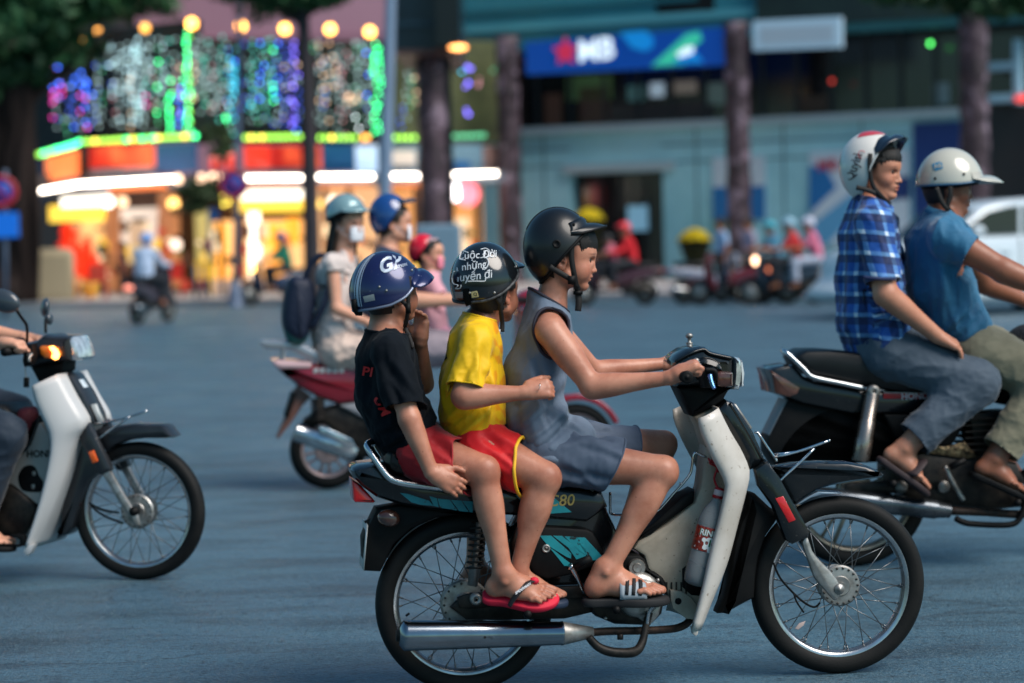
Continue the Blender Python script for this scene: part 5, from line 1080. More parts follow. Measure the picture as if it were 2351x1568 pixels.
def skinmesh(root,name,prims,h,fine,m,heads=(),rl=1,joints=()):
    V,Q=polymesh(prims,h,fine,rl=rl)
    t=np.ones((len(V),3))
    for (q,H,R,c,stub) in heads:
        d=np.linalg.norm(V-c,axis=1)<H*.75; t[d]*=skin_tint(V[d],q,H,R,c,stub)
    # knees, elbows and knuckles slightly redder and darker, uneven tan
    t*=1-(.05*np.clip(wave3(V,35,5),0,1))[:,None]*np.array([.6,1,1])
    for (p,r_,a_) in joints: t*=1-(a_*np.exp(-((V-p)**2).sum(1)/r_**2))[:,None]*np.array([.75,1,1.])
    return part(name,(V,Q),m,root,tint=t),V,Q
def fbox(p,r,h): p=np.array(p);r=np.array(r if not np.isscalar(r) else (r,)*3); return (p-r,p+r,h)
def sandal(root,fr,q,L,sole,strapm,name='sandal',kind='flip',side=1,thick=.02,logo=None,edge=None):
    """sole outline in foot coordinates plus straps"""
    out=[(-.27,.0),(-.26,.09),(-.18,.14),(0,.13),(.15,.11),(.32,.14),(.5,.2),(.66,.2),(.77,.15),(.81,.05),(.78,-.06),(.7,-.15),(.56,-.22),(.38,-.24),(.2,-.2),(0,-.15),(-.18,-.15),(-.26,-.1)]
    p=catmull(out,4,True); t=thick/L; rings=[(.975,-.365+.0),(1.,-.365-t*.2),(1.01,-.365-t*.5),(1.0,-.365-t*.85),(.96,-.365-t)]
    V=[];N=len(p);cx=np.array([.27,-.02])
    for s,z in rings:
        for a in p:
            b=cx+(a-cx)*s*np.array([1.03,1.06]); V.append(q(b[0],b[1],z+.0))
    Fc=[tuple(range(N))]+[(i*N+k,(i+1)*N+k,(i+1)*N+(k+1)%N,i*N+(k+1)%N) for i in range(4) for k in range(N)]+[tuple(reversed(range(4*N,5*N)))]
    o=part(name,(np.array(V),Fc),sole,root)
    return o
def S_(fr): return 711.
def person(name,label,fr,off,group=None): return thing('person',label,'person',fr,off=off,group=group)
def px(n): return n/711.
A=FM.at
# ============================================================ the boy riding in front
def boy_driver():
    fr=FM; r=person('person','boy at the handlebars in grey sleeveless shirt, grey shorts and matte black helmet',fr,tuple(A(1240,1090,0)))
    H=px(152); c=A(1303,592,0); R=rotm(-9,6); hp,q=head_prims(c,H,R,kid=1)
    sk=list(hp)
    sk+=[cap(q(-.13,0,-.2),A(1263,700,0),px(31),px(33),.02),cap(A(1264,705,0),A(1256,775,0),px(33),px(48),.03,1.2)]
    tor=[cap(A(1252,770,0),A(1232,850,0),px(50),px(54),.03,1.5),cap(A(1232,850,0),A(1226,950,0),px(54),px(56),.03,1.4),cap(A(1226,950,0),A(1238,1030,0),px(52),px(50),.03,1.4)]
    sho=[cap(A(1258,728,0),A(1262,756,s*.14),px(30),px(31),.03) for s in (-1,1)]
    arm=[cap(A(1266,762,-.16),A(1360,888,-.22),px(34),px(24),.02,bul=px(3),bp=.4),cap(A(1360,888,-.22),A(1536,868,-.28),px(27),px(15),.012,bul=px(3),bp=.2),
         cap(A(1270,758,.15),A(1364,852,.22),px(34),px(22),.02),cap(A(1364,852,.22),A(1532,834,.28),px(23),px(14),.012,bul=px(3),bp=.2)]
    leg=[cap(A(1252,1052,-.09),A(1520,1080,-.15),px(52),px(33),.02,bul=px(3),bp=.5),cap(A(1516,1090,-.15),A(1398,1300,-.16),px(29),px(22),.015,bul=px(7),bp=.28),ell(A(1524,1084,-.15),(px(32),px(30),px(34)),.02),
         
         cap(A(1255,1030,.09),A(1524,1018,.15),px(58),px(31),.02),cap(A(1520,1026,.15),A(1420,1260,.15),px(30),px(22),.015,bul=px(9),bp=.28)]
    hw=A(1541,866,-.285); h1,_=hand_prims(hw,(.9,0,.42),(.42,0,-.9),1.04,thumbside=-1,curl=(58,88,62),thumb=(.7,.5),spread=2)
    hw2=A(1531,832,.28); h2,_=hand_prims(hw2,(.9,0,.42),(.42,0,-.9),.88,thumbside=1,curl=(58,88,62),thumb=(.7,.5),spread=2)
    an=A(1388,1306,-.16); f1,fq=foot_prims(an,(1,-.06,-.02),(0,0,1),1.12,1)
    an2=A(1415,1262,.15); f2,fq2=foot_prims(an2,(1,.06,-.02),(0,0,1),1.1,-1)
    sk+=tor+sho+arm+leg+h1+h2+f1+f2+leg_detail(A(1252,1052,-.09),A(1520,1080,-.15),A(1398,1300,-.16),px(31))
    skinmesh(r,'body',sk,.006,[fbox(c+np.array([.02,0,-.0]),(.115,.1,.125),.0026),fbox(hw+np.array([.045,.0,.0]),(.07,.065,.065),.0022),fbox(A(1440,1350,-.16),(.13,.07,.05),.003)],m_skin,[(q,H,R,c,True)],joints=[(A(1540,1080,-.17),.04,.22),(A(1362,905,-.23),.035,.22),(A(1345,1350,-.16),.035,.2),(A(1500,1360,-.16),.05,.15),(A(1600,862,-.28),.03,.12),(A(1250,800,-.14),.04,.3),(A(1470,1120,-.15),.04,.2)])
    head_extras(r,c,H,R,q,hairline=.2,temple=.09,fringe=[(a,.13+.09*rr.rand()-.03*abs(a)) for rr in [np.random.RandomState(5)] for a in np.linspace(-1.15,.9,60)])
    # tank top
    g=mat('grey_blue_jersey',C(100,114,132),.65,spec=.3,sheen=.1,bump=(600,.15,.0006),var=(5,.4,C(88,102,120)),attr='tint'); tr=mat('navy_trim',C(34,34,48),.7,bump=(500,.2))
    sp=[cap(A(1246,680,0),A(1254,745,0),px(33),px(40),.03,1.25),cap(A(1256,742,0),A(1250,785,0),px(44),px(52),.03,1.7),cap(A(1252,775,0),A(1226,860,0),px(53),px(60),.03,1.5),cap(A(1226,860,0),A(1226,960,0),px(60),px(63),.03,1.4),cap(A(1226,960,0),A(1250,1035,0),px(66),px(66),.03,1.65),
        cap(A(1250,1030,0),A(1318,1004,0),px(60),px(46),.03,1.9)]+[cap(A(1256,730,0),A(1266,752,s*.15),px(33),px(35),.03) for s in (-1,1)]
    F=[]
    rr=np.random.RandomState(11)
    for (a,b,w,d) in [((1300,900),(1205,985),.012,-.006),((1310,930),(1215,1010),.011,.006),((1290,860),(1190,935),.014,-.005),((1320,960),(1225,1035),.010,-.006),((1250,850),(1275,960),.012,.006),((1235,850),(1255,980),.01,-.005),((1180,900),(1195,1010),.012,-.004),((1265,940),(1330,985),.010,.006),((1200,1030),(1300,1045),.012,-.005),((1215,750),(1235,705),.012,-.003)]:
        F.append((A(*a,-.12),A(*b,-.13),w,d))
    cuts=[(A(1262,790,-.126),(.22,-.96,.12),.096,A(1262,775,-.14)),(A(1262,790,.126),(.22,.96,.12),.096,A(1262,775,.14)),(A(1258,688,0),(.55,0,.84),.1),(A(1300,1062,0),(.15,0,-1),.3)]
    _,V,Q=cloth('sleeveless_shirt',r,sp,.0065,.006,cuts,g,F,(.0017,24,2),(1,1,.5),hem=[('shirt_trim',[(A(1262,790,-.13),.09),(A(1262,790,.13),.09),(A(1264,695,0),.07)],.0052,tr),('shirt_hem',[(A(1270,1050,0),.12)],.0032,g)])
    g2=mat('grey_blue_shorts',C(84,96,114),.7,spec=.3,bump=(600,.15,.0006),var=(5,.5,C(70,82,100)),attr='tint')
    # shorts
    sh=[cap(A(1235,1030,0),A(1262,1052,0),px(62),px(60),.03,1.5),cap(A(1250,1045,-.08),A(1490,1078,-.15),px(64),px(49),.04,bul=px(5),bp=.7),cap(A(1260,1035,.08),A(1500,1022,.15),px(62),px(44),.04)]
    d1=unit(A(1520,1080,-.15)-A(1245,1040,-.09)); d2=unit(A(1524,1018,.15)-A(1255,1030,.09))
    Fs=[(A(1320,1000,-.13),A(1440,1050,-.17),.012,.004),(A(1280,1080,-.15),A(1400,1100,-.18),.014,-.005),(A(1260,1010,-.13),A(1370,990,-.1),.012,-.004),(A(1300,1060,-.16),A(1380,1120,-.17),.012,.004),(A(1330,985,-.05),A(1380,1000,.02),.01,-.006),(A(1345,975,-.03),A(1400,985,.05),.01,.006)]
    cloth('shorts',r,sh,.0065,.004,[(A(1408,1072,-.15),(.9,0,-.43),.17,A(1440,1085,-.15)),(A(1455,1000,.15),d2+np.array([0,0,-.1]),.14,A(1490,1010,.15)),(A(1235,972,0),(-.3,0,1),.16,A(1225,950,0))],g2,Fs,(.0022,22,4),hem=[('hem_seam',[(A(1407,1070,-.15),.12),(A(1455,1000,.15),.1)],.003,g2)])
    # slide sandals
    so=mat('black_sole',C(22,23,26),.75,bump=(200,.2)); 
    for qq,yy in ((fq,-1),(fq2,1)):
        sd_=sandal(r,fr,qq,.246,so,so,'slide_sandal',thick=.024)
        g_=[];
        for t in np.linspace(0,1,9):
            x=.17+.34*t; g_.append([qq(x+.05*math.cos(a)*0,-.02+.2*math.cos(a)*(1-.1*t),-.36+(.30-.12*t)*max(0,math.sin(a))**.75) for a in np.linspace(0,math.pi,21)])
        st=part('sandal_strap',sheet(g_),mat('grey_strap',C(150,160,168),.6),sd_,solid=.003)
        ms=[]
        for k in range(3):
            x0=.225+k*.085; ms=[]
            g2=[[qq(x0+dx+.03*math.sin(a),-.02+(.2*(1-.1*((x0+dx-.17)/.34))+.006)*math.cos(a),-.36+(.312-.12*((x0+dx-.17)/.34))*max(0,math.sin(a))**.75) for a in np.linspace(.12,math.pi-.12,19)] for dx in (0,.045)]
            part('strap_stripe',sheet(g2),so,sd_,solid=.001)
    # helmet
    sm=mat('matte_black_helmet',C(15,18,22),.34,coat=.15,var=(8,.4,C(19,22,27)),bump=(260,.1,.0005)); 
    hc=A(1281,569,0)
    hm,pt,rt=helmet(fr,hc,(px(79),px(73),px(90)),[(0,62),(35,66),(62,80),(85,97),(105,116),(130,136),(160,146),(180,146)],rotm(0,-2),r,sm,trim=m_black,liner=m_black)
    # leather look peak buckled over the brow
    V_=[]
    for i in range(25):
        s=-1+2*i/24; phi=s*74; b=pt(phi,62-6*(1-s*s)+6*s*s,.003); e=pt(phi,44+10*s*s,.004); fw=np.array([1,0,0]); ln=.062*max(0,1-abs(s)**2.2)**.55
        row=[e,(e+b)/2+np.array([.004,0,.002])]+[b+fw*ln*t+np.array([0,0,-1])*(.010*t-.004*math.sin(t*3.1)) for t in np.linspace(0,1,6)]; V_.append(row)
    vs=part('visor',sheet(V_),sm,hm,solid=.004); part('visor_edge',tube([row[-1] for row in V_],.0032,6),m_black,hm)
    for s in (-1,1): part('snap_button',ellips(pt(s*66,58,.006),.005),m_black,hm)
    p0=pt(-100,84,.001); n=unit(p0-hc); part('vent_ring',conecap(p0-n*.002,p0+n*.003,[(0,.0125),(.5,.0135),(1,.012),(1.01,.008),(.6,.007)],20),m_black,hm)
    part('crown_seam',tube([pt(0 if t>0 else 180,abs(t),.0008) for t in np.linspace(-60,40,20)],.0016,5),m_black,hm)
    for y in (-.088,.088):
        strapset(r,hm,fr,[[(1313,556,y*1.08),(1312,590,y*1.04),(1318,630,y*.95),(1324,662,y*.7)],[(1262,612,y*1.04),(1285,626,y*1.02),(1308,640,y*.98),(1318,650,y*.9)]])
    strapset(r,hm,fr,[[(1322,655,-.065),(1328,668,-.03),(1330,672,0),(1328,668,.03),(1322,655,.065)],[(1326,668,-.04),(1329,690,-.045),(1327,714,-.045)]],.02)
    part('strap_buckle',box(*(lambda p:(p[0]-.014,p[0]+.014,p[1]-.004,p[1]+.004,p[2]-.006,p[2]+.006))(A(1327,672,-.046))),m_black,hm)
    part('strap_slider',box(*(lambda p:(p[0]-.013,p[0]+.011,p[1]-.004,p[1]+.003,p[2]-.014,p[2]+.012))(A(1313,642,-.098))),m_black,hm)
    return r
# ============================================================ the boy in the middle
def boy_middle():
    fr=FM; r=person('person','boy in the middle in yellow football shirt, red shorts and lettered black helmet',fr,tuple(A(1105,1060,0)))
    H=px(143); c=A(1133,672,0); R=rotm(44,-2); hp,q=head_prims(c,H,R,kid=1)
    sk=list(hp)+[cap(q(-.12,0,-.2),A(1102,742,0),px(33),px(38),.02)]
    tor=[cap(A(1096,765,0),A(1090,800,0),px(42),px(50),.03,1.5),cap(A(1090,800,0),A(1084,880,0),px(50),px(56),.03,1.4),cap(A(1084,880,0),A(1086,960,0),px(56),px(58),.03,1.4),cap(A(1086,960,0),A(1102,1030,0),px(58),px(56),.03,1.5)]
    sho=[cap(A(1096,755,0),A(1092,780,s*.13),px(28),px(29),.03) for s in (-1,1)]
    arm=[cap(A(1090,784,-.15),A(1066,908,-.205),px(31),px(26),.02),cap(A(1066,910,-.205),A(1204,902,-.22),px(28),px(15),.012,bul=px(3),bp=.2),
         cap(A(1108,780,.14),A(1125,885,.2),px(30),px(24),.02),cap(A(1125,885,.2),A(1230,850,.16),px(24),px(15),.012)]
    leg=[cap(A(1112,1035,-.09),A(1250,1096,-.18),px(58),px(35),.02),ell(A(1253,1100,-.18),(px(33),px(31),px(35)),.02),cap(A(1247,1110,-.18),A(1192,1300,-.16),px(29),px(19),.015,bul=px(8),bp=.3),
         cap(A(1120,1030,.09),A(1262,1080,.18),px(56),px(34),.02),cap(A(1260,1085,.18),A(1215,1300,.16),px(32),px(21),.015,bul=px(8),bp=.3)]
    hw=A(1206,900,-.22); h1,tips=hand_prims(hw,(1,0,.12),(.05,.85,-.5),.9,thumbside=-1,curl=(48,52,30),thumb=(.35,.35),spread=3)
    hw2=A(1232,849,.16); h2,_=hand_prims(hw2,(1,-.2,0),(0,-1,0),.88,thumbside=1,curl=(20,30,20))
    an=A(1190,1316,-.15); f1,fq=foot_prims(an,(1,-.1,-.12),(.1,-.1,1),.9,1)
    an2=A(1215,1312,.16); f2,fq2=foot_prims(an2,(1,.1,-.1),(0,0,1),.9,-1)
    sk+=tor+sho+arm+leg+h1+h2+f1+f2+leg_detail(A(1112,1035,-.09),A(1250,1100,-.18),A(1192,1300,-.16),px(31))
    skinmesh(r,'body',sk,.0062,[fbox(c,(.12,.12,.12),.0028),fbox(hw+np.array([.055,.0,.0]),(.075,.06,.06),.0025),fbox(an+np.array([.06,0,-.05]),(.11,.07,.05),.0032)],m_skin,[(q,H,R,c,True)],joints=[(A(1268,1100,-.2),.04,.22),(A(1052,925,-.22),.035,.25),(A(1190,1330,-.16),.04,.2),(A(1245,885,-.24),.03,.12),(A(1215,1125,-.18),.035,.18)])
    head_extras(r,c,H,R,q,hairline=.2,temple=.12,infl=.03,nape=-.3)
    ring=h1[0]; p=A(1238,888,-.245); part('ring',tube([p+np.array([.0,.010*math.cos(t),.010*math.sin(t)])+np.array([.003*math.sin(t),0,0]) for t in np.linspace(0,2*math.pi,17)[:-1]],.0013,5,closed=True),m_chrome,r)
    y_=mat('yellow_jersey',C(228,182,22),.55,spec=.3,sheen=.1,bump=(600,.2,.0006),var=(6,.35,C(208,164,24)),attr='tint')
    sp=[cap(A(1098,745,0),A(1092,790,0),px(38),px(52),.03,1.6),cap(A(1092,790,0),A(1084,880,0),px(52),px(64),.03,1.4),cap(A(1084,880,0),A(1084,950,0),px(64),px(66),.03,1.4),cap(A(1084,950,0),A(1100,1020,0),px(66),px(62),.03,1.5)]
    sp+=[cap(A(1096,752,0),A(1092,780,s*.13),px(30),px(32),.03) for s in (-1,1)]+[cap(A(1092,782,-.15),A(1070,890,-.2),px(33),px(35),.02),cap(A(1108,780,.14),A(1122,862,.18),px(32),px(30),.02)]
    F=[(A(a[0],a[1],-.14),A(b[0],b[1],-.14),w,d) for a,b,w,d in [((1110,900),(1030,985),.012,-.006),((1130,930),(1050,1010),.012,.006),((1140,900),(1125,985),.010,-.005),((1105,800),(1095,870),.01,-.006),((1060,850),(1030,960),.014,-.005),((1020,870),(1035,970),.012,.004),((1120,840),(1140,930),.012,.006),((1050,760),(1035,830),.014,-.004)]]
    F+=[(A(1090,810,-.2),A(1050,870,-.21),.01,-.003),(A(1100,830,-.2),A(1060,885,-.22),.009,.003)]
    ad=unit(A(1066,908,-.205)-A(1090,784,-.15)); ad2=unit(A(1125,885,.2)-A(1108,780,.14))
    cuts=[(A(1070,888,-.2),ad,.066,A(1069,898,-.21)),(A(1122,862,.18),ad2,.066),(A(1096,726,0),(.28,0,.96),.1),(A(1100,992,0),(.35,0,-1),.3)]
    def tf(V):
        t=np.ones((len(V),3)); x0=A(1118,850,0)[0]; m_=np.clip((V[:,0]-x0+.25*(A(1118,850,0)[2]-V[:,2])*0)/.012,0,1)*(np.abs(V[:,1])<.15)
        z=V[:,2]*95+V[:,0]*60; w=np.sin(z+2.2*np.sin(V[:,2]*31+V[:,1]*20))+.6*np.sin(V[:,0]*150-V[:,2]*60)
        k=m_*np.clip((w-.1)*3,0,1)*.75; return t*(1-k[:,None]*np.array([.08,.5,.55]))
    o,V,Q=cloth('football_shirt',r,sp,.0062,.006,cuts,y_,F,(.0024,25,7),(1,1,.5),tintf=tf,hem=[('collar',[(A(1098,728,0),.07)],.0045,y_),('cuff_seam',[(A(1070,888,-.2),.05)],.0028,y_)])
    pr=Proj(V,Q); bk=mat('black_print',C(20,18,16),.6)
    part('shirt_lettering',pr.text(A(1022,819,0),'y',.065,.02,.35,-.1,sx=.9),bk,o,smooth=False)
    part('shirt_lettering',pr.text(A(1012,812,0),'t',.05,.02,.35,-.1,sx=.7),bk,o,smooth=False)
    rd=mat('bright_red_shorts',C(204,14,22),.6,sheen=.2,bump=(500,.15,.0006),var=(6,.4,C(178,8,16)),attr='tint'); yl=mat('yellow_piping',C(235,180,40),.6)
    sh=[cap(A(1095,1010,0),A(1115,1040,0),px(62),px(60),.03,1.5),cap(A(1112,1035,-.09),A(1262,1100,-.18),px(64),px(56),.04),cap(A(1120,1030,.09),A(1270,1084,.18),px(60),px(50),.04)]
    d1=unit(A(1250,1096,-.18)-A(1112,1035,-.09)); d2=unit(A(1262,1080,.18)-A(1120,1030,.09))
    cloth('shorts',r,sh,.0065,.003,[(A(1195,1068,-.16),d1+np.array([.12,0,.38]),.16,A(1215,1080,-.16)),(A(1200,1050,.15),d2,.14,A(1230,1070,.16)),(A(1095,955,0),(-.1,0,1),.2)],rd,[(A(1110,1000,-.14),A(1180,1060,-.18),.012,-.005),(A(1130,990,-.13),A(1190,1030,-.17),.012,.004),(A(1100,1040,-.16),A(1170,1090,-.19),.012,.004)],(.0022,24,9),hem=[('hem_piping',[(A(1195,1060,-.16),.11)],.0055,yl)])
    nv=mat('navy_sole',C(30,44,66),.6)
    sd_=sandal(r,fr,fq,.198,nv,nv,'flip_flop',thick=.02); sandal(r,fr,fq2,.198,nv,nv,'flip_flop',thick=.02)
    part('thong_strap',tube([fq(.5,.075,-.24),fq(.42,.06,-.13),fq(.25,-.1,-.16),fq(.1,-.2,-.36)],[.005,.009,.009,.007],8,flat=.4),nv,sd_)
    # helmet with lettering
    bm=mat('glossy_black_helmet',C(14,18,22),.16,coat=.7,var=(9,.4,C(20,24,28)),dirt=(70,.69,C(90,92,94))); wh=mat('white_lettering',C(210,214,218),.4)
    hc=A(1113,648,0); hm,pt,rt=helmet(fr,hc,(px(80),px(76),px(90)),[(0,60),(45,72),(85,93),(110,108),(135,116),(180,119)],rotm(40,0),r,bm,trim=mat('scratched_trim',C(30,32,34),.5,var=(80,.9,C(80,82,84))),liner=m_black,visor=(48,.038,.15,bm,3,.1))
    V2,Q2=ellips(hc,np.array([px(80)+.001,px(76)+.001,px(90)+.001]),60,40,rot=rotm(40,0)); pj=Proj(V2,[f for f in Q2])
    W=lambda x,y:(x*.3017+768.7,y*.3017+532.2)
    for s_,x,y,sz,rt_,sh_,sx in (('Cuộc Đời',1060,178,.031,.04,.25,.95),('là những',998,262,.032,.12,.2,.9),('chuyến đi',1008,338,.035,.10,.2,.9)):
        part('helmet_lettering',pj.text(A(*W(x,y),0),s_,sz,.004,sh_,rt_,off=.0012,sx=sx),wh,hm,smooth=False)
    for pts in ([(975,215),(940,205),(935,180),(965,150),(1000,160)],[(1080,200),(1120,195),(1140,230),(1120,275),(1090,285)],[(900,300),(885,340),(890,390),(920,405),(905,430),(935,425),(940,400)],[(985,375),(1040,372),(1105,372),(1112,350)],[(1090,135),(1130,128),(1155,150),(1150,185),(1110,200)]):
        L_=[v for v in (pj(*A(*W(x,y),0)[[0,2]],.001) for x,y in pts) if v is not None]
        if len(L_)>2: L_=catmull(L_,6); part('helmet_flourish',tube(L_,.0018,5),wh,hm)
    for pts,mm in (([(900,455),(960,452),(968,500),(912,502)],mat('silver_sticker',C(150,154,156),.3,metal=.3)),([(1010,452),(1052,443),(1067,488),(1018,497)],mat('yellow_sticker',C(216,196,140),.5))):
        part('helmet_sticker',pj.patch([A(*W(x,y),0)[[0,2]] for x,y in pts],.0012),mm,hm)
    part('sticker_mark',pj.text(A(*W(1040,470),0),'Q',.014,.02,0,.2,off=.002),bk,hm,smooth=False)
    part('rear_clip',pj.patch([A(*W(x,y),0)[[0,2]] for x,y in [(955,430),(990,428),(1000,480),(1020,540),(985,560),(960,500)]],.004),m_black,hm)
    for x,y in ((1182,458),(1000,460),(1365,265),(1388,235)):
        g=pj(*A(*W(x,y),0)[[0,2]],.0); 
        if g is not None: part('rivet',ellips(g,.004,10,6),m_alu,hm)
    for y in (-.03,):
        strapset(r,hm,fr,[[(1150,672,-.08),(1148,690,-.085),(1150,715,-.07),(1153,740,-.05),(1153,762,-.05)],[(1140,685,-.09),(1150,700,-.08),(1153,712,-.07)],[(1165,640,-.07),(1160,670,-.075),(1152,700,-.07)]],.014)
    part('strap_buckle',box(*(lambda p:(p[0]-.012,p[0]+.012,p[1]-.004,p[1]+.004,p[2]-.006,p[2]+.006))(A(1140,761,-.05))),m_plate,hm)
    return r
# ============================================================ the boy at the back
def boy_rear():
    fr=FM; r=person('person','boy at the back in black T-shirt and blue helmet, hand at his mouth',fr,tuple(A(960,1070,0)))
    H=px(146); c=A(898,670,0); R=rotm(28,-6); hp,q=head_prims(c,H,R,mouth_open=1,kid=1)
    sk=list(hp)+[cap(q(-.12,0,-.2),A(886,772,0),px(34),px(38),.02)]
    tor=[cap(A(886,785,0),A(886,830,0),px(44),px(52),.03,1.5),cap(A(886,830,0),A(892,900,0),px(52),px(56),.03,1.4),cap(A(892,900,0),A(925,975,0),px(56),px(56),.03,1.4),cap(A(925,975,0),A(955,1035,0),px(56),px(54),.03,1.5)]
    sho=[cap(A(888,782,0),A(894,806,s*.13),px(28),px(29),.03) for s in (-1,1)]
    arm=[cap(A(896,812,-.15),A(940,962,-.22),px(29),px(23),.02),cap(A(940,962,-.22),A(990,1084,-.235),px(24),px(16),.012,bul=px(2),bp=.25),
         cap(A(910,806,.14),A(972,880,.17),px(28),px(22),.02),cap(A(972,882,.17),A(966,786,.07),px(23),px(15),.012,bul=px(2),bp=.2)]
    leg=[cap(A(975,1045,-.09),A(1110,1080,-.2),px(56),px(34),.02),ell(A(1114,1084,-.2),(px(30),px(28),px(32)),.02),cap(A(1112,1095,-.2),A(1152,1302,-.21),px(29),px(21),.015,bul=px(5),bp=.3),
         cap(A(980,1040,.09),A(1105,1070,.2),px(54),px(32),.02),cap(A(1104,1080,.2),A(1090,1290,.2),px(28),px(20),.015,bul=px(5),bp=.3)]
    hw=A(992,1086,-.235); h1,_=hand_prims(hw,(.85,-.05,-.5),(.1,1,-.2),.9,thumbside=-1,curl=(12,25,25),thumb=(.5,.1),spread=5)
    hw2=A(966,784,.06); h2,_=hand_prims(hw2,(.05,-.1,1),(-.75,-.65,0),.84,thumbside=1,curl=(18,30,26),thumb=(.8,.3),spread=7)
    an=A(1158,1320,-.215); f1,fq=foot_prims(an,(1,-.12,-.1),(.1,-.5,.85),.96,1)
    an2=A(1092,1300,.2); f2,fq2=foot_prims(an2,(1,.1,-.1),(0,0,1),.9,-1)
    sk+=tor+sho+arm+leg+h1+h2+f1+f2+leg_detail(A(975,1045,-.09),A(1112,1084,-.2),A(1152,1302,-.21),px(27))
    skinmesh(r,'body',sk,.0062,[fbox(c,(.12,.12,.12),.0028),fbox(hw+np.array([.035,.03,-.035]),(.07,.07,.06),.0025),fbox(hw2+np.array([-.01,-.02,.06]),(.06,.07,.075),.0025),fbox(an+np.array([.06,-.01,-.05]),(.12,.08,.055),.0028)],m_skin,[(q,H,R,c,True)],joints=[(A(1125,1085,-.22),.035,.26),(A(935,975,-.24),.03,.2),(A(1145,1335,-.23),.03,.25),(A(1250,1370,-.22),.04,.12),(A(1030,1120,-.24),.03,.12),(A(1105,1058,-.23),.008,-.35),(A(1112,1050,-.23),.006,-.3)])
    head_extras(r,c,H,R,q,hairline=.2,temple=.1,infl=.035,nape=-.33,fringe=[(.33,y,.16,.07,.03,0) for y in np.linspace(-.2,.15,12)])
    bk=mat('black_cotton',C(14,20,27),.85,spec=.12,sheen=.04,bump=(500,.25,.0006),var=(7,.5,C(9,12,16)),attr='tint'); rp=mat('red_print',C(214,36,36),.6)
    sp=[cap(A(888,775,0),A(886,830,0),px(46),px(58),.03,1.5),cap(A(886,830,0),A(892,900,0),px(60),px(66),.03,1.4),cap(A(892,900,0),A(925,975,0),px(66),px(68),.03,1.4),cap(A(925,975,0),A(955,1040,0),px(66),px(58),.03,1.5)]
    sp+=[cap(A(888,778,0),A(896,804,s*.13),px(30),px(33),.03) for s in (-1,1)]+[cap(A(896,808,-.155),A(932,936,-.205),px(36),px(39),.02),cap(A(910,806,.14),A(957,864,.165),px(34),px(30),.02)]
    F=[(A(a[0],a[1],-.14),A(b[0],b[1],-.14),w,d) for a,b,w,d in [((960,960),(880,1000),.013,-.006),((980,930),(900,960),.012,.005),((960,985),(900,1030),.012,-.006),((850,850),(840,930),.014,-.005),((870,870),(868,960),.013,.004),((990,950),(940,1010),.011,-.006),((905,900),(915,990),.012,-.006)]]
    F+=[(A(880,830,-.2),A(925,900,-.22),.01,-.004),(A(905,830,-.2),A(950,900,-.22),.01,.004),(A(890,860,-.2),A(915,930,-.22),.01,-.004)]
    ad=unit(A(940,962,-.2)-A(896,812,-.15)); ad2=unit(A(972,880,.17)-A(910,806,.14))
    cuts=[(A(929,932,-.2),ad+np.array([-.15,0,-.0]),.07,A(934,945,-.21)),(A(955,862,.16),ad2,.066),(A(892,763,0),(.12,0,1),.1),(A(940,1052,0),(.5,0,-1),.3),(A(985,985,0),(1,0,-.6),.1)]
    o,V,Q=cloth('t_shirt',r,sp,.0064,.006,cuts,bk,F,(.0026,25,17),(1,1,.6),hem=[('collar',[(A(892,764,0),.07)],.005,bk)])
    pr=Proj(V,Q)
    part('shirt_lettering',pr.text(A(840,850,0),'PI',.042,.02,0,-.15,off=.003),rp,o,smooth=False)
    part('shirt_lettering',pr.text(A(868,925,0),'UM',.04,.03,0,-1.15,off=.0015,sx=1.1),rp,o,smooth=False)
    rd=mat('dark_red_shorts',C(158,12,24),.65,sheen=.25,bump=(500,.15,.0006),var=(6,.4,C(132,8,18)),attr='tint')
    sh=[cap(A(965,1020,0),A(985,1048,0),px(58),px(56),.03,1.5),cap(A(975,1045,-.09),A(1125,1090,-.21),px(62),px(50),.04),cap(A(980,1040,.09),A(1120,1078,.2),px(58),px(48),.04)]
    d1=unit(A(1110,1080,-.2)-A(975,1045,-.09)); d2=unit(A(1105,1070,.2)-A(980,1040,.09))
    cloth('shorts',r,sh,.0065,.003,[(A(1057,1062,-.18),d1+np.array([0,0,.42]),.15,A(1080,1075,-.18)),(A(1070,1060,.16),d2,.14,A(1090,1065,.17)),(A(960,970,0),(-.5,0,1),.12)],rd,[(A(990,1010,-.14),A(1050,1060,-.2),.012,-.005),(A(1010,1000,-.13),A(1060,1030,-.18),.011,.004),(A(980,1050,-.17),A(1040,1085,-.2),.012,.004)],(.0022,24,19),hem=[('hem_seam',[(A(1057,1062,-.18),.1)],.003,rd)])
    rs=mat('red_foam_sole',C(206,26,56),.7,bump=(260,.5,.001)); bs=mat('black_thong',C(26,24,28),.6)
    sd_=sandal(r,fr,fq,.211,rs,rs,'flip_flop',thick=.02)
    part('thong_strap',tube(catmull([fq(.5,.07,-.2),fq(.45,.06,-.12),fq(.33,-.07,-.07),fq(.2,-.2,-.17),fq(.1,-.28,-.34)],5),[.006,.011,.013,.013,.011],10,flat=.35),bs,sd_)
    part('thong_strap',tube(catmull([fq(.45,.06,-.12),fq(.33,.13,-.13),fq(.2,.16,-.22),fq(.1,.17,-.34)],5),[.011,.012,.011],10,flat=.35),bs,sd_)
    part('strap_badge',ellips(fq(.44,.05,-.105),(.015,.015,.012)),rs,sd_)
    a0=fq(.27,-.16,-.09);ex=unit(fq(.42,-.06,-.04)-fq(.18,-.24,-.13)); 
    part('strap_lettering',text_on(lambda a,b: a0+ex*a+np.array([0,-.012,0])+np.array([-ex[2],0,ex[0]])*b,'SPIDERMAN',.011,.03,.2),mat('white_lettering2',C(220,220,225),.4),sd_,smooth=False)
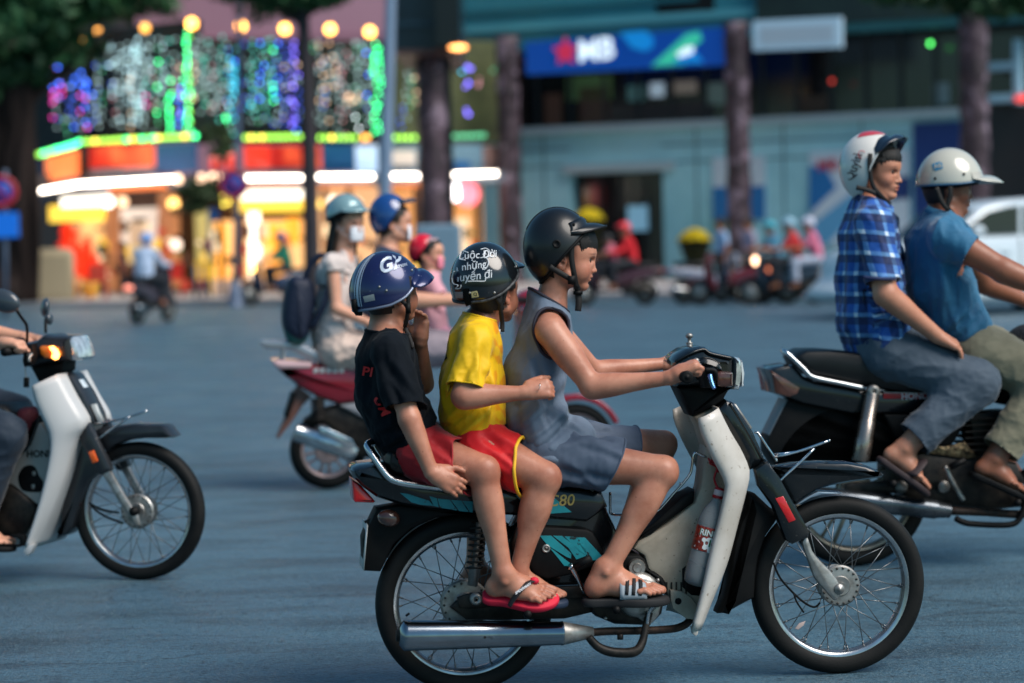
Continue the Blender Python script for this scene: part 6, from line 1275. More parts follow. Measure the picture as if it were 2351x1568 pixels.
    sandal(r,fr,fq2,.198,mat('navy_white_sole',C(40,52,74),.6),rs,'flip_flop',thick=.026)
    # blue helmet
    bl=mat('blue_metallic_helmet',C(28,32,76),.22,metal=.3,coat=.6,var=(4,.7,C(20,36,84)),dirt=(80,.70,C(150,150,170)))
    lg=mat('silver_stripe',C(172,184,200),.35,metal=.2)
    hc=A(886,670,0); Rh=rotm(14,0); rad=(px(82),px(75),px(90))
    hm,pt,rt=helmet(fr,hc,rad,[(0,60),(28,64),(58,82),(75,97),(100,108),(130,113),(180,117)],Rh,r,bl,trim=mat('silver_trim',C(120,130,150),.3,metal=.5),liner=m_black,visor=(62,.047,.45,bl,2,.2))
    W=lambda x,y:(x*.3017+768.7,y*.3017+532.2)
    V2,Q2=ellips(hc,np.array(rad)+.001,60,40,rot=Rh); pj=Proj(V2,Q2)
    part('helmet_lettering',pj.text(A(*W(395,250),0),'GP',.058,.035,.35,.3,off=.0012),lg,hm,smooth=False)
    part('helmet_lettering',pj.text(A(*W(480,262),0),'EDITION',.012,.012,.1,.25,off=.0012),lg,hm,smooth=False)
    for a0_,a1_ in ((0,5.5),(-5,-2.5),(8,10)):
        part('helmet_stripe',sheet([[pt(-160+a0_*s+(a1_-a0_)*k*s,t,.0012) for t in np.linspace(22,109,16)] for k in (0,.5,1) for s in (1.,)]),lg,hm)
    part('helmet_sticker',pj.patch([A(*W(x,y),0)[[0,2]] for x,y in [(200,488),(278,468),(288,515),(213,532)]],.0012),mat('silver_sticker',C(150,154,156),.3,metal=.3),hm)
    part('rear_clip',tube([pt(-163,98,.006),pt(-165,110,.008),pt(-167,119,.004),pt(-160,122,-.004)],[.009,.01,.009,.006],8,flat=.6),m_black,hm)
    for x,y in ((370,442),(600,272),(572,292),(318,415)): 
        g=pj(*A(*W(x,y),0)[[0,2]],.0005); part('rivet',ellips(g,.004,10,6),m_alu,hm)
    strapset(r,hm,fr,[[(940,634,-.074),(939,656,-.08),(937,690,-.08),(936,720,-.07),(929,752,-.04)],[(898,676,-.092),(915,684,-.092),(932,700,-.085),(937,712,-.08)],[(929,752,-.04),(940,775,-.06),(948,800,-.07)]],.013)
    part('strap_slider',box(*(lambda p:(p[0]-.008,p[0]+.008,p[1]-.004,p[1]+.003,p[2]-.016,p[2]+.016))(A(937,708,-.086))),m_black,hm)
    return r
boy_driver(); boy_middle(); boy_rear()
# ------------------------------------------------------------ one builder for all other riders
RIDERG='riders further off'
def rider(fr,label,off,head,torso,arms,legs,shirt,trousers,skin=None,h=.009,hs=.0036,sleeve=1.,hem=1.,feet=True,hands=True,folds=(),noise=(.003,20,5),sy=1.45,collar=True,tail=None,group=None,shoulder=None,uvf=None,shoe=None,extras=True,simple=False):
    """head=(c,H,yaw,pitch); torso=[(p,r)..] neck base to pelvis; arms=[(sh,el,wr,r,handX,handN,thumbside,curl)]; legs=[(hip,kn,an,(r1,r2,r3),footX,footU,side)]"""
    skin=skin or m_skin2; r=thing('person',label,'person',fr,off=off,group=group)
    c,H,yaw,pitch=head; R=rotm(yaw,pitch); hp,q=head_prims(c,H,R); k=H/.22
    sk=list(hp)+[cap(q(-.11,0,-.22),torso[0][0],.052*k,.058*k,.03)]
    T=[cap(a[0],b[0],a[1],b[1],.04,sy) for a,b in zip(torso[:-1],torso[1:])]
    sk+=[dict(t_,r1=t_['r1']-.012,r2=t_['r2']-.012) for t_ in T]
    sp=[dict(t_) for t_ in T]; tr=[cap(torso[-1][0],torso[-1][0]+np.array([.01,0,0]),torso[-1][1],torso[-1][1],.04,sy)]
    cuts=[];tcuts=[]
    if collar:
        n0=torso[0][0]+ (q(-.11,0,-.22)-torso[0][0])*.35; cuts.append((n0,q(-.05,0,-.1)-torso[0][0]+np.array([.03,0,0]),.11*k))
    for sh,el,wr,ra,hx,hn,ts,cu in arms:
        sk+=[cap(torso[0][0],sh,ra[0],ra[0],.04),cap(sh,el,ra[0],ra[1],.02,bul=.003),cap(el,wr,ra[1]*1.05,ra[2],.015,bul=.004,bp=.25)]
        sp.append(cap(torso[0][0]-np.array([0,0,.0]),sh,ra[0]+.004,ra[0]+.006,.04))
        d=unit(el-sh)
        if sleeve<=1:
            sp.append(cap(sh,sh+(el-sh)*min(1.15,sleeve+.25),ra[0]+.008,ra[1]+.016,.03)); cuts.append((sh+(el-sh)*sleeve,d,.12*k,sh+(el-sh)*(sleeve+.2)))
        else:
            sp+=[cap(sh,el,ra[0]+.008,ra[1]+.012,.03),cap(el,wr,ra[1]+.012,ra[2]+.012,.02)]; cuts.append((wr-(wr-el)*.05,unit(wr-el),.07,wr))
        if hands: sk+=hand_prims(wr,hx,hn,k*1.02,thumbside=ts,curl=cu)[0] if not simple else [cap(wr,wr+unit(hx)*.09,.03,.035,.02)]
    FQ=[]
    for hip,kn,an,rl,fx,fu,sd_ in legs:
        sk+=[cap(hip,kn,rl[0],rl[1],.03),cap(kn,an,rl[1]*.95,rl[2],.02,bul=.01,bp=.3)]
        if hem<1: tr.append(cap(hip,kn,rl[0]+.012,rl[1]+.022,.05)); tcuts.append((hip+(kn-hip)*hem,unit(kn-hip),.17,hip+(kn-hip)*(hem+.25)))
        else:
            tr+=[cap(hip,kn,rl[0]+.002,rl[1]+.02,.05),cap(kn,an,rl[1]+.018,rl[2]+.03,.04)]; e=kn+(an-kn)*(hem-1); tcuts.append((e,unit(an-kn),.11,an+(an-kn)*.05))
        if feet:
            f,fq=foot_prims(an,fx,fu,k*1.03,sd_); sk+=f; FQ.append((fq,sd_))
    fine=[fbox(c,.16*k,hs)]
    if not simple:
        for a in arms: fine.append(fbox(a[2]+unit(a[4])*.07,.1,hs))
        if feet:
            for l in legs: fine.append(fbox(l[2]+unit(l[4])*.09-np.array([0,0,.05]),.13,hs))
    skinmesh(r,'body',sk,h,fine if hs else [],skin,[(q,H,R,c,True)] if hs else [])
    if extras:
        fr_=[(a,.13+.05*math.sin(a*37)) for a in np.linspace(-1.2,1.0,54)] if (hs and hs<.004) else None
        head_extras(r,c,H,R,q,infl=.03,nape=-.34,fringe=fr_)
    tl=tail or (torso[-1][0]+np.array([0,0,-.02]),(0,0,-1))
    cuts.append((tl[0],tl[1],.35))
    o,V,Q=cloth('shirt',r,sp,h,.007,cuts,shirt,folds,noise,(1,1,.6),thick=.004,uvf=uvf)
    cloth('trousers' if hem>1.3 else 'shorts',r,tr,h,.004,tcuts,trousers,(),(noise[0]*.75,22,8),(1,1,1),thick=.004)
    if shoe:
        for fq,sd_ in FQ: sandal(r,fr,fq,.22*k*1.03,shoe,shoe,'sandal',thick=.022)
    return r,q,R,o,V,Q,FQ
def hat(r,fr,c,rad,R,rim,shell,trim=None,visor=None,label=None,name='helmet'):
    return helmet(fr,c,rad,rim,R,r,shell,trim=trim or m_black,liner=m_black,visor=visor,label=label,name=name)
RIM0=[(0,66),(50,72),(80,92),(110,112),(180,120)]
# ============================================================ right motorcycle with two men
ZR=zf(.3771,1714.8,739.1); ZM=zf(.3394,1773.9,266.1)
FR=Frame(ground(1960,1299),7.8); B=FR.at
def pr_(n): return n/539.
def cast_wheel(root,c,Rw,tw,Rr,drum=.075,rimm=None,nb=5):
    rimm=rimm or mat('bronze_cast_rim',C(150,140,126),.4,metal=.6,var=(20,.6,C(110,100,88)))
    w=wheel(root,c,Rw,tw,Rr,.03,nsp=0,rimm=rimm,drum=drum,hubm=rimm)
    for i in range(nb):
        a=2*math.pi*(i+.35)/nb; d=np.array([math.cos(a),0,math.sin(a)]);n=np.array([-math.sin(a),0,math.cos(a)])
        for s in (-1,1):
            p=c+d*drum*.6+n*s*.012; e=c+d*(Rr-.01)+n*s*.03
            part('spoke',tube([p,e],[.011,.009],6,flat=.8),rimm,w)
    return w
def right_bike():
    fr=FR; r=thing('motorcycle','black motorcycle with long seat and red side stripe carrying two men, at right edge','motorbike',fr,group='motorbikes in the near lanes')
    S=lambda nm,pts,y0,y1,m,bev=.006,sm=0,parent=r: part(nm,slab(fr,ZR(pts),y0,y1,bev,sm),m,parent,autosmooth=40)
    c=B(1960,1122); Rw=c[2]; cast_wheel(r,c,Rw,.08,Rw*.795)
    cfw=c+np.array([1.27,0,0]); cast_wheel(r,cfw,Rw*.98,.07,Rw*.8)
    S('seat',[(300,225),(320,195),(370,172),(500,170),(640,182),(900,225),(1200,290),(1500,330),(1500,400),(1200,440),(1000,440),(700,395),(500,345),(400,330),(330,280)],-.13,.13,m_seat,.03)
    S('tail_fairing',[(145,292),(170,278),(280,262),(350,330),(420,362),(700,415),(830,428),(1300,440),(1300,560),(830,560),(650,560),(350,500),(265,468),(200,440),(165,380)],-.12,.12,m_blackgloss,.02)
    S('tail_light',[(140,290),(158,300),(325,400),(310,440),(262,460),(170,435),(165,400),(155,340)],-.125,.125,m_brownlens,.01)
    S('side_stripe',[(832,430),(1210,436),(1210,470),(832,468)],-.124,-.1205,mat('red_stripe',C(150,24,30),.35),.0005)
    o=S('side_stripe',[(832,428),(1210,434),(1210,438),(832,433)],-.1245,-.1205,m_alu,.0005)
    tx=fr.at(*ZR([(1040,453)])[0],-.125); part('lettering',text_on(lambda a,b: tx+np.array([a,0,b]),'HONDA',.038,.015),mat('silver_lettering',C(190,190,195),.35),o,smooth=False)
    part('grab_rail',tube(path3(fr,[(*p,y) for p,y in zip(ZR([(712,402),(560,370),(400,335),(350,290),(260,205),(232,185),(226,183),(232,185),(260,205),(350,290),(560,370)]),(-.14,-.14,-.14,-.135,-.12,-.1,0,.1,.12,.135,.14))],4),.0185,10,flat=.7),m_chrome,r)
    arc=[(650+478*math.cos(a),1011-478*math.sin(a)) for a in np.linspace(math.radians(20),math.radians(165),26)]
    S('rear_fender',[(1100,850),(1060,560),(700,520),(350,480),(245,475),(180,600),(130,700),(130,800),(185,890)]+arc[::-1],-.075,.075,m_black,.012)
    S('number_plate',[(240,470),(262,480),(150,700),(133,690)],-.07,.07,mat('dark_grey_plate',C(110,116,120),.5),.003)  # plate in one even, darker grey
    for y in (-.15,.15):
        a=B(*ZR([(765,420)])[0],y); b=B(*ZR([(690,850)])[0],y)
        sh=part('shock_absorber',conecap(a,b,[(0,.02),(.05,.03),(.42,.031),(.43,.034),(.66,.034),(.68,.037),(.98,.037),(1,.03)]),mat('bronzed_chrome',C(170,156,146),.25,metal=.9,var=(9,.7,C(120,108,98))),r)
        part('shock_mount',lathe([(.006,y-.025),(.012,y-.028),(.026,y-.024),(.026,y+.01)],18,'y',a*np.array([1,0,1])),m_alu,sh)
    S('swingarm',[(600,990),(640,980),(1200,960),(1250,1020),(700,1060),(600,1040)],-.12,-.09,m_darkmetal,.008)
    S('side_cover',[(830,560),(1300,560),(1340,620),(1250,760),(1000,760),(900,700)],-.11,.11,m_black,.02)
    S('engine_case',[(880,850),(1080,790),(1400,820),(1650,860),(1700,960),(1690,1130),(1500,1150),(1250,1130),(1000,1090),(880,1000)],-.12,.12,m_darkmetal,.03)
    e=S('cylinder',[(1350,560),(1600,540),(1640,800),(1400,820)],-.08,.08,m_darkmetal,.01)
    for k in range(6): S('cooling_fin',[(1330,590+k*38),(1650,575+k*38),(1650,585+k*38),(1330,600+k*38)],-.11,.11,m_darkmetal,.002)
    S('engine_badge',[(1095,740),(1200,760),(1330,730),(1400,820),(1350,835),(1100,800)],-.128,-.11,mat('brass_cover',C(130,112,84),.35,metal=.8,var=(50,1,C(50,44,36)),bump=(60,.8,.01)),.006)
    part('muffler',conecap(B(*ZR([(310,1050)])[0],-.16),B(*ZR([(1235,1150)])[0],-.16),[(0,.03),(.02,.04),(.6,.044),(.78,.038),(.8,.041),(.9,.041),(.92,.036),(1,.03)]),mat('tarnished_muffler',C(96,102,108),.25,metal=.9,var=(9,.8,C(50,54,58))),r,autosmooth=50)
    part('exhaust_pipe',tube(path3(fr,[(*p,-.16) for p in ZR([(1235,1150),(1450,1158),(1690,1168),(1760,1100),(1740,900)])],4),.018,10),MATS['rusty_pipe'],r)
    part('crash_bar',tube(path3(fr,[(*p,-.19) for p in ZR([(1270,1195),(1320,1220),(1400,1232),(1600,1235),(1665,1190),(1690,1100),(1700,1000)])],4),.013,8),m_black,r)
    part('kick_lever',tube(path3(fr,[(*p,-.17) for p in ZR([(1205,880),(1240,950),(1290,1040),(1320,1085)])],4),.011,8),m_alu,r)
    part('kick_rubber',tube([B(*ZR([(1235,885)])[0],-.2),B(*ZR([(1330,840)])[0],-.21)],.014,8),m_black,r)
    part('peg_bar',tube([B(*ZR([(890,985)])[0],-.13),B(*ZR([(890,985)])[0],-.26)],.016,10),m_black,r); part('peg_bar',tube([B(*ZR([(1650,1100)])[0],-.13),B(*ZR([(1650,1100)])[0],-.28)],.016,10),m_black,r)
    for x in (885,1140): part('frame_bolt',lathe([(0,-.135),(.024,-.135),(.03,-.125)],14,'y',B(*ZR([(x,985)])[0],0)*np.array([1,0,1])),m_alu,r)
    # front end beyond the frame of the photograph
    x0,z0=cfw[0],cfw[2]
    part('fuel_tank',ellips((x0-.52,0,.78),(.26,.15,.13),20,14),m_blackgloss,r)
    for y in (-.09,.09): part('fork',tube([(x0,y,z0),(x0-.28,y,1.0)],.02,10),m_chrome,r)
    part('handlebar',tube(catmull([(x0-.36,-.36,1.02),(x0-.3,-.2,1.08),(x0-.28,0,1.02),(x0-.3,.2,1.08),(x0-.36,.36,1.02)],6),.013,10),m_chrome,r)
    part('headlight',ellips((x0-.12,0,.92),(.1,.1,.1),18,12),m_chrome,r); part('front_fender',slabxz([(x0+.36*math.cos(a)*.93,z0+.36*math.sin(a)*.93) for a in np.linspace(.3,2.2,16)]+[(x0+.33*math.cos(a)*.98,z0+.33*math.sin(a)*.98) for a in np.linspace(2.2,.3,16)],-.05,.05,.004),m_blackgloss,r)
    part('frame_tube',tube([(x0-.28,0,.95),(x0-.45,0,.4),(x0-.7,0,.25)],.025,10),m_black,r)
    return r
right_bike()
def plaid_mat():
    m=mat('blue_plaid_cotton',C(34,84,176),.7,sheen=.2,bump=(500,.2,.0006)); n=m.node_tree.nodes; l=m.node_tree.links; b=n['Principled BSDF']
    at=n.new('ShaderNodeAttribute'); at.attribute_name='cloth_uv'; sp=n.new('ShaderNodeSeparateXYZ'); l.new(at.outputs['Vector'],sp.inputs[0])
    def stripes(sock,per,ofs,wd):
        a=n.new('ShaderNodeMath'); a.operation='MULTIPLY_ADD'; a.inputs[1].default_value=1/per; a.inputs[2].default_value=ofs; l.new(sock,a.inputs[0])
        f=n.new('ShaderNodeMath'); f.operation='FRACT'; l.new(a.outputs[0],f.inputs[0])
        g=n.new('ShaderNodeMath'); g.operation='LESS_THAN'; g.inputs[1].default_value=wd; l.new(f.outputs[0],g.inputs[0]); return g.outputs[0]
    def mixc(fac,c1,rgb,amt):
        mm=n.new('ShaderNodeMath'); mm.operation='MULTIPLY'; mm.inputs[1].default_value=amt; l.new(fac,mm.inputs[0])
        x=n.new('ShaderNodeMix'); x.data_type='RGBA'; l.new(mm.outputs[0],x.inputs[0])
        if isinstance(c1,tuple): x.inputs[6].default_value=(*c1,1)
        else: l.new(c1,x.inputs[6])
        x.inputs[7].default_value=(*rgb,1); return x.outputs[2]
    U,V=sp.outputs[0],sp.outputs[1]; c=C(24,84,168)
    for sock in (U,V):
        c=mixc(stripes(sock,.086,.1,.38),c,C(10,22,58),.68); c=mixc(stripes(sock,.086,.72,.2),c,C(110,165,215),.5)
    f=n.new('ShaderNodeMath'); f.operation='MULTIPLY'; l.new(stripes(U,.086,.72,.2),f.inputs[0]); l.new(stripes(V,.086,.72,.2),f.inputs[1]); c=mixc(f.outputs[0],c,C(215,228,240),.85)
    l.new(c,b.inputs['Base Color']); return m
def two_men():
    fr=FR; A_=lambda u,v,y=0.: B(u,v,y)
    sl=mat('slate_trousers',C(70,84,98),.75,sheen=.2,bump=(400,.25,.0008),var=(5,.5,C(56,70,84)),attr='tint'); kh=mat('khaki_trousers',C(122,118,98),.75,sheen=.2,bump=(400,.25,.0008),var=(5,.5,C(102,98,80)),attr='tint')
    tb=mat('teal_blue_shirt',C(38,104,140),.7,sheen=.3,bump=(400,.3,.0008),var=(5,.5,C(30,88,122)),attr='tint'); pm=plaid_mat(); br=mat('brown_sandal',C(52,40,42),.7,bump=(150,.3))
    # --- passenger in plaid
    cx=A_(2000,650)
    def uvf(V):
        nearm=(V[:,1]<-.2); ang=np.arctan2(V[:,1],-(V[:,0]-cx[0]+.35*(V[:,2]-cx[2])*0)); u=np.where(nearm,V[:,0]*.9+V[:,2]*.15,ang*.15); return np.stack([u,V[:,2]+.12*V[:,0]*nearm,V[:,2]*0],1)
    tor=[(A_(1998,482),pr_(36)),(A_(1992,540),pr_(58)),(A_(1996,640),pr_(66)),(A_(2006,730),pr_(74)),(A_(2026,800),pr_(76))]
    F=[(A_(a[0],a[1],-.17),A_(b[0],b[1],-.17),w,d) for a,b,w,d in [((1950,520),(1945,700),.014,-.006),((1965,540),(1958,780),.013,.005),((2075,680),(1985,790),.016,-.008),((2080,720),(2000,820),.014,.006),((1985,660),(1990,780),.014,-.006),((2060,640),(2070,740),.014,-.006)]]
    r,q,R,o,V,Q,FQ=rider(fr,'man riding pillion in blue plaid shirt and slate trousers, red and white helmet',tuple(A_(2035,830)),(A_(2014,393),pr_(128),-36,4),tor,
        [(A_(2006,518,-.19),A_(2034,676,-.27),A_(2152,772,-.24),(pr_(34),pr_(26),pr_(17)),(.85,.0,-.45),(-.3,.35,-.9),-1,(18,22,16)),(A_(2020,520,.19),A_(2060,660,.25),A_(2150,760,.22),(pr_(34),pr_(26),pr_(17)),(.85,0,-.5),(-.3,-.35,-.9),1,(18,22,16))],
        [(A_(2045,805,-.1),A_(2238,880,-.2),A_(2078,1028,-.2),(pr_(60),pr_(40),pr_(24)),(.78,-.05,-.6),(.6,0,.78),1),(A_(2050,800,.1),A_(2250,860,.2),A_(2090,1010,.2),(pr_(60),pr_(40),pr_(24)),(.78,.05,-.6),(.6,0,.78),-1)],
        pm,sl,skin=mat('skin_man',C(190,132,106),.45,sss=.1,bump=(220,.15,.001),var=(16,.5,C(172,112,88)),attr='tint'),sleeve=.82,hem=1.86,h=.008,hs=.0036,folds=F,noise=(.004,22,3),tail=(A_(1990,822),(.62,0,-1)),shoe=br,uvf=uvf)
    cl=[catmull([A_(1968,448,-.05),A_(1990,466,-.09),(A_(2020,480,-.09)),A_(2046,505,-.05)],5)]
    part('collar',band(cl[0],.032,.006,(0,1,0)),pm,o,uv=None)
    part('pocket_hem',band(catmull([A_(1981,636,-.33),A_(2020,640,-.345),A_(2058,640,-.31)],4),.012,.003),pm,o)
    fq,sd_=FQ[0]
    part('cross_strap',tube(catmull([fq(.3,.16,-.3),fq(.32,.08,-.1),fq(.34,-.08,-.09),fq(.3,-.22,-.34)],5),[.03,.036,.036,.03],10,flat=.3),br,r)
    hc=A_(2004,386); Rh=rotm(-36,-12); rad=(pr_(76),pr_(74),pr_(84))
    wm=mat('white_helmet',C(218,214,208),.25,coat=.6,var=(5,.4,C(206,200,194))); rm=mat('red_helmet_paint',C(190,56,66),.3,coat=.5)
    hm,pt,rt=hat(r,fr,hc,rad,Rh,[(0,50),(45,60),(79,96),(92,120),(120,136),(180,140)],wm,trim=m_plate,visor=(62,.055,.25,mat('navy_visor',C(20,32,48),.25,coat=.5),4,.25))
    part('helmet_stripe',sheet([[pt(-100+200*i/20,14+24*j/6-6*abs(i-10)/10,.0015) for j in range(7)] for i in range(21)]),rm,hm)
    part('helmet_stripe',sheet([[pt(-172+(k-1)*6,t,.0015) for t in np.linspace(30,134,20)] for k in range(3)]),rm,hm)
    V2,Q2=ellips(hc,np.array(rad)+.001,60,40,rot=Rh); pj=Proj(V2,Q2)
    def hl(st,x,y,sz,rot,m_,sx=1.): 
        d=pj.text(A_(*ZM([(x,y)])[0],0),st,sz,.015,0,rot,off=.0014,sx=sx)
        if len(d[1]): part('helmet_lettering',d,m_,hm,smooth=False)
    dk=mat('dark_lettering',C(70,56,60),.4)
    hl('Quyisi',512,350,.045,1.25,dk)
    g=pj(*A_(*ZM([(556,268)])[0],0)[[0,2]],.002)
    if g is not None: part('helmet_emblem',tube([g+np.array([.014*math.cos(t),0,.016*math.sin(t)]) for t in np.linspace(0,2*math.pi,20)[:-1]],.0016,5,closed=True),rm,hm)
    strapset(r,hm,fr,[[(1998,352,-.13),(1997,385,-.13),(2004,425,-.12),(2025,452,-.10),(2044,470,-.05)],[(1966,430,-.12),(1990,436,-.12),(2012,446,-.11),(2044,474,-.05)]],.02)
    # --- rider
    tor=[(A_(2165,505),pr_(38)),(A_(2152,560),pr_(60)),(A_(2158,650),pr_(64)),(A_(2192,735),pr_(64)),(A_(2235,800),pr_(60))]
    F=[(A_(a[0],a[1],-.17),A_(b[0],b[1],-.17),w,d) for a,b,w,d in [((2180,620),(2200,740),.016,-.007),((2160,600),(2170,740),.016,.006),((2120,620),(2150,740),.016,-.006),((2240,700),(2170,780),.014,-.007),((2250,740),(2190,800),.013,.006),((2120,540),(2110,640),.016,-.004)]]
    r2,q,R,o,V,Q,FQ=rider(fr,'man steering in plain teal-blue shirt and khaki trousers, pale grey peaked helmet',tuple(A_(2240,830)),(A_(2177,430),pr_(128),0,3),tor,
        [(A_(2172,545,-.19),A_(2305,622,-.29),A_(2432,676,-.34),(pr_(33),pr_(27),pr_(17)),(1,0,.1),(.3,0,-1),-1,(55,80,50)),(A_(2190,545,.19),A_(2262,650,.3),A_(2352,690,.33),(pr_(33),pr_(25),pr_(17)),(1,0,.1),(.3,0,-1),1,(55,80,50))],
        [(A_(2245,808,-.1),A_(2412,868,-.2),A_(2284,1052,-.22),(pr_(62),pr_(40),pr_(24)),(.86,-.05,-.42),(.42,0,.9),1),(A_(2250,805,.1),A_(2420,850,.2),A_(2300,1040,.2),(pr_(62),pr_(40),pr_(24)),(.86,.05,-.42),(.42,0,.9),-1)],
        tb,kh,skin=mat('skin_dark',C(150,94,70),.42,sss=.08,bump=(200,.2,.001),var=(16,.5,C(128,78,58)),attr='tint'),sleeve=.42,hem=1.9,h=.008,hs=.0036,folds=F,noise=(.004,20,13),tail=(A_(2220,815),(-.1,0,-1)),shoe=m_black)
    part('collar',band(catmull([A_(2126,478,-.05),A_(2150,492,-.09),A_(2180,510,-.09),A_(2206,535,-.05)],5),.032,.006),tb,o)
    hc=A_(2180,421); gm=mat('pale_grey_helmet',C(186,184,172),.22,coat=.7); rad=(pr_(76),pr_(72),pr_(81))
    hm,pt,rt=hat(r2,fr,hc,rad,rotm(0,0),[(0,84),(50,88),(90,92),(130,93),(180,93)],gm,trim=mat('blue_grey_trim',C(50,90,120),.4),visor=(66,.082,.35,gm,6,.1))
    V2,Q2=ellips(hc,np.array(rad)+.001,60,40); pj=Proj(V2,Q2)
    part('helmet_emblem',pj.patch([A_(*p)[[0,2]] for p in ZM([(1045,330),(1085,315),(1100,325),(1098,362),(1060,375),(1046,365)])],.0014),mat('blue_emblem',C(50,130,170),.4),hm)
    d=pj.text(A_(*ZM([(1073,346)])[0]),'AB',.024,.02,0,.2,off=.003); part('emblem_lettering',d,gm,hm,smooth=False)
    for p in ZM([(1050,428),(1227,400)]):
        g=pj(*A_(*p)[[0,2]],.001)
        if g is not None: part('rivet',ellips(g,.006,10,6),m_black,hm)
    strapset(r2,hm,fr,[[(2182,428,-.13),(2182,450,-.13),(2176,476,-.12),(2196,500,-.07),(2196,506,0)],[(2150,430,-.13),(2162,462,-.13),(2176,482,-.12)]],.02)
    b=thing('bag','black padded bag on the tank in front of the driver, cut by right edge','bag',fr,off=tuple(A_(2360,800)))
    part('bag_body',ellips(A_(2362,792),(.1,.13,.09),20,14),mat('black_nylon',C(24,26,30),.7,bump=(60,.8,.01)),b)
    for k in range(4): part('bag_rib',tube([A_(2328+k*16,760+abs(k-1.5)*3,-.08),A_(2324+k*16,790,-.125),A_(2328+k*16,825,-.09)],.006,6),m_black,b)
two_men()
# ============================================================ left bike, cut by the frame
ZL=zf(.4715,0,620.9); ZB=zf(.20747,0,1005.2); ZC=zf(.1584,0,638.6)
FL=Frame(ground(320,1330),-14.)
def left_bike():
    fr=FL;B=fr.at; r=thing('underbone_motorbike','white-shielded underbone motorbike with lit orange turn signal, cut by the left edge','motorbike',fr,group='motorbikes in the near lanes')
    def S(nm,pts,y0,y1,m,bev=.006,sm=0,parent=r,z=ZL): return part(nm,slab(fr,z(pts),y0,y1,bev,sm),m,parent,autosmooth=40)
    c=B(320.6,1172); Rw=c[2]; wheel(r,c,Rw,.07,Rw*.815,.03,drum=.075,lace=34)
    bk=mat('charcoal_plastic',C(30,32,36),.35,coat=.3,var=(12,.5,C(40,42,46)))
    S('front_fender',[(440,800),(470,770),(640,748),(780,752),(800,762),(838,812),(800,818),(700,818),(620,828),(560,850),(520,885),(480,860)],-.06,.06,bk,.02)
    S('fender_tip',[(800,760),(806,766),(843,815),(830,816)],-.03,.03,m_plate,.004)
    S('mudguard_flap',[(365,780),(410,820),(445,900),(482,985),(425,1030),(385,1130),(358,1245),(320,1290),(290,1295),(268,1310),(275,1280),(290,1200),(292,1080),(312,980),(345,870)],-.065,.065,bk,.025)
    for y in (-.095,.095):
        lg=part('fork_leg',slab(fr,ZL([(502,985),(538,970),(600,1080),(650,1160),(672,1190),(682,1238),(660,1250),(640,1220),(570,1110)]),y-.017,y+.017,.014,0,ref=-.1),m_alu,r,autosmooth=40)
        part('fork_cover',slab(fr,ZL([(378,800),(405,740),(440,740),(470,800),(505,870),(545,950),(550,970),(500,998),(480,990),(440,900),(400,850)]),y-.026,y+.026,.02,0,ref=-.1),bk,r,autosmooth=40)
        part('axle_bolt',lathe([(0,-.03),(.012,-.03),(.014,-.02),(.02,-.018),(.02,.01)],14,'y',B(*ZL([(655,1172)])[0],-.1)*np.array([1,0,1])+np.array([0,y,0])),m_black,lg)
    S('reflector',[(428,885),(455,875),(476,928),(450,940)],-.128,-.12,m_amber,.003)
    S('reflector',[(375,1120),(380,1060),(395,1055),(392,1150)],-.045,-.038,m_brownlens,.002)
    part('brake_cable',tube(path3(fr,[(*p,-.07) for p in ZL([(436,1130),(470,1170),(530,1205),(600,1230)])],4),.005,6),m_black,r)
    part('brake_cable',tube(path3(fr,[(*p,-.07) for p in ZL([(438,1135),(500,1165),(580,1180)])],4),.005,6),m_black,r)
    wp=mat('white_shield_left',C(190,190,190),.35,coat=.2,var=(5,.5,C(190,190,188)))
    lead=ZL([(275,508),(335,622),(400,742),(368,800),(336,890),(296,1030),(236,1190),(165,1345)]); trail=ZL([(154,565),(172,640),(215,740),(241,810),(242,900),(213,1050),(172,1200),(122,1350)])
    part('leg_shield',shield(fr,lead,trail,.15,.2,.004),wp,r,solid=.006)
    S('shield_foot',[(112,1372),(125,1340),(165,1335),(150,1375),(125,1392)],-.2,-.16,wp,.005)
    inner=S('tunnel_cover',[(180,722),(240,800),(245,900),(217,1050),(172,1200),(112,1345),(0,1295),(-60,1270),(-60,1010),(0,965),(90,880),(150,810)],-.075,.075,mat('grey_cream_plastic',C(170,170,166),.45,var=(6,.6,C(150,148,144))),.01)
    S('air_hole',[(200,420),(250,330),(330,300),(390,330),(430,420),(475,490),(460,590),(350,600),(250,580),(210,510)],-.078,-.07,m_black,.001,3,inner,ZB)
    for p in ((370,395),(360,540)): S('hole_bolt',[(p[0]-20,p[1]-20),(p[0]+18,p[1]-25),(p[0]+22,p[1]+20),(p[0]-10,p[1]+25)],-.084,-.078,m_alu,.002,2,inner,ZB)
    tx=B(*ZB([(480,180)])[0],-.0765); part('lettering',text_on(lambda a,b: tx+np.array([a,0,b]),'HONDA',.042,.03),m_black,inner,smooth=False)
    part('screw_cap',lathe([(0,-.08),(.014,-.08),(.016,-.076)],14,'y',B(*ZB([(175,1000)])[0],-.08)*np.array([1,0,1])),m_black,inner)
    S('step_strip',[(190,705),(198,720),(150,850),(60,950),(0,990),(-60,1020),(-60,950),(0,930),(80,860),(140,790),(150,740)],-.085,.085,m_blackgloss,.015)
    S('front_cover',[(290,505),(322,498),(345,512),(402,600),(452,700),(462,745),(410,760),(360,660)],-.075,.075,bk,.02)
    for y in (-.04,.04): part('chrome_trim',tube(path3(fr,[(*p,y) for p in ZL([(300,505),(340,570),(390,660),(425,735)])],3),.006,6),m_chrome,r)
    S('badge',[(362,540),(382,532),(405,565),(418,610),(415,632),(395,625),(372,580)],-.03,.03,mat('pale_badge',C(225,232,236),.12,coat=1,metal=.2),.008)
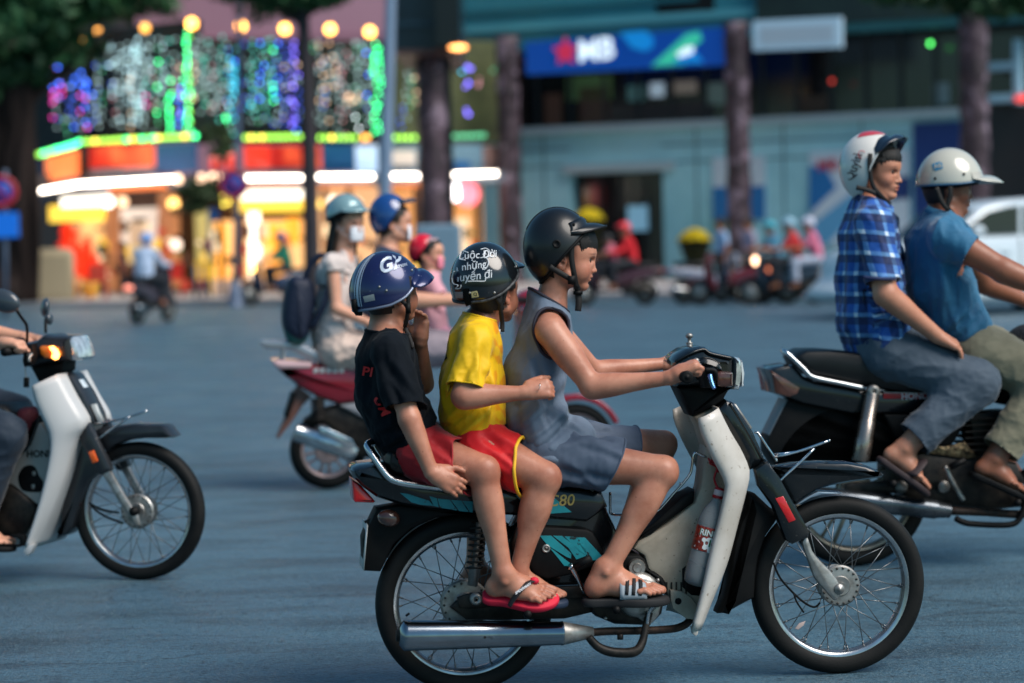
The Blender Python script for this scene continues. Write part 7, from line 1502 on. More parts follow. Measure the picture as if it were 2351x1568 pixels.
    up=S('handlebar_cowl',[(350,935),(500,905),(610,818),(720,838),(960,845),(1000,870),(1020,1200),(920,1215),(700,1230),(430,1300),(330,1280),(320,1100)],-.11,.11,bk,.03,z=ZC)
    S('lower_cowl',[(430,1290),(700,1220),(910,1210),(905,1350),(860,1385),(800,1390),(540,1505)],-.075,.075,m_black,.02,z=ZC)
    S('headlight',[(940,870),(1040,850),(1090,920),(1138,1060),(1150,1150),(1110,1195),(1010,1205),(990,1080),(960,960)],-.09,.09,m_glass,.02,z=ZC)
    ts=S('turn_signal',[(560,1000),(600,980),(740,985),(800,1000),(850,1080),(850,1130),(800,1175),(640,1165),(580,1110)],-.15,-.105,mat('orange_lens',C(230,120,40),.25,coat=.5),.012,z=ZC)
    S('lit_bulb',[(705,995),(760,985),(820,1040),(848,1110),(830,1170),(790,1185),(740,1150),(760,1090)],-.156,-.14,mat('lit_orange_bulb',(1,.4,.1),.3,emit=((1,.33,.06),9)),.004,z=ZC,parent=ts)
    S('switch_housing',[(350,960),(460,950),(480,1100),(440,1250),(340,1290),(315,1200),(330,1060)],-.2,-.14,m_black,.01,z=ZC)
    part('brake_lever',tube(path3(fr,[(*p,-.2) for p in ZC([(400,1120),(440,1110),(460,1100)])]+[(*p,-.22) for p in ZC([(420,1160),(430,1210)])],3),.007,8),m_alu,r)
    for s in (-1,1):
        a=B(*ZC([(60,1072)])[0],-.37) if s<0 else B(*ZC([(480,900)])[0],.34); b=a+np.array([0,-s*.2,0]); part('handle_grip',tube([a,b],.018,12),m_black,r); part('handlebar',tube([b,b+np.array([0,-s*.1,0])],.011,8),m_chrome,r)
    mm=mat('mirror_shell',C(52,60,68),.3,coat=.5)
    a=B(*ZC([(55,330)])[0],-.34); mir=part('mirror',ellips(a,(.075,.03,.048),20,12,rot=rotm(0,18)),mm,r)
    part('mirror_stalk',tube(path3(fr,[(*p,y) for p,y in zip(ZC([(235,455),(310,570),(380,670),(395,780),(392,930)]),(-.32,-.28,-.24,-.22,-.2))],4),.0065,8),m_black,mir)
    a=B(*ZC([(655,420)])[0],.3); mir=part('mirror',ellips(a,(.02,.055,.042),18,12,rot=rotm(30,10)),mm,r); mir2=part('mirror_joint',ellips(B(*ZC([(715,590)])[0],.26),(.016,.025,.026),14,10),mm,mir)
    part('mirror_stalk',tube(path3(fr,[(*p,y) for p,y in zip(ZC([(670,560),(660,640),(662,790)]),(.26,.22,.2))],4),.0065,8),m_black,mir)
    for y in (-.05,.05):
        for p in ([(440,655),(462,650),(478,690),(500,735),(478,742)],): part('rack_plate',slab(fr,ZL(p),y-.012,y+.012,.003),m_plate,r)
    for y in (-.08,0,.08): part('rack_rod',tube(path3(fr,[(*p,y) for p in ZL([(462,748),(560,730),(650,705),(718,684)])],2),.005,8),m_chrome,r)
    for y in (-.09,.09): part('rack_brace',tube(path3(fr,[(*p,y) for p in ZL([(455,838),(540,775),(632,712)])],2),.005,8),m_chrome,r)
    # rest of the machine, left of the frame
    cx=c[0]; part('seat',slabxz([(cx-1.3,.80),(cx-.55,.76),(cx-.5,.68),(cx-1.25,.70)],-.13,.13,.03),m_seat,r)
    part('body_cover',slabxz([(cx-1.4,.72),(cx-.5,.68),(cx-.55,.45),(cx-.8,.35),(cx-1.1,.5),(cx-1.4,.62)],-.11,.11,.03),bk,r)
    part('engine_case',slabxz([(cx-.9,.2),(cx-.5,.18),(cx-.42,.32),(cx-.55,.42),(cx-.9,.4)],-.1,.1,.03),m_darkmetal,r)
    wheel(r,np.array([cx-1.22,0,Rw]),Rw,.07,Rw*.815,.03,drum=.08)
    S('brake_pedal',[(0,1180),(60,1185),(150,1190),(160,1215),(60,1215),(0,1212)],-.15,-.13,m_chrome,.004,z=ZB)
    S('foot_bar',[(-200,1215),(200,1215),(270,1195),(285,1120),(262,1075),(180,1062),(100,1080),(90,1100),(180,1110),(215,1130),(210,1180),(-200,1190)],-.2,-.17,m_black,.006,z=ZB)
    # maroon bag behind the shield, key fob
    b=thing('bag','crumpled maroon cloth bag tucked behind the white shield of the left bike','bag',fr,off=tuple(B(*ZL([(125,750)])[0])))
    V,Fc=ellips(B(*ZL([(118,752)])[0],-.02),(.06,.07,.09),30,22,rot=rotm(0,35)); N=wave3(V,60,4)*.011; V=V+(V-V.mean(0))/.08*N[:,None]; part('bag_body',(V,Fc),mat('maroon_cloth',C(78,22,34),.75,bump=(120,.6,.003)),b)
    k=thing('key_fob','black key fob dangling from the handlebar cowl of the left bike','key fob',fr,off=tuple(B(*ZC([(372,1440)])[0],-.17)))
    part('fob_block',slab(fr,ZC([(338,1440),(410,1440),(408,1585),(335,1585)]),-.178,-.165,.003),m_black,k); part('fob_ring',tube(path3(fr,[(*p,-.17) for p in ZC([(372,1290),(366,1340),(374,1390),(372,1440)])],4),.0025,6),m_alu,k)
    # rider
    jn=mat('dark_jeans',C(26,42,58),.75,sheen=.2,bump=(300,.3,.001),var=(6,.5,C(20,34,48)),attr='tint'); gs=mat('grey_shirt',C(96,98,104),.7,attr='tint')
    S0=lambda z,y: B(*ZL([z])[0],y)
    hipx=cx-.98
    rr_,q,R,*_=rider(fr,'rider of the left bike, only pale hands and dark jeans in view',(hipx,0,.78),(np.array([hipx+.1,0,1.42]),.22,0,4),[(np.array([hipx+.04,0,1.24]),.06),(np.array([hipx+.02,0,1.12]),.1),(np.array([hipx,0,.98]),.105),(np.array([hipx,0,.84]),.11)],
        [(np.array([hipx+.03,-.18,1.17]),S0((-170,400),-.28),B(*ZC([(40,935)])[0],-.30),(.05,.04,.026),(1,-.1,-.1),(.2,0,-1),-1,(50,80,50)),(np.array([hipx+.03,.18,1.17]),S0((-150,280),.28),B(*ZC([(330,860)])[0],.28),(.05,.04,.026),(1,0,-.1),(.2,0,-1),1,(50,80,50))],
        [(np.array([hipx+.05,-.1,.82]),S0((28,800),-.19),S0((-120,1230),-.19),(.085,.062,.04),(1,0,-.1),(0,0,1),1),(np.array([hipx+.05,.1,.82]),S0((70,705),.12),S0((-90,1180),.18),(.085,.062,.04),(1,0,-.1),(0,0,1),-1)],
        gs,jn,skin=m_skin3,sleeve=.9,hem=1.9,shoe=m_black)
    hat(rr_,fr,np.array([hipx+.09,0,1.46]),(.14,.125,.15),rotm(0,0),RIM0,MATS['matte_black_helmet'],visor=(48,.05,.2,m_black,3,.1))
    return r
left_bike()
# ============================================================ red scooter with family of three
ZS=zf(.264,591.3,739.1); ZW=zf(.4714,579.5,413.9)
FS=Frame(ground(752,1121),7.8)
def scooter():
    fr=FS;B=fr.at; r=thing('scooter','dark red scooter with big chrome muffler carrying a family, behind the three boys','motorbike',fr,group='motorbikes in the near lanes')
    S=lambda nm,pts,y0,y1,m,bev=.008,sm=0,parent=r,z=ZS: part(nm,slab(fr,z(pts),y0,y1,bev,sm),m,parent,autosmooth=40)
    rd=mat('dark_red_paint',C(136,20,38),.22,coat=.7,var=(4,.4,C(112,14,30)))
    c=B(752,1034); Rw=c[2]; cast_wheel(r,c,Rw,.1,Rw*.7,rimm=mat('pinkish_alloy',C(170,150,150),.35,metal=.6),nb=6); cfw=B(1322,990)
    cfw[2]=Rw; cast_wheel(r,cfw,Rw*1.02,.08,Rw*.74,rimm=MATS['pinkish_alloy'])
    S('body_panel',[(145,380),(250,400),(460,372),(860,372),(1150,400),(1400,420),(1400,640),(1150,760),(880,700),(720,722),(620,692),(520,660),(440,610),(350,560),(230,460)],-.15,.15,rd,.05)
    S('tail_light',[(130,340),(190,335),(480,352),(470,405),(200,412),(150,392)],-.155,.155,mat('pale_pink_lens',C(206,170,172),.15,coat=.9),.02)
    tx=B(*ZS([(620,425)])[0],-.156); part('lettering',text_on(lambda a,b: tx+np.array([a,0,b]),'AIRBLADE'[:0]+'a i r b',.07,.03),m_plate,r,smooth=False) if 0 else None
    for k in range(5): S('emblem_letter',[(490+k*56,402),(530+k*56,402),(525+k*56,445),(485+k*56,445)],-.1545,-.148,m_plate,.003)
    S('rear_rack',[(20,175),(45,160),(340,172),(470,235),(600,305),(780,350),(770,372),(700,370),(500,345),(300,252),(240,240),(235,330),(205,330),(210,240),(80,236),(30,205)],-.1,.1,mat('silver_rack',C(176,176,180),.3,metal=.7),.012)
    S('seat',[(560,300),(700,270),(1000,280),(1500,330),(1550,400),(1100,400),(760,380),(640,350)],-.15,.15,m_seat,.03)
    S('rear_fender',[(350,560),(470,650),(400,720),(300,870),(180,1020),(165,1005),(240,830),(300,620)],-.06,.06,mat('brown_fender',C(120,84,74),.45),.01)
    S('number_plate',[(300,615),(345,620),(270,840),(235,820)],-.09,.09,m_black,.006)
    part('shock_absorber',spring(B(*ZS([(520,660)])[0],-.1),B(*ZS([(530,860)])[0],-.1),.035,7,.008),m_darkmetal,r)
    S('engine_case',[(400,865),(510,780),(640,740),(720,722),(900,760),(1100,800),(1200,1000),(1100,1200),(900,1180),(800,1100),(600,900)],-.1,.1,m_darkmetal,.03)
    S('side_trim',[(710,725),(900,690),(1150,760),(1400,640),(1450,700),(1200,900),(900,830)],-.13,-.05,mat('grey_trim',C(150,150,154),.35),.02)
    mu=part('muffler',conecap(B(*ZS([(325,955)])[0],-.2),B(*ZS([(860,1130)])[0],-.2),[(0,.035),(.015,.052),(.35,.056),(.37,.06),(.7,.062),(.9,.05),(1,.03)]),m_chrome,r,autosmooth=50)
    S('heat_shield',[(540,905),(620,930),(820,1020),(860,1100),(800,1110),(620,1010),(530,970)],-.268,-.25,m_chrome,.006)
    zf0=cfw[0]; part('footboard',slabxz([(c[0]+.55,.28),(zf0-.3,.3),(zf0-.3,.36),(c[0]+.55,.36)],-.17,.17,.02),m_black,r)
    part('front_panel',slabxz(catmull([(zf0-.36,.34),(zf0-.3,.34),(zf0-.12,.62),(zf0-.16,.86),(zf0-.22,1.0),(zf0-.32,1.02),(zf0-.34,.8)],5,True),-.2,.2,.06),rd,r)
    part('front_fender',slabxz([(zf0+.27*math.cos(a),Rw+.28*math.sin(a)) for a in np.linspace(.4,2.6,16)]+[(zf0+.24*math.cos(a),Rw+.245*math.sin(a)) for a in np.linspace(2.6,.4,16)],-.06,.06,.006),rd,r)
    for y in (-.07,.07): part('fork',tube([(zf0,y,Rw),(zf0-.16,y,.6)],.018,8),m_alu,r)
    part('handlebar',tube(catmull([(zf0-.44,-.34,1.06),(zf0-.3,-.15,1.06),(zf0-.26,0,1.04),(zf0-.3,.15,1.06),(zf0-.44,.34,1.06)],5),.017,8),m_black,r); part('headlight_cowl',ellips((zf0-.24,0,1.04),(.12,.14,.08),18,12),rd,r)
    return r,zf0
_,ZF0=scooter()
def family():
    fr=FS;B=fr.at; s=lambda n:n/401.
    wt=mat('white_dress_cloth',C(206,194,190),.7,sheen=.3,bump=(200,.4,.002),var=(8,.5,C(190,176,170)),attr='tint'); pk=mat('pale_skirt',C(214,190,176),.7,sheen=.3,var=(8,.5,C(196,170,158)),attr='tint')
    nv=mat('navy_shirt',C(28,46,76),.7,sheen=.3,attr='tint'); gr=mat('pinkish_grey_shorts',C(150,136,144),.7,attr='tint'); mk=mat('white_mask',C(225,228,235),.6,bump=(120,.2,.001)); mkp=mat('pink_mask',C(226,130,150),.6)
    def mask(r,q,m_):
        g=[[q(.30+.13*math.cos(a)*(1-.2*abs(t)),.25*math.sin(a)*(1-.12*t*t),-.25+.19*t) for a in np.linspace(-1.45,1.45,15)] for t in np.linspace(-1,1,9)]
        part('face_mask',sheet(g),m_,r,solid=.003)
        for sd in (-1,1):
            for z in (.11,-.11): part('ear_loop',tube([q(.31,sd*.2,-.27+z),q(.1,sd*.33,-.15+z*.4),q(-.04,sd*.36,-.08)],.0014,5),m_,r)
    # woman
    tor=[(B(790,598),s(20)),(B(780,640),s(38)),(B(770,700),s(36)),(B(765,760),s(44)),(B(775,800),s(50))]
    r,q,R,*_=rider(fr,'woman passenger in white ruffled top with white mask, teal-grey helmet and blue backpack',tuple(B(775,830)),(B(800,514),s(90),-50,2),tor,
        [(B(764,606,-.17),B(772,708,-.22),B(850,742,-.2),(s(15),s(13),s(9)),(1,.1,.1),(0,.3,-1),-1,(25,30,20)),(B(800,606,.17),B(830,700,.2),B(900,740,.15),(s(15),s(13),s(9)),(1,0,.1),(0,0,-1),1,(25,30,20))],
        [(B(785,800,-.1),B(905,810,-.17),B(880,985,-.18),(s(42),s(24),s(15)),(1,0,0),(0,0,1),1),(B(785,800,.1),B(915,805,.17),B(890,980,.18),(s(42),s(24),s(15)),(1,0,0),(0,0,1),-1)],
        wt,pk,skin=m_skin3,sleeve=.18,hem=.72,h=.011,hs=.0055,noise=(.008,22,31))
    mask(r,q,mk)
    g=[]
    rr=np.random.RandomState(8); ms=[]
    for i in range(46):
        a=math.radians(95+170*rr.rand()); y0=.36*math.sin(a)*(1 if i%2 else -1); x0=-.05+.42*math.cos(a); ms.append(tube(catmull([q(x0,y0,.05),q(x0*1.12-.02,y0*1.08,-.35),q(x0*1.1-.05-.1*rr.rand(),y0*(1.1+.1*rr.rand()),-.75),q(x0*.9-.08-.15*rr.rand(),y0*(.9+.4*rr.rand()),-1.05-.3*rr.rand())],3),[.012,.014,.012,.003],5,flat=.6))
    part('long_hair',join(*ms),m_hair,r)['kind']='stuff'
    for k in range(3):
        V_=[]
        for i in range(25):
            a=-math.pi*.1+math.pi*1.2*i/24; rad_=s(34)+.012*math.sin(i*2.1+k)
            V_.append([B(772,605+k*12,0)+np.array([-math.sin(a)*rad_*(1+.25*t)*(-1 if 0 else 1),-math.cos(a)*(.17+.03*t),-t*.06+.01*math.sin(i*1.7)]) for t in (0,.5,1)])
        part('ruffle',sheet(V_),wt,r,solid=.003)
    hm,_,_=hat(r,fr,B(794,492),(s(49),s(44),s(48)),rotm(-50,-4),[(0,80),(60,86),(90,96),(180,108)],mat('teal_grey_helmet',C(126,160,166),.25,coat=.6,metal=.2),visor=(60,.035,.6,MATS['teal_grey_helmet'],4,.1))
    bp=thing('backpack','navy and green backpack hanging on the back of the woman on the scooter','backpack',fr,off=tuple(B(690,770)))
    nb=mat('navy_nylon',C(14,26,50),.6,bump=(40,.6,.008)); gb=mat('green_nylon',C(18,82,78),.6,bump=(40,.6,.008))
    V,Fc=slabxz(catmull([B(*p,0)[[0,2]] for p in ZW([(180,480),(240,470),(290,500),(300,600),(280,720),(240,780),(180,760),(145,700),(150,580)])],5,True),-.17,.12,.05); part('bag_body',(V,Fc),nb,bp)
    part('bag_pocket',slabxz(catmull([B(*p,-.02)[[0,2]] for p in ZW([(150,680),(230,700),(270,750),(230,800),(170,780)])],4,True),-.15,.1,.04),gb,bp)
    for y in (-.12,.12): part('shoulder_strap',band(path3(fr,[(*ZW([(290,720)])[0],y*1.4),(*ZW([(350,600)])[0],y*1.7),(*ZW([(375,480)])[0],y*1.5),(*ZW([(350,370)])[0],y*1.1),(*ZW([(290,400)])[0],y*.9),(*ZW([(255,480)])[0],y*.8)],4),.035,.006,(0,1,0)),nb,bp)
    # father
    tor=[(B(888,588),s(24)),(B(882,640),s(44)),(B(886,720),s(46)),(B(905,800),s(50))]
    r,q,R,*_=rider(fr,'man driving the scooter in navy shirt with white mask and glossy blue helmet',tuple(B(905,830)),(B(905,512),s(94),0,0),tor,
        [(B(890,615,-.19),B(945,690,-.25),B(1058,690,-.26),(s(22),s(18),s(12)),(1,0,.1),(.3,0,-1),-1,(55,80,50)),(B(900,612,.19),B(960,685,.25),B(1090,690,.28),(s(22),s(18),s(12)),(1,0,.1),(.3,0,-1),1,(55,80,50))],
        [(B(925,800,-.1),B(1065,800,-.19),B(1040,985,-.18),(s(46),s(28),s(18)),(1,0,0),(0,0,1),1),(B(925,800,.1),B(1075,795,.19),B(1050,980,.18),(s(46),s(28),s(18)),(1,0,0),(0,0,1),-1)],
        nv,gr,skin=m_skin3,sleeve=.6,hem=.8,h=.011,hs=.0055,shoe=m_black)
    mask(r,q,mk)
    hm,pt,_=hat(r,fr,B(894,497),(s(48),s(44),s(54)),rotm(0,-6),[(0,56),(50,64),(80,90),(110,124),(180,132)],mat('glossy_blue_helmet',C(22,66,128),.2,coat=.8),visor=(55,.065,.1,mat('navy_visor',C(20,32,48),.25),4,.2))
    # child
    tor=[(B(990,632),s(14)),(B(985,665),s(26)),(B(990,720),s(28)),(B(1000,770),s(32))]
    r,q,R,*_=rider(fr,'small child in pink shirt and bright red helmet standing in front of the scooter driver',tuple(B(1000,800)),(B(986,583),s(78),-20,0),tor,
        [(B(988,648,-.1),B(1015,690,-.13),B(1070,690,-.12),(s(11),s(9),s(7)),(1,0,.1),(.3,0,-1),-1,(40,60,40)),(B(992,648,.1),B(1020,690,.13),B(1075,690,.12),(s(11),s(9),s(7)),(1,0,.1),(.3,0,-1),1,(40,60,40))],
        [(B(1003,770,-.06),B(1060,800,-.08),B(1050,890,-.08),(s(20),s(14),s(10)),(1,0,0),(0,0,1),1),(B(1003,770,.06),B(1062,798,.08),B(1052,888,.08),(s(20),s(14),s(10)),(1,0,0),(0,0,1),-1)],
        mat('pink_cloth',C(206,150,162),.7,attr='tint'),mat('rose_cloth',C(190,130,150),.7,attr='tint'),skin=m_skin3,sleeve=.7,hem=1.5,h=.011,hs=.0055)
    mask(r,q,mkp)
    hat(r,fr,B(972,575),(s(36),s(34),s(39)),rotm(-20,-8),[(0,60),(50,66),(80,95),(110,122),(180,130)],mat('bright_red_helmet',C(206,18,48),.3,coat=.5),visor=(50,.02,.3,mat('pale_pink_lens',C(206,170,172),.15),6,.2))
family()
# ============================================================ trees, poles, plants, far traffic
def leaves(c,r,n,size,seed,m,parent,gaps=3.,name='crown'):
    """leaf-sized faces clumped through an uneven volume"""
    rr=np.random.RandomState(seed); c=np.array(c,float);r=np.array(r,float); V=[];k=0
    cl=[]
    while len(cl)<n//60+8:
        p=rr.uniform(-1,1,3)
        if np.linalg.norm(p)<1: cl.append(p*(.55+.45*rr.rand()))
    cl=np.array(cl); idx=rr.randint(len(cl),size=n); pts=cl[idx]*.9+rr.normal(size=(n,3))*.11
    P_=c+pts*r; t1=rr.normal(size=(n,3)); t1/=np.linalg.norm(t1,axis=1)[:,None]; t2=np.cross(t1,rr.normal(size=(n,3))); t2/=np.linalg.norm(t2,axis=1)[:,None]; s=size*(.6+.8*rr.rand(n))[:,None]
    Q=np.stack([P_-t1*s,P_-t2*s*.45,P_+t1*s,P_+t2*s*.45],1).reshape(-1,3); Fq=np.arange(4*n).reshape(-1,4)
    o=part(name,(Q,Fq),m,parent,smooth=False); o['kind']='stuff'; return o
def limb(parent,pts,r0,r1,m,name='trunk'):
    return part(name,tube(catmull(pts,5),list(np.linspace(r0,r1,6)),12),m,parent)
bark=mat('dark_bark',C(40,31,29),.85,spec=.2,var=(1.2,1,C(16,13,13)),bump=(5,1,.06),stretch=(1,1,.25)); bark2=mat('grey_bark',C(46,42,48),.8,var=(2,.7,C(44,40,46)),bump=(6,1,.05),stretch=(1,1,.3))
lf=mat('dark_green_leaves',C(44,92,50),.6,var=(.6,1,C(26,56,36))); lf2=mat('olive_leaves',C(66,84,46),.6,var=(.8,1,C(40,58,32)))
W0=Wall(0,60,100,60)
def trees():
    w=Wall(0,58,1000,58); a=w.at
    t=thing('fig_tree','big dark fig tree with hanging roots and dense crown at the upper left','tree',w,off=tuple(a(80,690)*np.array([1,1,0])))
    rr=np.random.RandomState(2)
    for k in range(13):
        u=-70+k*12; r0=.10+.14*rr.rand(); limb(t,[a(u+rr.uniform(-8,8),690,rr.uniform(-.8,.8))*np.array([1,1,0])+np.array([0,0,.1]),a(u+rr.uniform(-12,12),480,rr.uniform(-.8,.8)),a(u*.8+20+rr.uniform(-12,12),280,0),a(u*.6+30,130,0)],r0*1.3,r0*.8,bark,'hanging_root' if k%3 else 'trunk')
    limb(t,[a(5,420),a(60,250),(a(140,170)),a(260,90)],.16,.06,bark,'branch'); limb(t,[a(60,300),a(-20,180),a(-120,60)],.2,.1,bark,'branch')
    leaves(a(0,0),(3.4,2.2,1.8),7000,.2,1,lf,t); leaves(a(240,-20),(2.2,1.6,.85),3400,.2,3,lf,t); leaves(a(40,140),(1.2,1.0,.8),1200,.18,5,lf,t); leaves(a(-250,80),(3,2,4),3000,.22,6,lf,t)
    w2=Wall(0,54,1000,54); a=w2.at
    t=thing('street_tree','slender straight street tree with dark trunk in front of the fairy lights','tree',w2,off=tuple(a(718,700)*np.array([1,1,0])))
    limb(t,[a(718,700)*np.array([1,1,0])+np.array([0,0,.1]),a(714,500),a(707,250),a(698,80),a(690,-60)],.2,.12,bark2); leaves(a(675,-25),(2.0,1.4,.75),3400,.16,8,lf,t); limb(t,[a(698,60),a(640,20),a(600,0)],.07,.03,bark2,'branch'); limb(t,[a(697,40),a(740,10),a(770,-20)],.07,.03,bark2,'branch')
    w3=Wall(0,60,1000,60); a=w3.at
    t=thing('street_tree','leafy sapling in front of the red signs of the lit shop','tree',w3,off=tuple(a(505,690)*np.array([1,1,0])))
    limb(t,[a(512,690)*np.array([1,1,0])+np.array([0,0,.1]),a(508,560),a(500,420),a(495,300)],.06,.03,bark2); leaves(a(497,305),(.55,.5,.35),700,.09,9,lf2,t); leaves(a(468,440),(.75,.5,.5),1100,.09,10,lf2,t); leaves(a(520,345),(.5,.4,.35),500,.09,14,lf2,t); leaves(a(440,480),(.5,.4,.3),500,.08,15,lf2,t)
    w4=Wall(1800,56,2500,54); a=w4.at
    t=thing('street_tree','dark green tree overhanging the top right corner','tree',w4,off=tuple(a(2480,700)*np.array([1,1,0])))
    limb(t,[a(2480,700)*np.array([1,1,0]),a(2470,400),a(2440,100),a(2400,-50)],.25,.15,bark2); leaves(a(2330,-20),(1.9,1.4,.75),3400,.17,11,lf,t); leaves(a(2120,-40),(1.6,1.2,.6),1800,.17,12,lf,t)
def blossom():
    w=Wall(60,63,400,62); a=w.at
    rb=mat('red_orange_blossom',C(236,70,30),.6,var=(2.5,1,C(190,34,18)),emit=(C(220,50,14),.6)); yp=mat('yellow_pot',C(226,166,50),.4,emit=(C(150,90,20),.3))  # blossoms and pots given a faint glow of their own to brighten them
    for i,(u,v,rx,rz,lab) in enumerate(((160,592,.42,.75,'taller orange-red blossom bush in a yellow pot before the lit shop'),(205,608,.34,.6,'smaller dark red blossom bush in a yellow pot before the lit shop'))):
        p=a(u,v); r=thing('blossom_bush',lab,'plant',w,off=(p[0],0,.14)); part('pot',lathe([(.16,.14),(.2,.3),(.22,.55),(.2,.55),(0,.5)],16,'z',(p[0],0,0)),yp,r)
        part('stem',tube([(p[0],0,.4),(p[0],0,p[2])],.03,6),bark,r); leaves((p[0],0,p[2]),(rx,rx,rz),1500,.05,20+i,rb,r); 
        cone=leaves((p[0]-.02,0,p[2]+rz*.85),(rx*.45,rx*.45,rz*.5),400,.05,24+i,rb,r)
    w=Wall(1500,69,1800,68); a=w.at; yf=mat('yellow_chrysanthemum',C(250,222,36),.6,var=(5,.8,C(226,190,20))); gl=mat('dark_olive_leaf',C(62,66,36),.7,var=(2,1,C(44,40,28))); tc=mat('terracotta',C(104,52,50),.6)
    for u,v,s,lab in ((1595,548,1.,'tall potted yellow chrysanthemums standing before the pale teal wall'),(1352,500,.95,'potted yellow chrysanthemums partly hidden by the front boy’s helmet')):
        p=a(u,v); r=thing('flower_pot',lab.replace('’s',''),'plant',w,off=(p[0],0,.14))
        part('pot',lathe([(.12,.14),(.14,.2),(.21,.5),(.22,.52),(0,.5)],16,'z',(p[0],0,0)),tc,r)
        rr=np.random.RandomState(int(u)); n=1500; h=p[2]; t=rr.rand(n)**.8; ang=rr.rand(n)*6.28; rad=(.18+.3*t)*s*(.5+.5*rr.rand(n)); c=np.stack([p[0]+rad*np.cos(ang),rad*np.sin(ang),.45+(h-.45)*t],1)
        t1=rr.normal(size=(n,3))*.06; t2=rr.normal(size=(n,3))*.03; part('foliage',(np.stack([c-t1,c-t2,c+t1,c+t2],1).reshape(-1,3),np.arange(4*n).reshape(-1,4)),gl,r,smooth=False)['kind']='stuff'
        n=420; ang=rr.rand(n)*6.28; q=np.sqrt(rr.rand(n)); c=np.stack([p[0]+.46*s*q*np.cos(ang),.46*s*q*np.sin(ang),h-.05+.3*s*(1-q**2)+.03*rr.rand(n)],1); me=[ellips(x,(.045,.045,.03),6,4) for x in c]
        part('blossoms',join(*me),yf,r)['kind']='stuff'
def poles():
    pm=mat('pale_blue_pole',C(132,150,176),.4,metal=.3,var=(2,.5,C(110,128,150))); 
    w=Wall(800,46,1000,46); a=w.at; b=a(880,700)*np.array([1,1,0])
    t=thing('lamp_post','thick pale blue-grey lamp post left of the dark overhang','lamp post',w,off=tuple(b)); part('pole',tube([b,a(884,440),a(897,0),a(903,-160)],[.15,.13,.1,.09],14),pm,t); part('pole_base',lathe([(.26,0),(.26,.1),(.17,.3),(.15,.5)],16,'z',b),pm,t)
    part('lamp_arm',tube(catmull([a(903,-150),a(880,-200),a(800,-215)],5),.05,8),pm,t); part('lamp_head',ellips(a(785,-216),(.35,.14,.07),14,8),pm,t)
    w=Wall(400,55,700,55); a=w.at; b=a(541,700)*np.array([1,1,0])
    t=thing('sign_post','slim grey post with round blue no-parking sign before the lit shop','sign',w,off=tuple(b)); part('pole',tube([b,a(545,430),a(552,-40)],[.09,.07,.06],12),mat('slate_pole',C(92,106,128),.45,metal=.3),t); part('pole_base',lathe([(.2,0),(.18,.2),(.1,.6)],12,'z',b),MATS['slate_pole'],t)
    def nopark(t,w,c,R_):
        rdm=mat('sign_rim_red',C(170,40,56),.5); f=part('sign_disc',lathe([(0,c[1]-.02),(R_*.72,c[1]-.02),(R_*.72,c[1]+.01)],26,'y',(c[0],0,c[2])),mat('sign_disc_blue',C(26,62,160),.4),t); part('sign_rim',lathe([(R_*.7,c[1]-.03),(R_,c[1]-.03),(R_,c[1]+.015),(R_*.7,c[1]+.015)],26,'y',(c[0],0,c[2]),closed=True),rdm,t)
        part('sign_bar',slabxz([(c[0]-R_*.62,c[2]+R_*.52),(c[0]-R_*.52,c[2]+R_*.62),(c[0]+R_*.62,c[2]-R_*.52),(c[0]+R_*.52,c[2]-R_*.62)],c[1]-.036,c[1]-.022,.002),rdm,t)
    nopark(t,w,a(536,424,-.12),.34)
    w=Wall(0,50,100,50); a=w.at; b=a(12,720)*np.array([1,1,0])
    t=thing('sign_post','post with round blue sign above a blue rectangular sign at left edge','sign',w,off=tuple(b)); part('pole',tube([b,a(12,390)],.05,10),MATS['slate_pole'],t); nopark(t,w,a(3,440,-.1),.34); part('blue_board',w.rect(-30,488,44,545,.1,-.07),mat('bright_blue_board',C(18,104,196),.4,emit=(C(8,80,190),.3)),t,smooth=False)
    for u,v in ((450,700),(468,700)): 
        w=Wall(0,57,100,57); b=w.at(u,v)*np.array([1,1,0]); t=thing('bollard','thin metal bollard on the pavement edge, %s of the pair'%('left' if u<460 else 'right'),'bollard',w,off=tuple(b),group='thin bollards on the pavement'); part('post',tube([b,b+np.array([0,0,.95])],.03,8),MATS['slate_pole'],t)
    w=Wall(400,61,600,61); a=w.at
    t=thing('signboard','small blue signboard on a post under the shop canopy','sign',w,off=tuple(a(495,690)*np.array([1,1,0]))); part('board',w.rect(478,478,505,508,.05,.0),mat('deep_blue_board',C(20,70,130),.5),t,smooth=False); b=a(481,690)*np.array([1,1,0]); part('post',tube([b,a(481,480)],.04,8),MATS['slate_pole'],t)
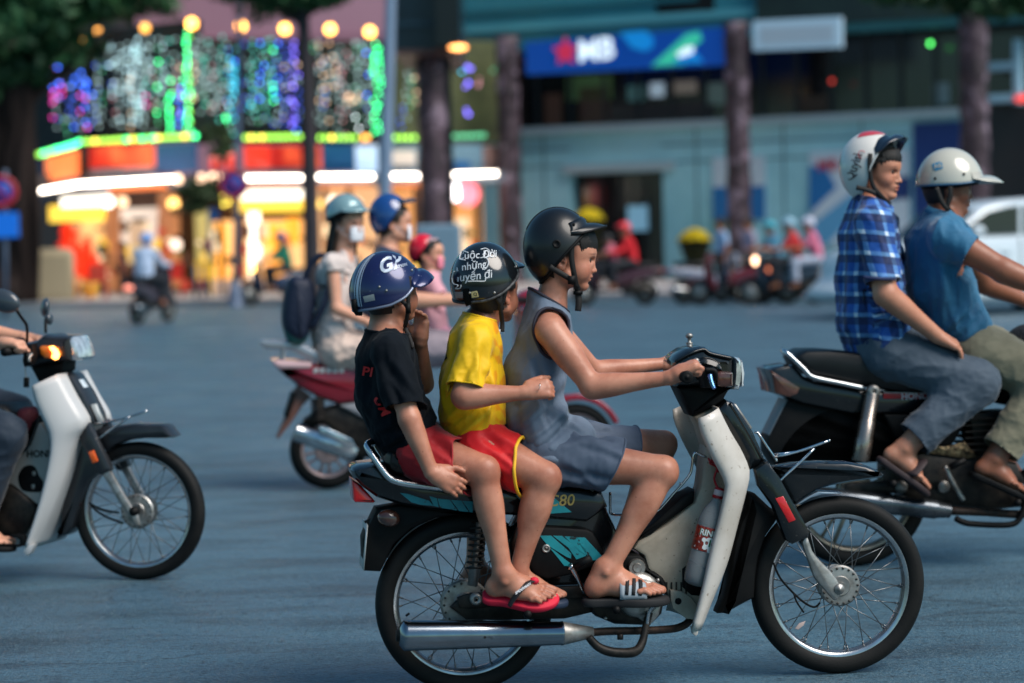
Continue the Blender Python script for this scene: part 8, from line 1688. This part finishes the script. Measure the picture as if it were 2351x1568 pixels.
def small_things():
    w=Wall(0,60,1000,61); a=w.at
    def stool(u,v,c,lab):
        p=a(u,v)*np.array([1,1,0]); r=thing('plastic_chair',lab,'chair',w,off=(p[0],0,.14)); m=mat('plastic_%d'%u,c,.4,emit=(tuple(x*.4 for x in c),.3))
        part('seat',box(p[0]-.22,p[0]+.22,-.22,.22,.56,.6),m,r,smooth=False,bevel=.01); part('backrest',box(p[0]-.22,p[0]+.22,.19,.22,.6,1.0),m,r,smooth=False,bevel=.01)
        for x in (-.19,.19):
            for y in (-.19,.19): part('leg',tube([(p[0]+x*1.1,y*1.1,.14),(p[0]+x,y,.58)],.02,6),m,r)
    stool(400,670,C(196,44,30),'red plastic chair on the pavement right of the distant scooter rider'); stool(468,660,C(226,176,40),'yellow plastic chair on the pavement in front of the lit shop'); stool(225,672,C(170,60,44),'dull red chair beside the potted blossom bushes')
    p=a(128,640); r=thing('utility_cabinet','pale rounded street cabinet between the fig tree and the blossom bushes','cabinet',w,off=(p[0],0,.14)); part('cabinet_body',slabxz([(p[0]-.5,.14),(p[0]+.45,.14),(p[0]+.45,1.3),(p[0]+.3,1.42),(p[0]-.4,1.42),(p[0]-.5,1.3)],-.3,.3,.04),mat('pale_cabinet',C(170,156,128),.6),r); part('cabinet_door',box(p[0]-.4,p[0]+.35,-.315,-.301,.25,1.25),mat('pale_cabinet_door',C(158,146,120),.6),r,smooth=False)
    w=Wall(900,44,1100,44); p=w.at(1015,560); r=thing('utility_cabinet','grey-blue box cabinet behind the child in the red helmet','cabinet',w,off=(p[0],0,0)); part('cabinet_body',w.rect(955,515,1062,700,.3,.3),mat('grey_blue_cabinet',C(120,146,164),.5),r,smooth=False,bevel=.03); part('cabinet_door',w.rect(965,525,1052,690,.32,-.302),mat('grey_blue_door',C(110,136,154),.5),r,smooth=False)
# ------------------------------------------------------------ white car
def car():
    fr=Wall(2050,38.5,2351,40.0); r=thing('parked_car','white car seen side on behind the two men, cut by right edge','car',fr,off=tuple(fr.at(2300,735)*np.array([1,1,0])))
    wm=mat('white_car_paint',C(196,208,216),.2,coat=.9); gm=mat('tinted_car_glass',C(22,34,40),.08,spec=.9)
    ol=[(2046,700),(2042,640),(2050,600),(2070,572),(2130,556),(2190,545),(2225,505),(2262,474),(2310,459),(2380,453),(2470,458),(2530,480),(2570,520),(2590,560),(2600,640),(2595,700)]
    z=lambda p,y: fr.at(*p,y)[[0,2]]
    q=np.array([z(p,-.9) for p in ol]); q[:,1]=np.maximum(q[:,1],.22)
    # body: lower box and narrower greenhouse
    low=np.array([z(p,-.9) for p in [(2046,702),(2042,640),(2050,600),(2070,572),(2130,556),(2190,545),(2351,540),(2500,540),(2580,550),(2600,600),(2596,702)]]); low[:,1]=np.maximum(low[:,1],.25)
    part('body',slabxz(catmull(low,3,True),-.9,.9,.12),wm,r); up=[z(p,-.7) for p in [(2165,560),(2225,505),(2262,474),(2310,459),(2380,453),(2470,458),(2530,480),(2590,560)]]
    part('roof',slabxz(up,-.72,.72,.1),wm,r)
    part('side_window',fr.quad([(2196,543),(2235,510),(2268,486),(2318,474),(2340,472),(2340,538)],.735,.02),gm,r,smooth=False); part('side_window',fr.quad([(2350,471),(2400,468),(2440,470),(2440,537),(2350,538)],.735,.02),gm,r,smooth=False); part('side_window',fr.quad([(2450,471),(2500,478),(2540,520),(2450,536)],.735,.02),gm,r,smooth=False)
    a,b=z((2180,548),-.7),z((2250,480),-.7); part('windscreen',(np.array([(a[0]-.02,-.66,a[1]),(a[0]-.02,.66,a[1]),(b[0]-.02,.6,b[1]),(b[0]-.02,-.6,b[1])]),[(0,1,2,3)]),gm,r,smooth=False)
    part('wing_mirror',ellips(fr.at(2246,530,-1.0),(.13,.1,.09),14,10),wm,r)
    for u in (2130,2510):
        c=fr.at(u,690,-.8); c[2]=.33; t=part('wheel',lathe([(.2,-.92),(.31,-.92),(.33,-.88),(.33,-.74),(.2,-.72)],36,'y',(c[0],0,c[2]),closed=True),m_rubber,r); part('rim',lathe([(0,-.9),(.06,-.9),(.19,-.88),(.21,-.91),(.21,-.8),(0,-.8)],30,'y',(c[0],0,c[2])),m_alu,t)
        t=part('wheel',lathe([(.2,.72),(.33,.74),(.33,.88),(.2,.92)],24,'y',(c[0],0,c[2]),closed=True),m_rubber,r)
    part('headlight',ellips(fr.at(2056,606,-.75),(.1,.16,.08),14,8),m_glass,r); part('door_line',fr.quad([(2342,545),(2345,545),(2348,680),(2345,680)],.905,.01),mat('seam_dark',C(70,80,88),.5),r,smooth=False)
    for u in (2300,2430): part('door_handle',fr.quad([(u,575),(u+24,574),(u+24,580),(u,581)],.93,.03),wm,r)
# ------------------------------------------------------------ far scooters and riders
def far_scooter(fr,label,col,lamp=None,tail=None,group='scooters across the street'):
    r=thing('scooter',label,'scooter',fr,group=group); m=mat('scooter_paint_%d_%d_%d'%tuple(int(x*99) for x in col),col,.25,coat=.6)
    for x in (-.62,.62):
        w=part('wheel',lathe([(.17,-.05),(.235,-.05),(.255,0),(.235,.05),(.17,.05)],24,'y',(x,0,.255),closed=True),m_rubber,r); part('rim',lathe([(0,-.03),(.05,-.04),(.06,-.02),(.16,-.02),(.175,-.04),(.175,.04),(0,.04)],20,'y',(x,0,.255)),m_alu,w)
    part('body_panel',slabxz(catmull([(-.95,.74),(-.4,.72),(.0,.6),(.05,.4),(-.2,.38),(-.5,.5),(-.85,.6)],4,True),-.13,.13,.05),m,r)
    part('seat',slabxz([(-.8,.74),(-.1,.72),(0,.76),(-.4,.84),(-.8,.84)],-.13,.13,.03),m_seat,r); part('floorboard',slabxz([(-.1,.3),(.36,.3),(.36,.36),(-.1,.38)],-.15,.15,.02),m_black,r)
    part('front_panel',slabxz(catmull([(.28,.3),(.4,.34),(.52,.6),(.48,.95),(.36,1.0),(.38,.7)],4,True),-.17,.17,.05),m,r); part('front_fender',slabxz([(.62+.29*math.cos(a),.255+.29*math.sin(a)) for a in np.linspace(.3,2.6,10)]+[(.62+.26*math.cos(a),.255+.26*math.sin(a)) for a in np.linspace(2.6,.3,10)],-.05,.05,.005),m,r)
    part('fork',tube([(.62,-.06,.255),(.45,-.05,.7)],.02,6),m_alu,r); part('engine_case',slabxz([(-.75,.25),(-.2,.2),(-.1,.36),(-.4,.46),(-.7,.36)],-.1,.1,.03),m_darkmetal,r)
    part('muffler',conecap((-.95,-.16,.34),(-.45,-.15,.26),[(0,.03),(.1,.05),(.8,.05),(1,.03)],14),m_chrome,r)
    part('handlebar',tube([(.3,-.32,1.02),(.4,0,1.0),(.3,.32,1.02)],.02,6),m_black,r)
    if lamp: part('headlight',ellips((.53,0,.86),(.05,.1,.08),12,8),lamp,r)
    part('tail_light',ellips((-.95,0,.68),(.05,.1,.05),12,8),tail or m_redlens,r)
    return r
def far_rider(fr,label,shirt,trs,helm,x=-.3,skin=None,lean=.05,yaw=0,s=1.,kneel=0,arms=True,long=False,group=None):
    a=lambda X,Y,Z: np.array([x+X*s,Y*s,.8+(Z-.8)*s])
    arm=[(a(.02+lean*.8,sd*.19,1.3),a(.2+lean,sd*.25,1.08),a(.5,sd*.27,1.06),(.05,.04,.028),(1,0,0),(0,0,-1),1,(40,60,40)) for sd in (-1,1)]
    leg=[(a(.0,sd*.1,.84),a(.42,sd*.17,.82),a(.4,sd*.16,.42),(.09,.065,.04),(1,0,-.1),(0,0,1),-sd) for sd in (-1,1)]
    r,*_=rider(fr,label,(x,0,.8),(a(.1+lean,0,1.5),.225*s,yaw,6),[(a(.04+lean*.8,0,1.36),.06*s),(a(.02+lean*.6,0,1.24),.11*s),(a(0,0,1.05),.115*s),(a(-.02,0,.88),.12*s)],arm,leg,shirt,trs,skin=skin or m_skin2,h=.022,hs=None,sleeve=2 if long else .8,hem=1.9,simple=True,extras=False,noise=(.004,14,5),group=group)
    helmet(fr,a(.08+lean,0,1.54),(.14*s,.125*s,.145*s),[(0,64),(60,76),(100,104),(180,116)],rotm(yaw,4),r,helm,liner=m_black,visor=(48,.04,.2,helm,3,.1))
    return r
def clothm(nm,c): return mat(nm,c,.7,attr='tint')
def far_traffic():
    def F(u,v,yaw): return Frame(ground(u,v),yaw)
    dk=clothm('far_dark_trousers',C(26,30,38))
    f=F(352,742,72); far_scooter(f,'small dark scooter ridden away from the camera in the left distance',C(60,56,66),tail=EM('tail_glow',(1,.3,.2),1.5)); far_rider(f,'rider in pale blue-white shirt and light blue helmet riding away at left',clothm('pale_blue_shirt',C(170,188,214)),dk,mat('light_blue_helmet',C(110,150,206),.3,coat=.4),long=True)
    f=F(632,700,205); far_scooter(f,'scooter with yellow headlight behind the woman’s backpack'.replace('’s',''),C(30,50,80),lamp=EM('yellow_headlamp',(1,.55,.12),9)); far_rider(f,'rider in green jacket and dark blue helmet left of the trunk',clothm('green_jacket',C(20,120,92)),dk,mat('far_blue_helmet',C(34,64,120),.3,coat=.4),long=True)
    f=F(1412,702,187); far_scooter(f,'dark red scooter with orange lamp passing the dark doorway',C(66,30,40),lamp=EM('orange_headlamp',(1,.22,.07),8)); rd=clothm('far_red_shirt',C(206,20,34)); rh=mat('far_red_helmet',C(216,40,50),.3,coat=.4)
    far_rider(f,'rider all in red with red helmet in front of the dark doorway',rd,dk,rh,x=-.35,long=True); far_rider(f,'smaller figure in pink shirt riding in front of the red rider',clothm('far_pink_shirt',C(200,110,130)),dk,mat('far_black_helmet',C(30,32,36),.3),x=.02,s=.72)
    f=F(1800,700,178); far_scooter(f,'scooter with warm headlamp carrying two people in red, right of the stone column',C(50,60,72),lamp=EM('warm_headlamp',(1,.55,.32),7)); far_rider(f,'driver in red shirt and pale helmet on the scooter with warm headlamp',clothm('far_red_shirt2',C(196,48,50)),dk,mat('far_pale_helmet',C(130,170,190),.3,coat=.4),x=-.25); far_rider(f,'passenger in pink and white top on the scooter with warm headlamp',clothm('far_pinkwhite_top',C(206,110,140)),clothm('far_white_trousers',C(170,178,196)),mat('far_white_helmet',C(176,180,200),.3,coat=.4),x=-.62)
    f=F(1680,699,170); far_scooter(f,'parked grey scooter with red panel left of the scooter with warm headlamp',C(120,40,50)); f=F(1725,693,160); far_scooter(f,'parked blue-grey scooter just before the stone column',C(60,90,120)); 
    f=F(1880,696,4); far_scooter(f,'parked teal-grey scooter with orange light, rightmost of the row',C(60,84,96),tail=EM('orange_tail',(1,.3,.15),1.5)); f=F(1640,697,10); far_scooter(f,'parked silver scooter, leftmost of the row by the column',C(120,130,150))
    f=F(1762,690,190); far_rider(f,'rider in turquoise helmet and blue jacket half hidden behind the warm headlamp',clothm('far_blue_jacket',C(70,130,160)),dk,mat('turquoise_helmet',C(16,150,170),.3,coat=.4),x=-.2,s=.95); far_scooter(f,'dark scooter half hidden behind the scooter with warm headlamp',C(40,50,60))
    # standing people
    def stander(u,v,lab,sh,tr,hair=(0,0,0),s=1.):
        fr=F(u,v,200); a=lambda X,Y,Z: np.array([X*s,Y*s,Z*s])
        arm=[(a(0,sd*.19,1.36),a(-.02,sd*.24,1.1),a(.05,sd*.25,.85),(.05,.04,.028),(0,0,-1),(1,0,0),1,(20,30,20)) for sd in (-1,1)]; leg=[(a(0,sd*.09,.9),a(.02,sd*.1,.48),a(0,sd*.1,.09),(.085,.06,.04),(1,0,0),(0,0,1),-sd) for sd in (-1,1)]
        r,*_=rider(fr,lab,(0,0,0),(a(.02,0,1.58),.23*s,0,5),[(a(0,0,1.42),.06),(a(0,0,1.3),.11),(a(0,0,1.1),.11),(a(0,0,.95),.12)],arm,leg,sh,tr,h=.022,hs=None,sleeve=.8,hem=1.9,simple=True,extras=False)
        part('hair',ellips(a(-.01,0,1.62),(.115,.095,.12),14,10),m_hair,r)
    g=lambda u,Y: None
    stander(1658,684,'person in pale blue shirt standing left of the stone column',clothm('far_pale_shirt',C(140,170,206)),dk); stander(1722,682,'person in pale pink top standing right of the stone column',clothm('far_palepink_top',C(150,140,160)),dk); stander(40,700,'person in dusky red top standing by the fig tree at left edge',clothm('far_dusky_red',C(150,46,56)),dk,s=.8); stander(285,690,'person in dark clothes standing before the white-framed shop door',clothm('far_brown_shirt',C(90,60,60)),dk,s=.9)
trees(); blossom(); poles(); small_things(); car(); far_traffic()
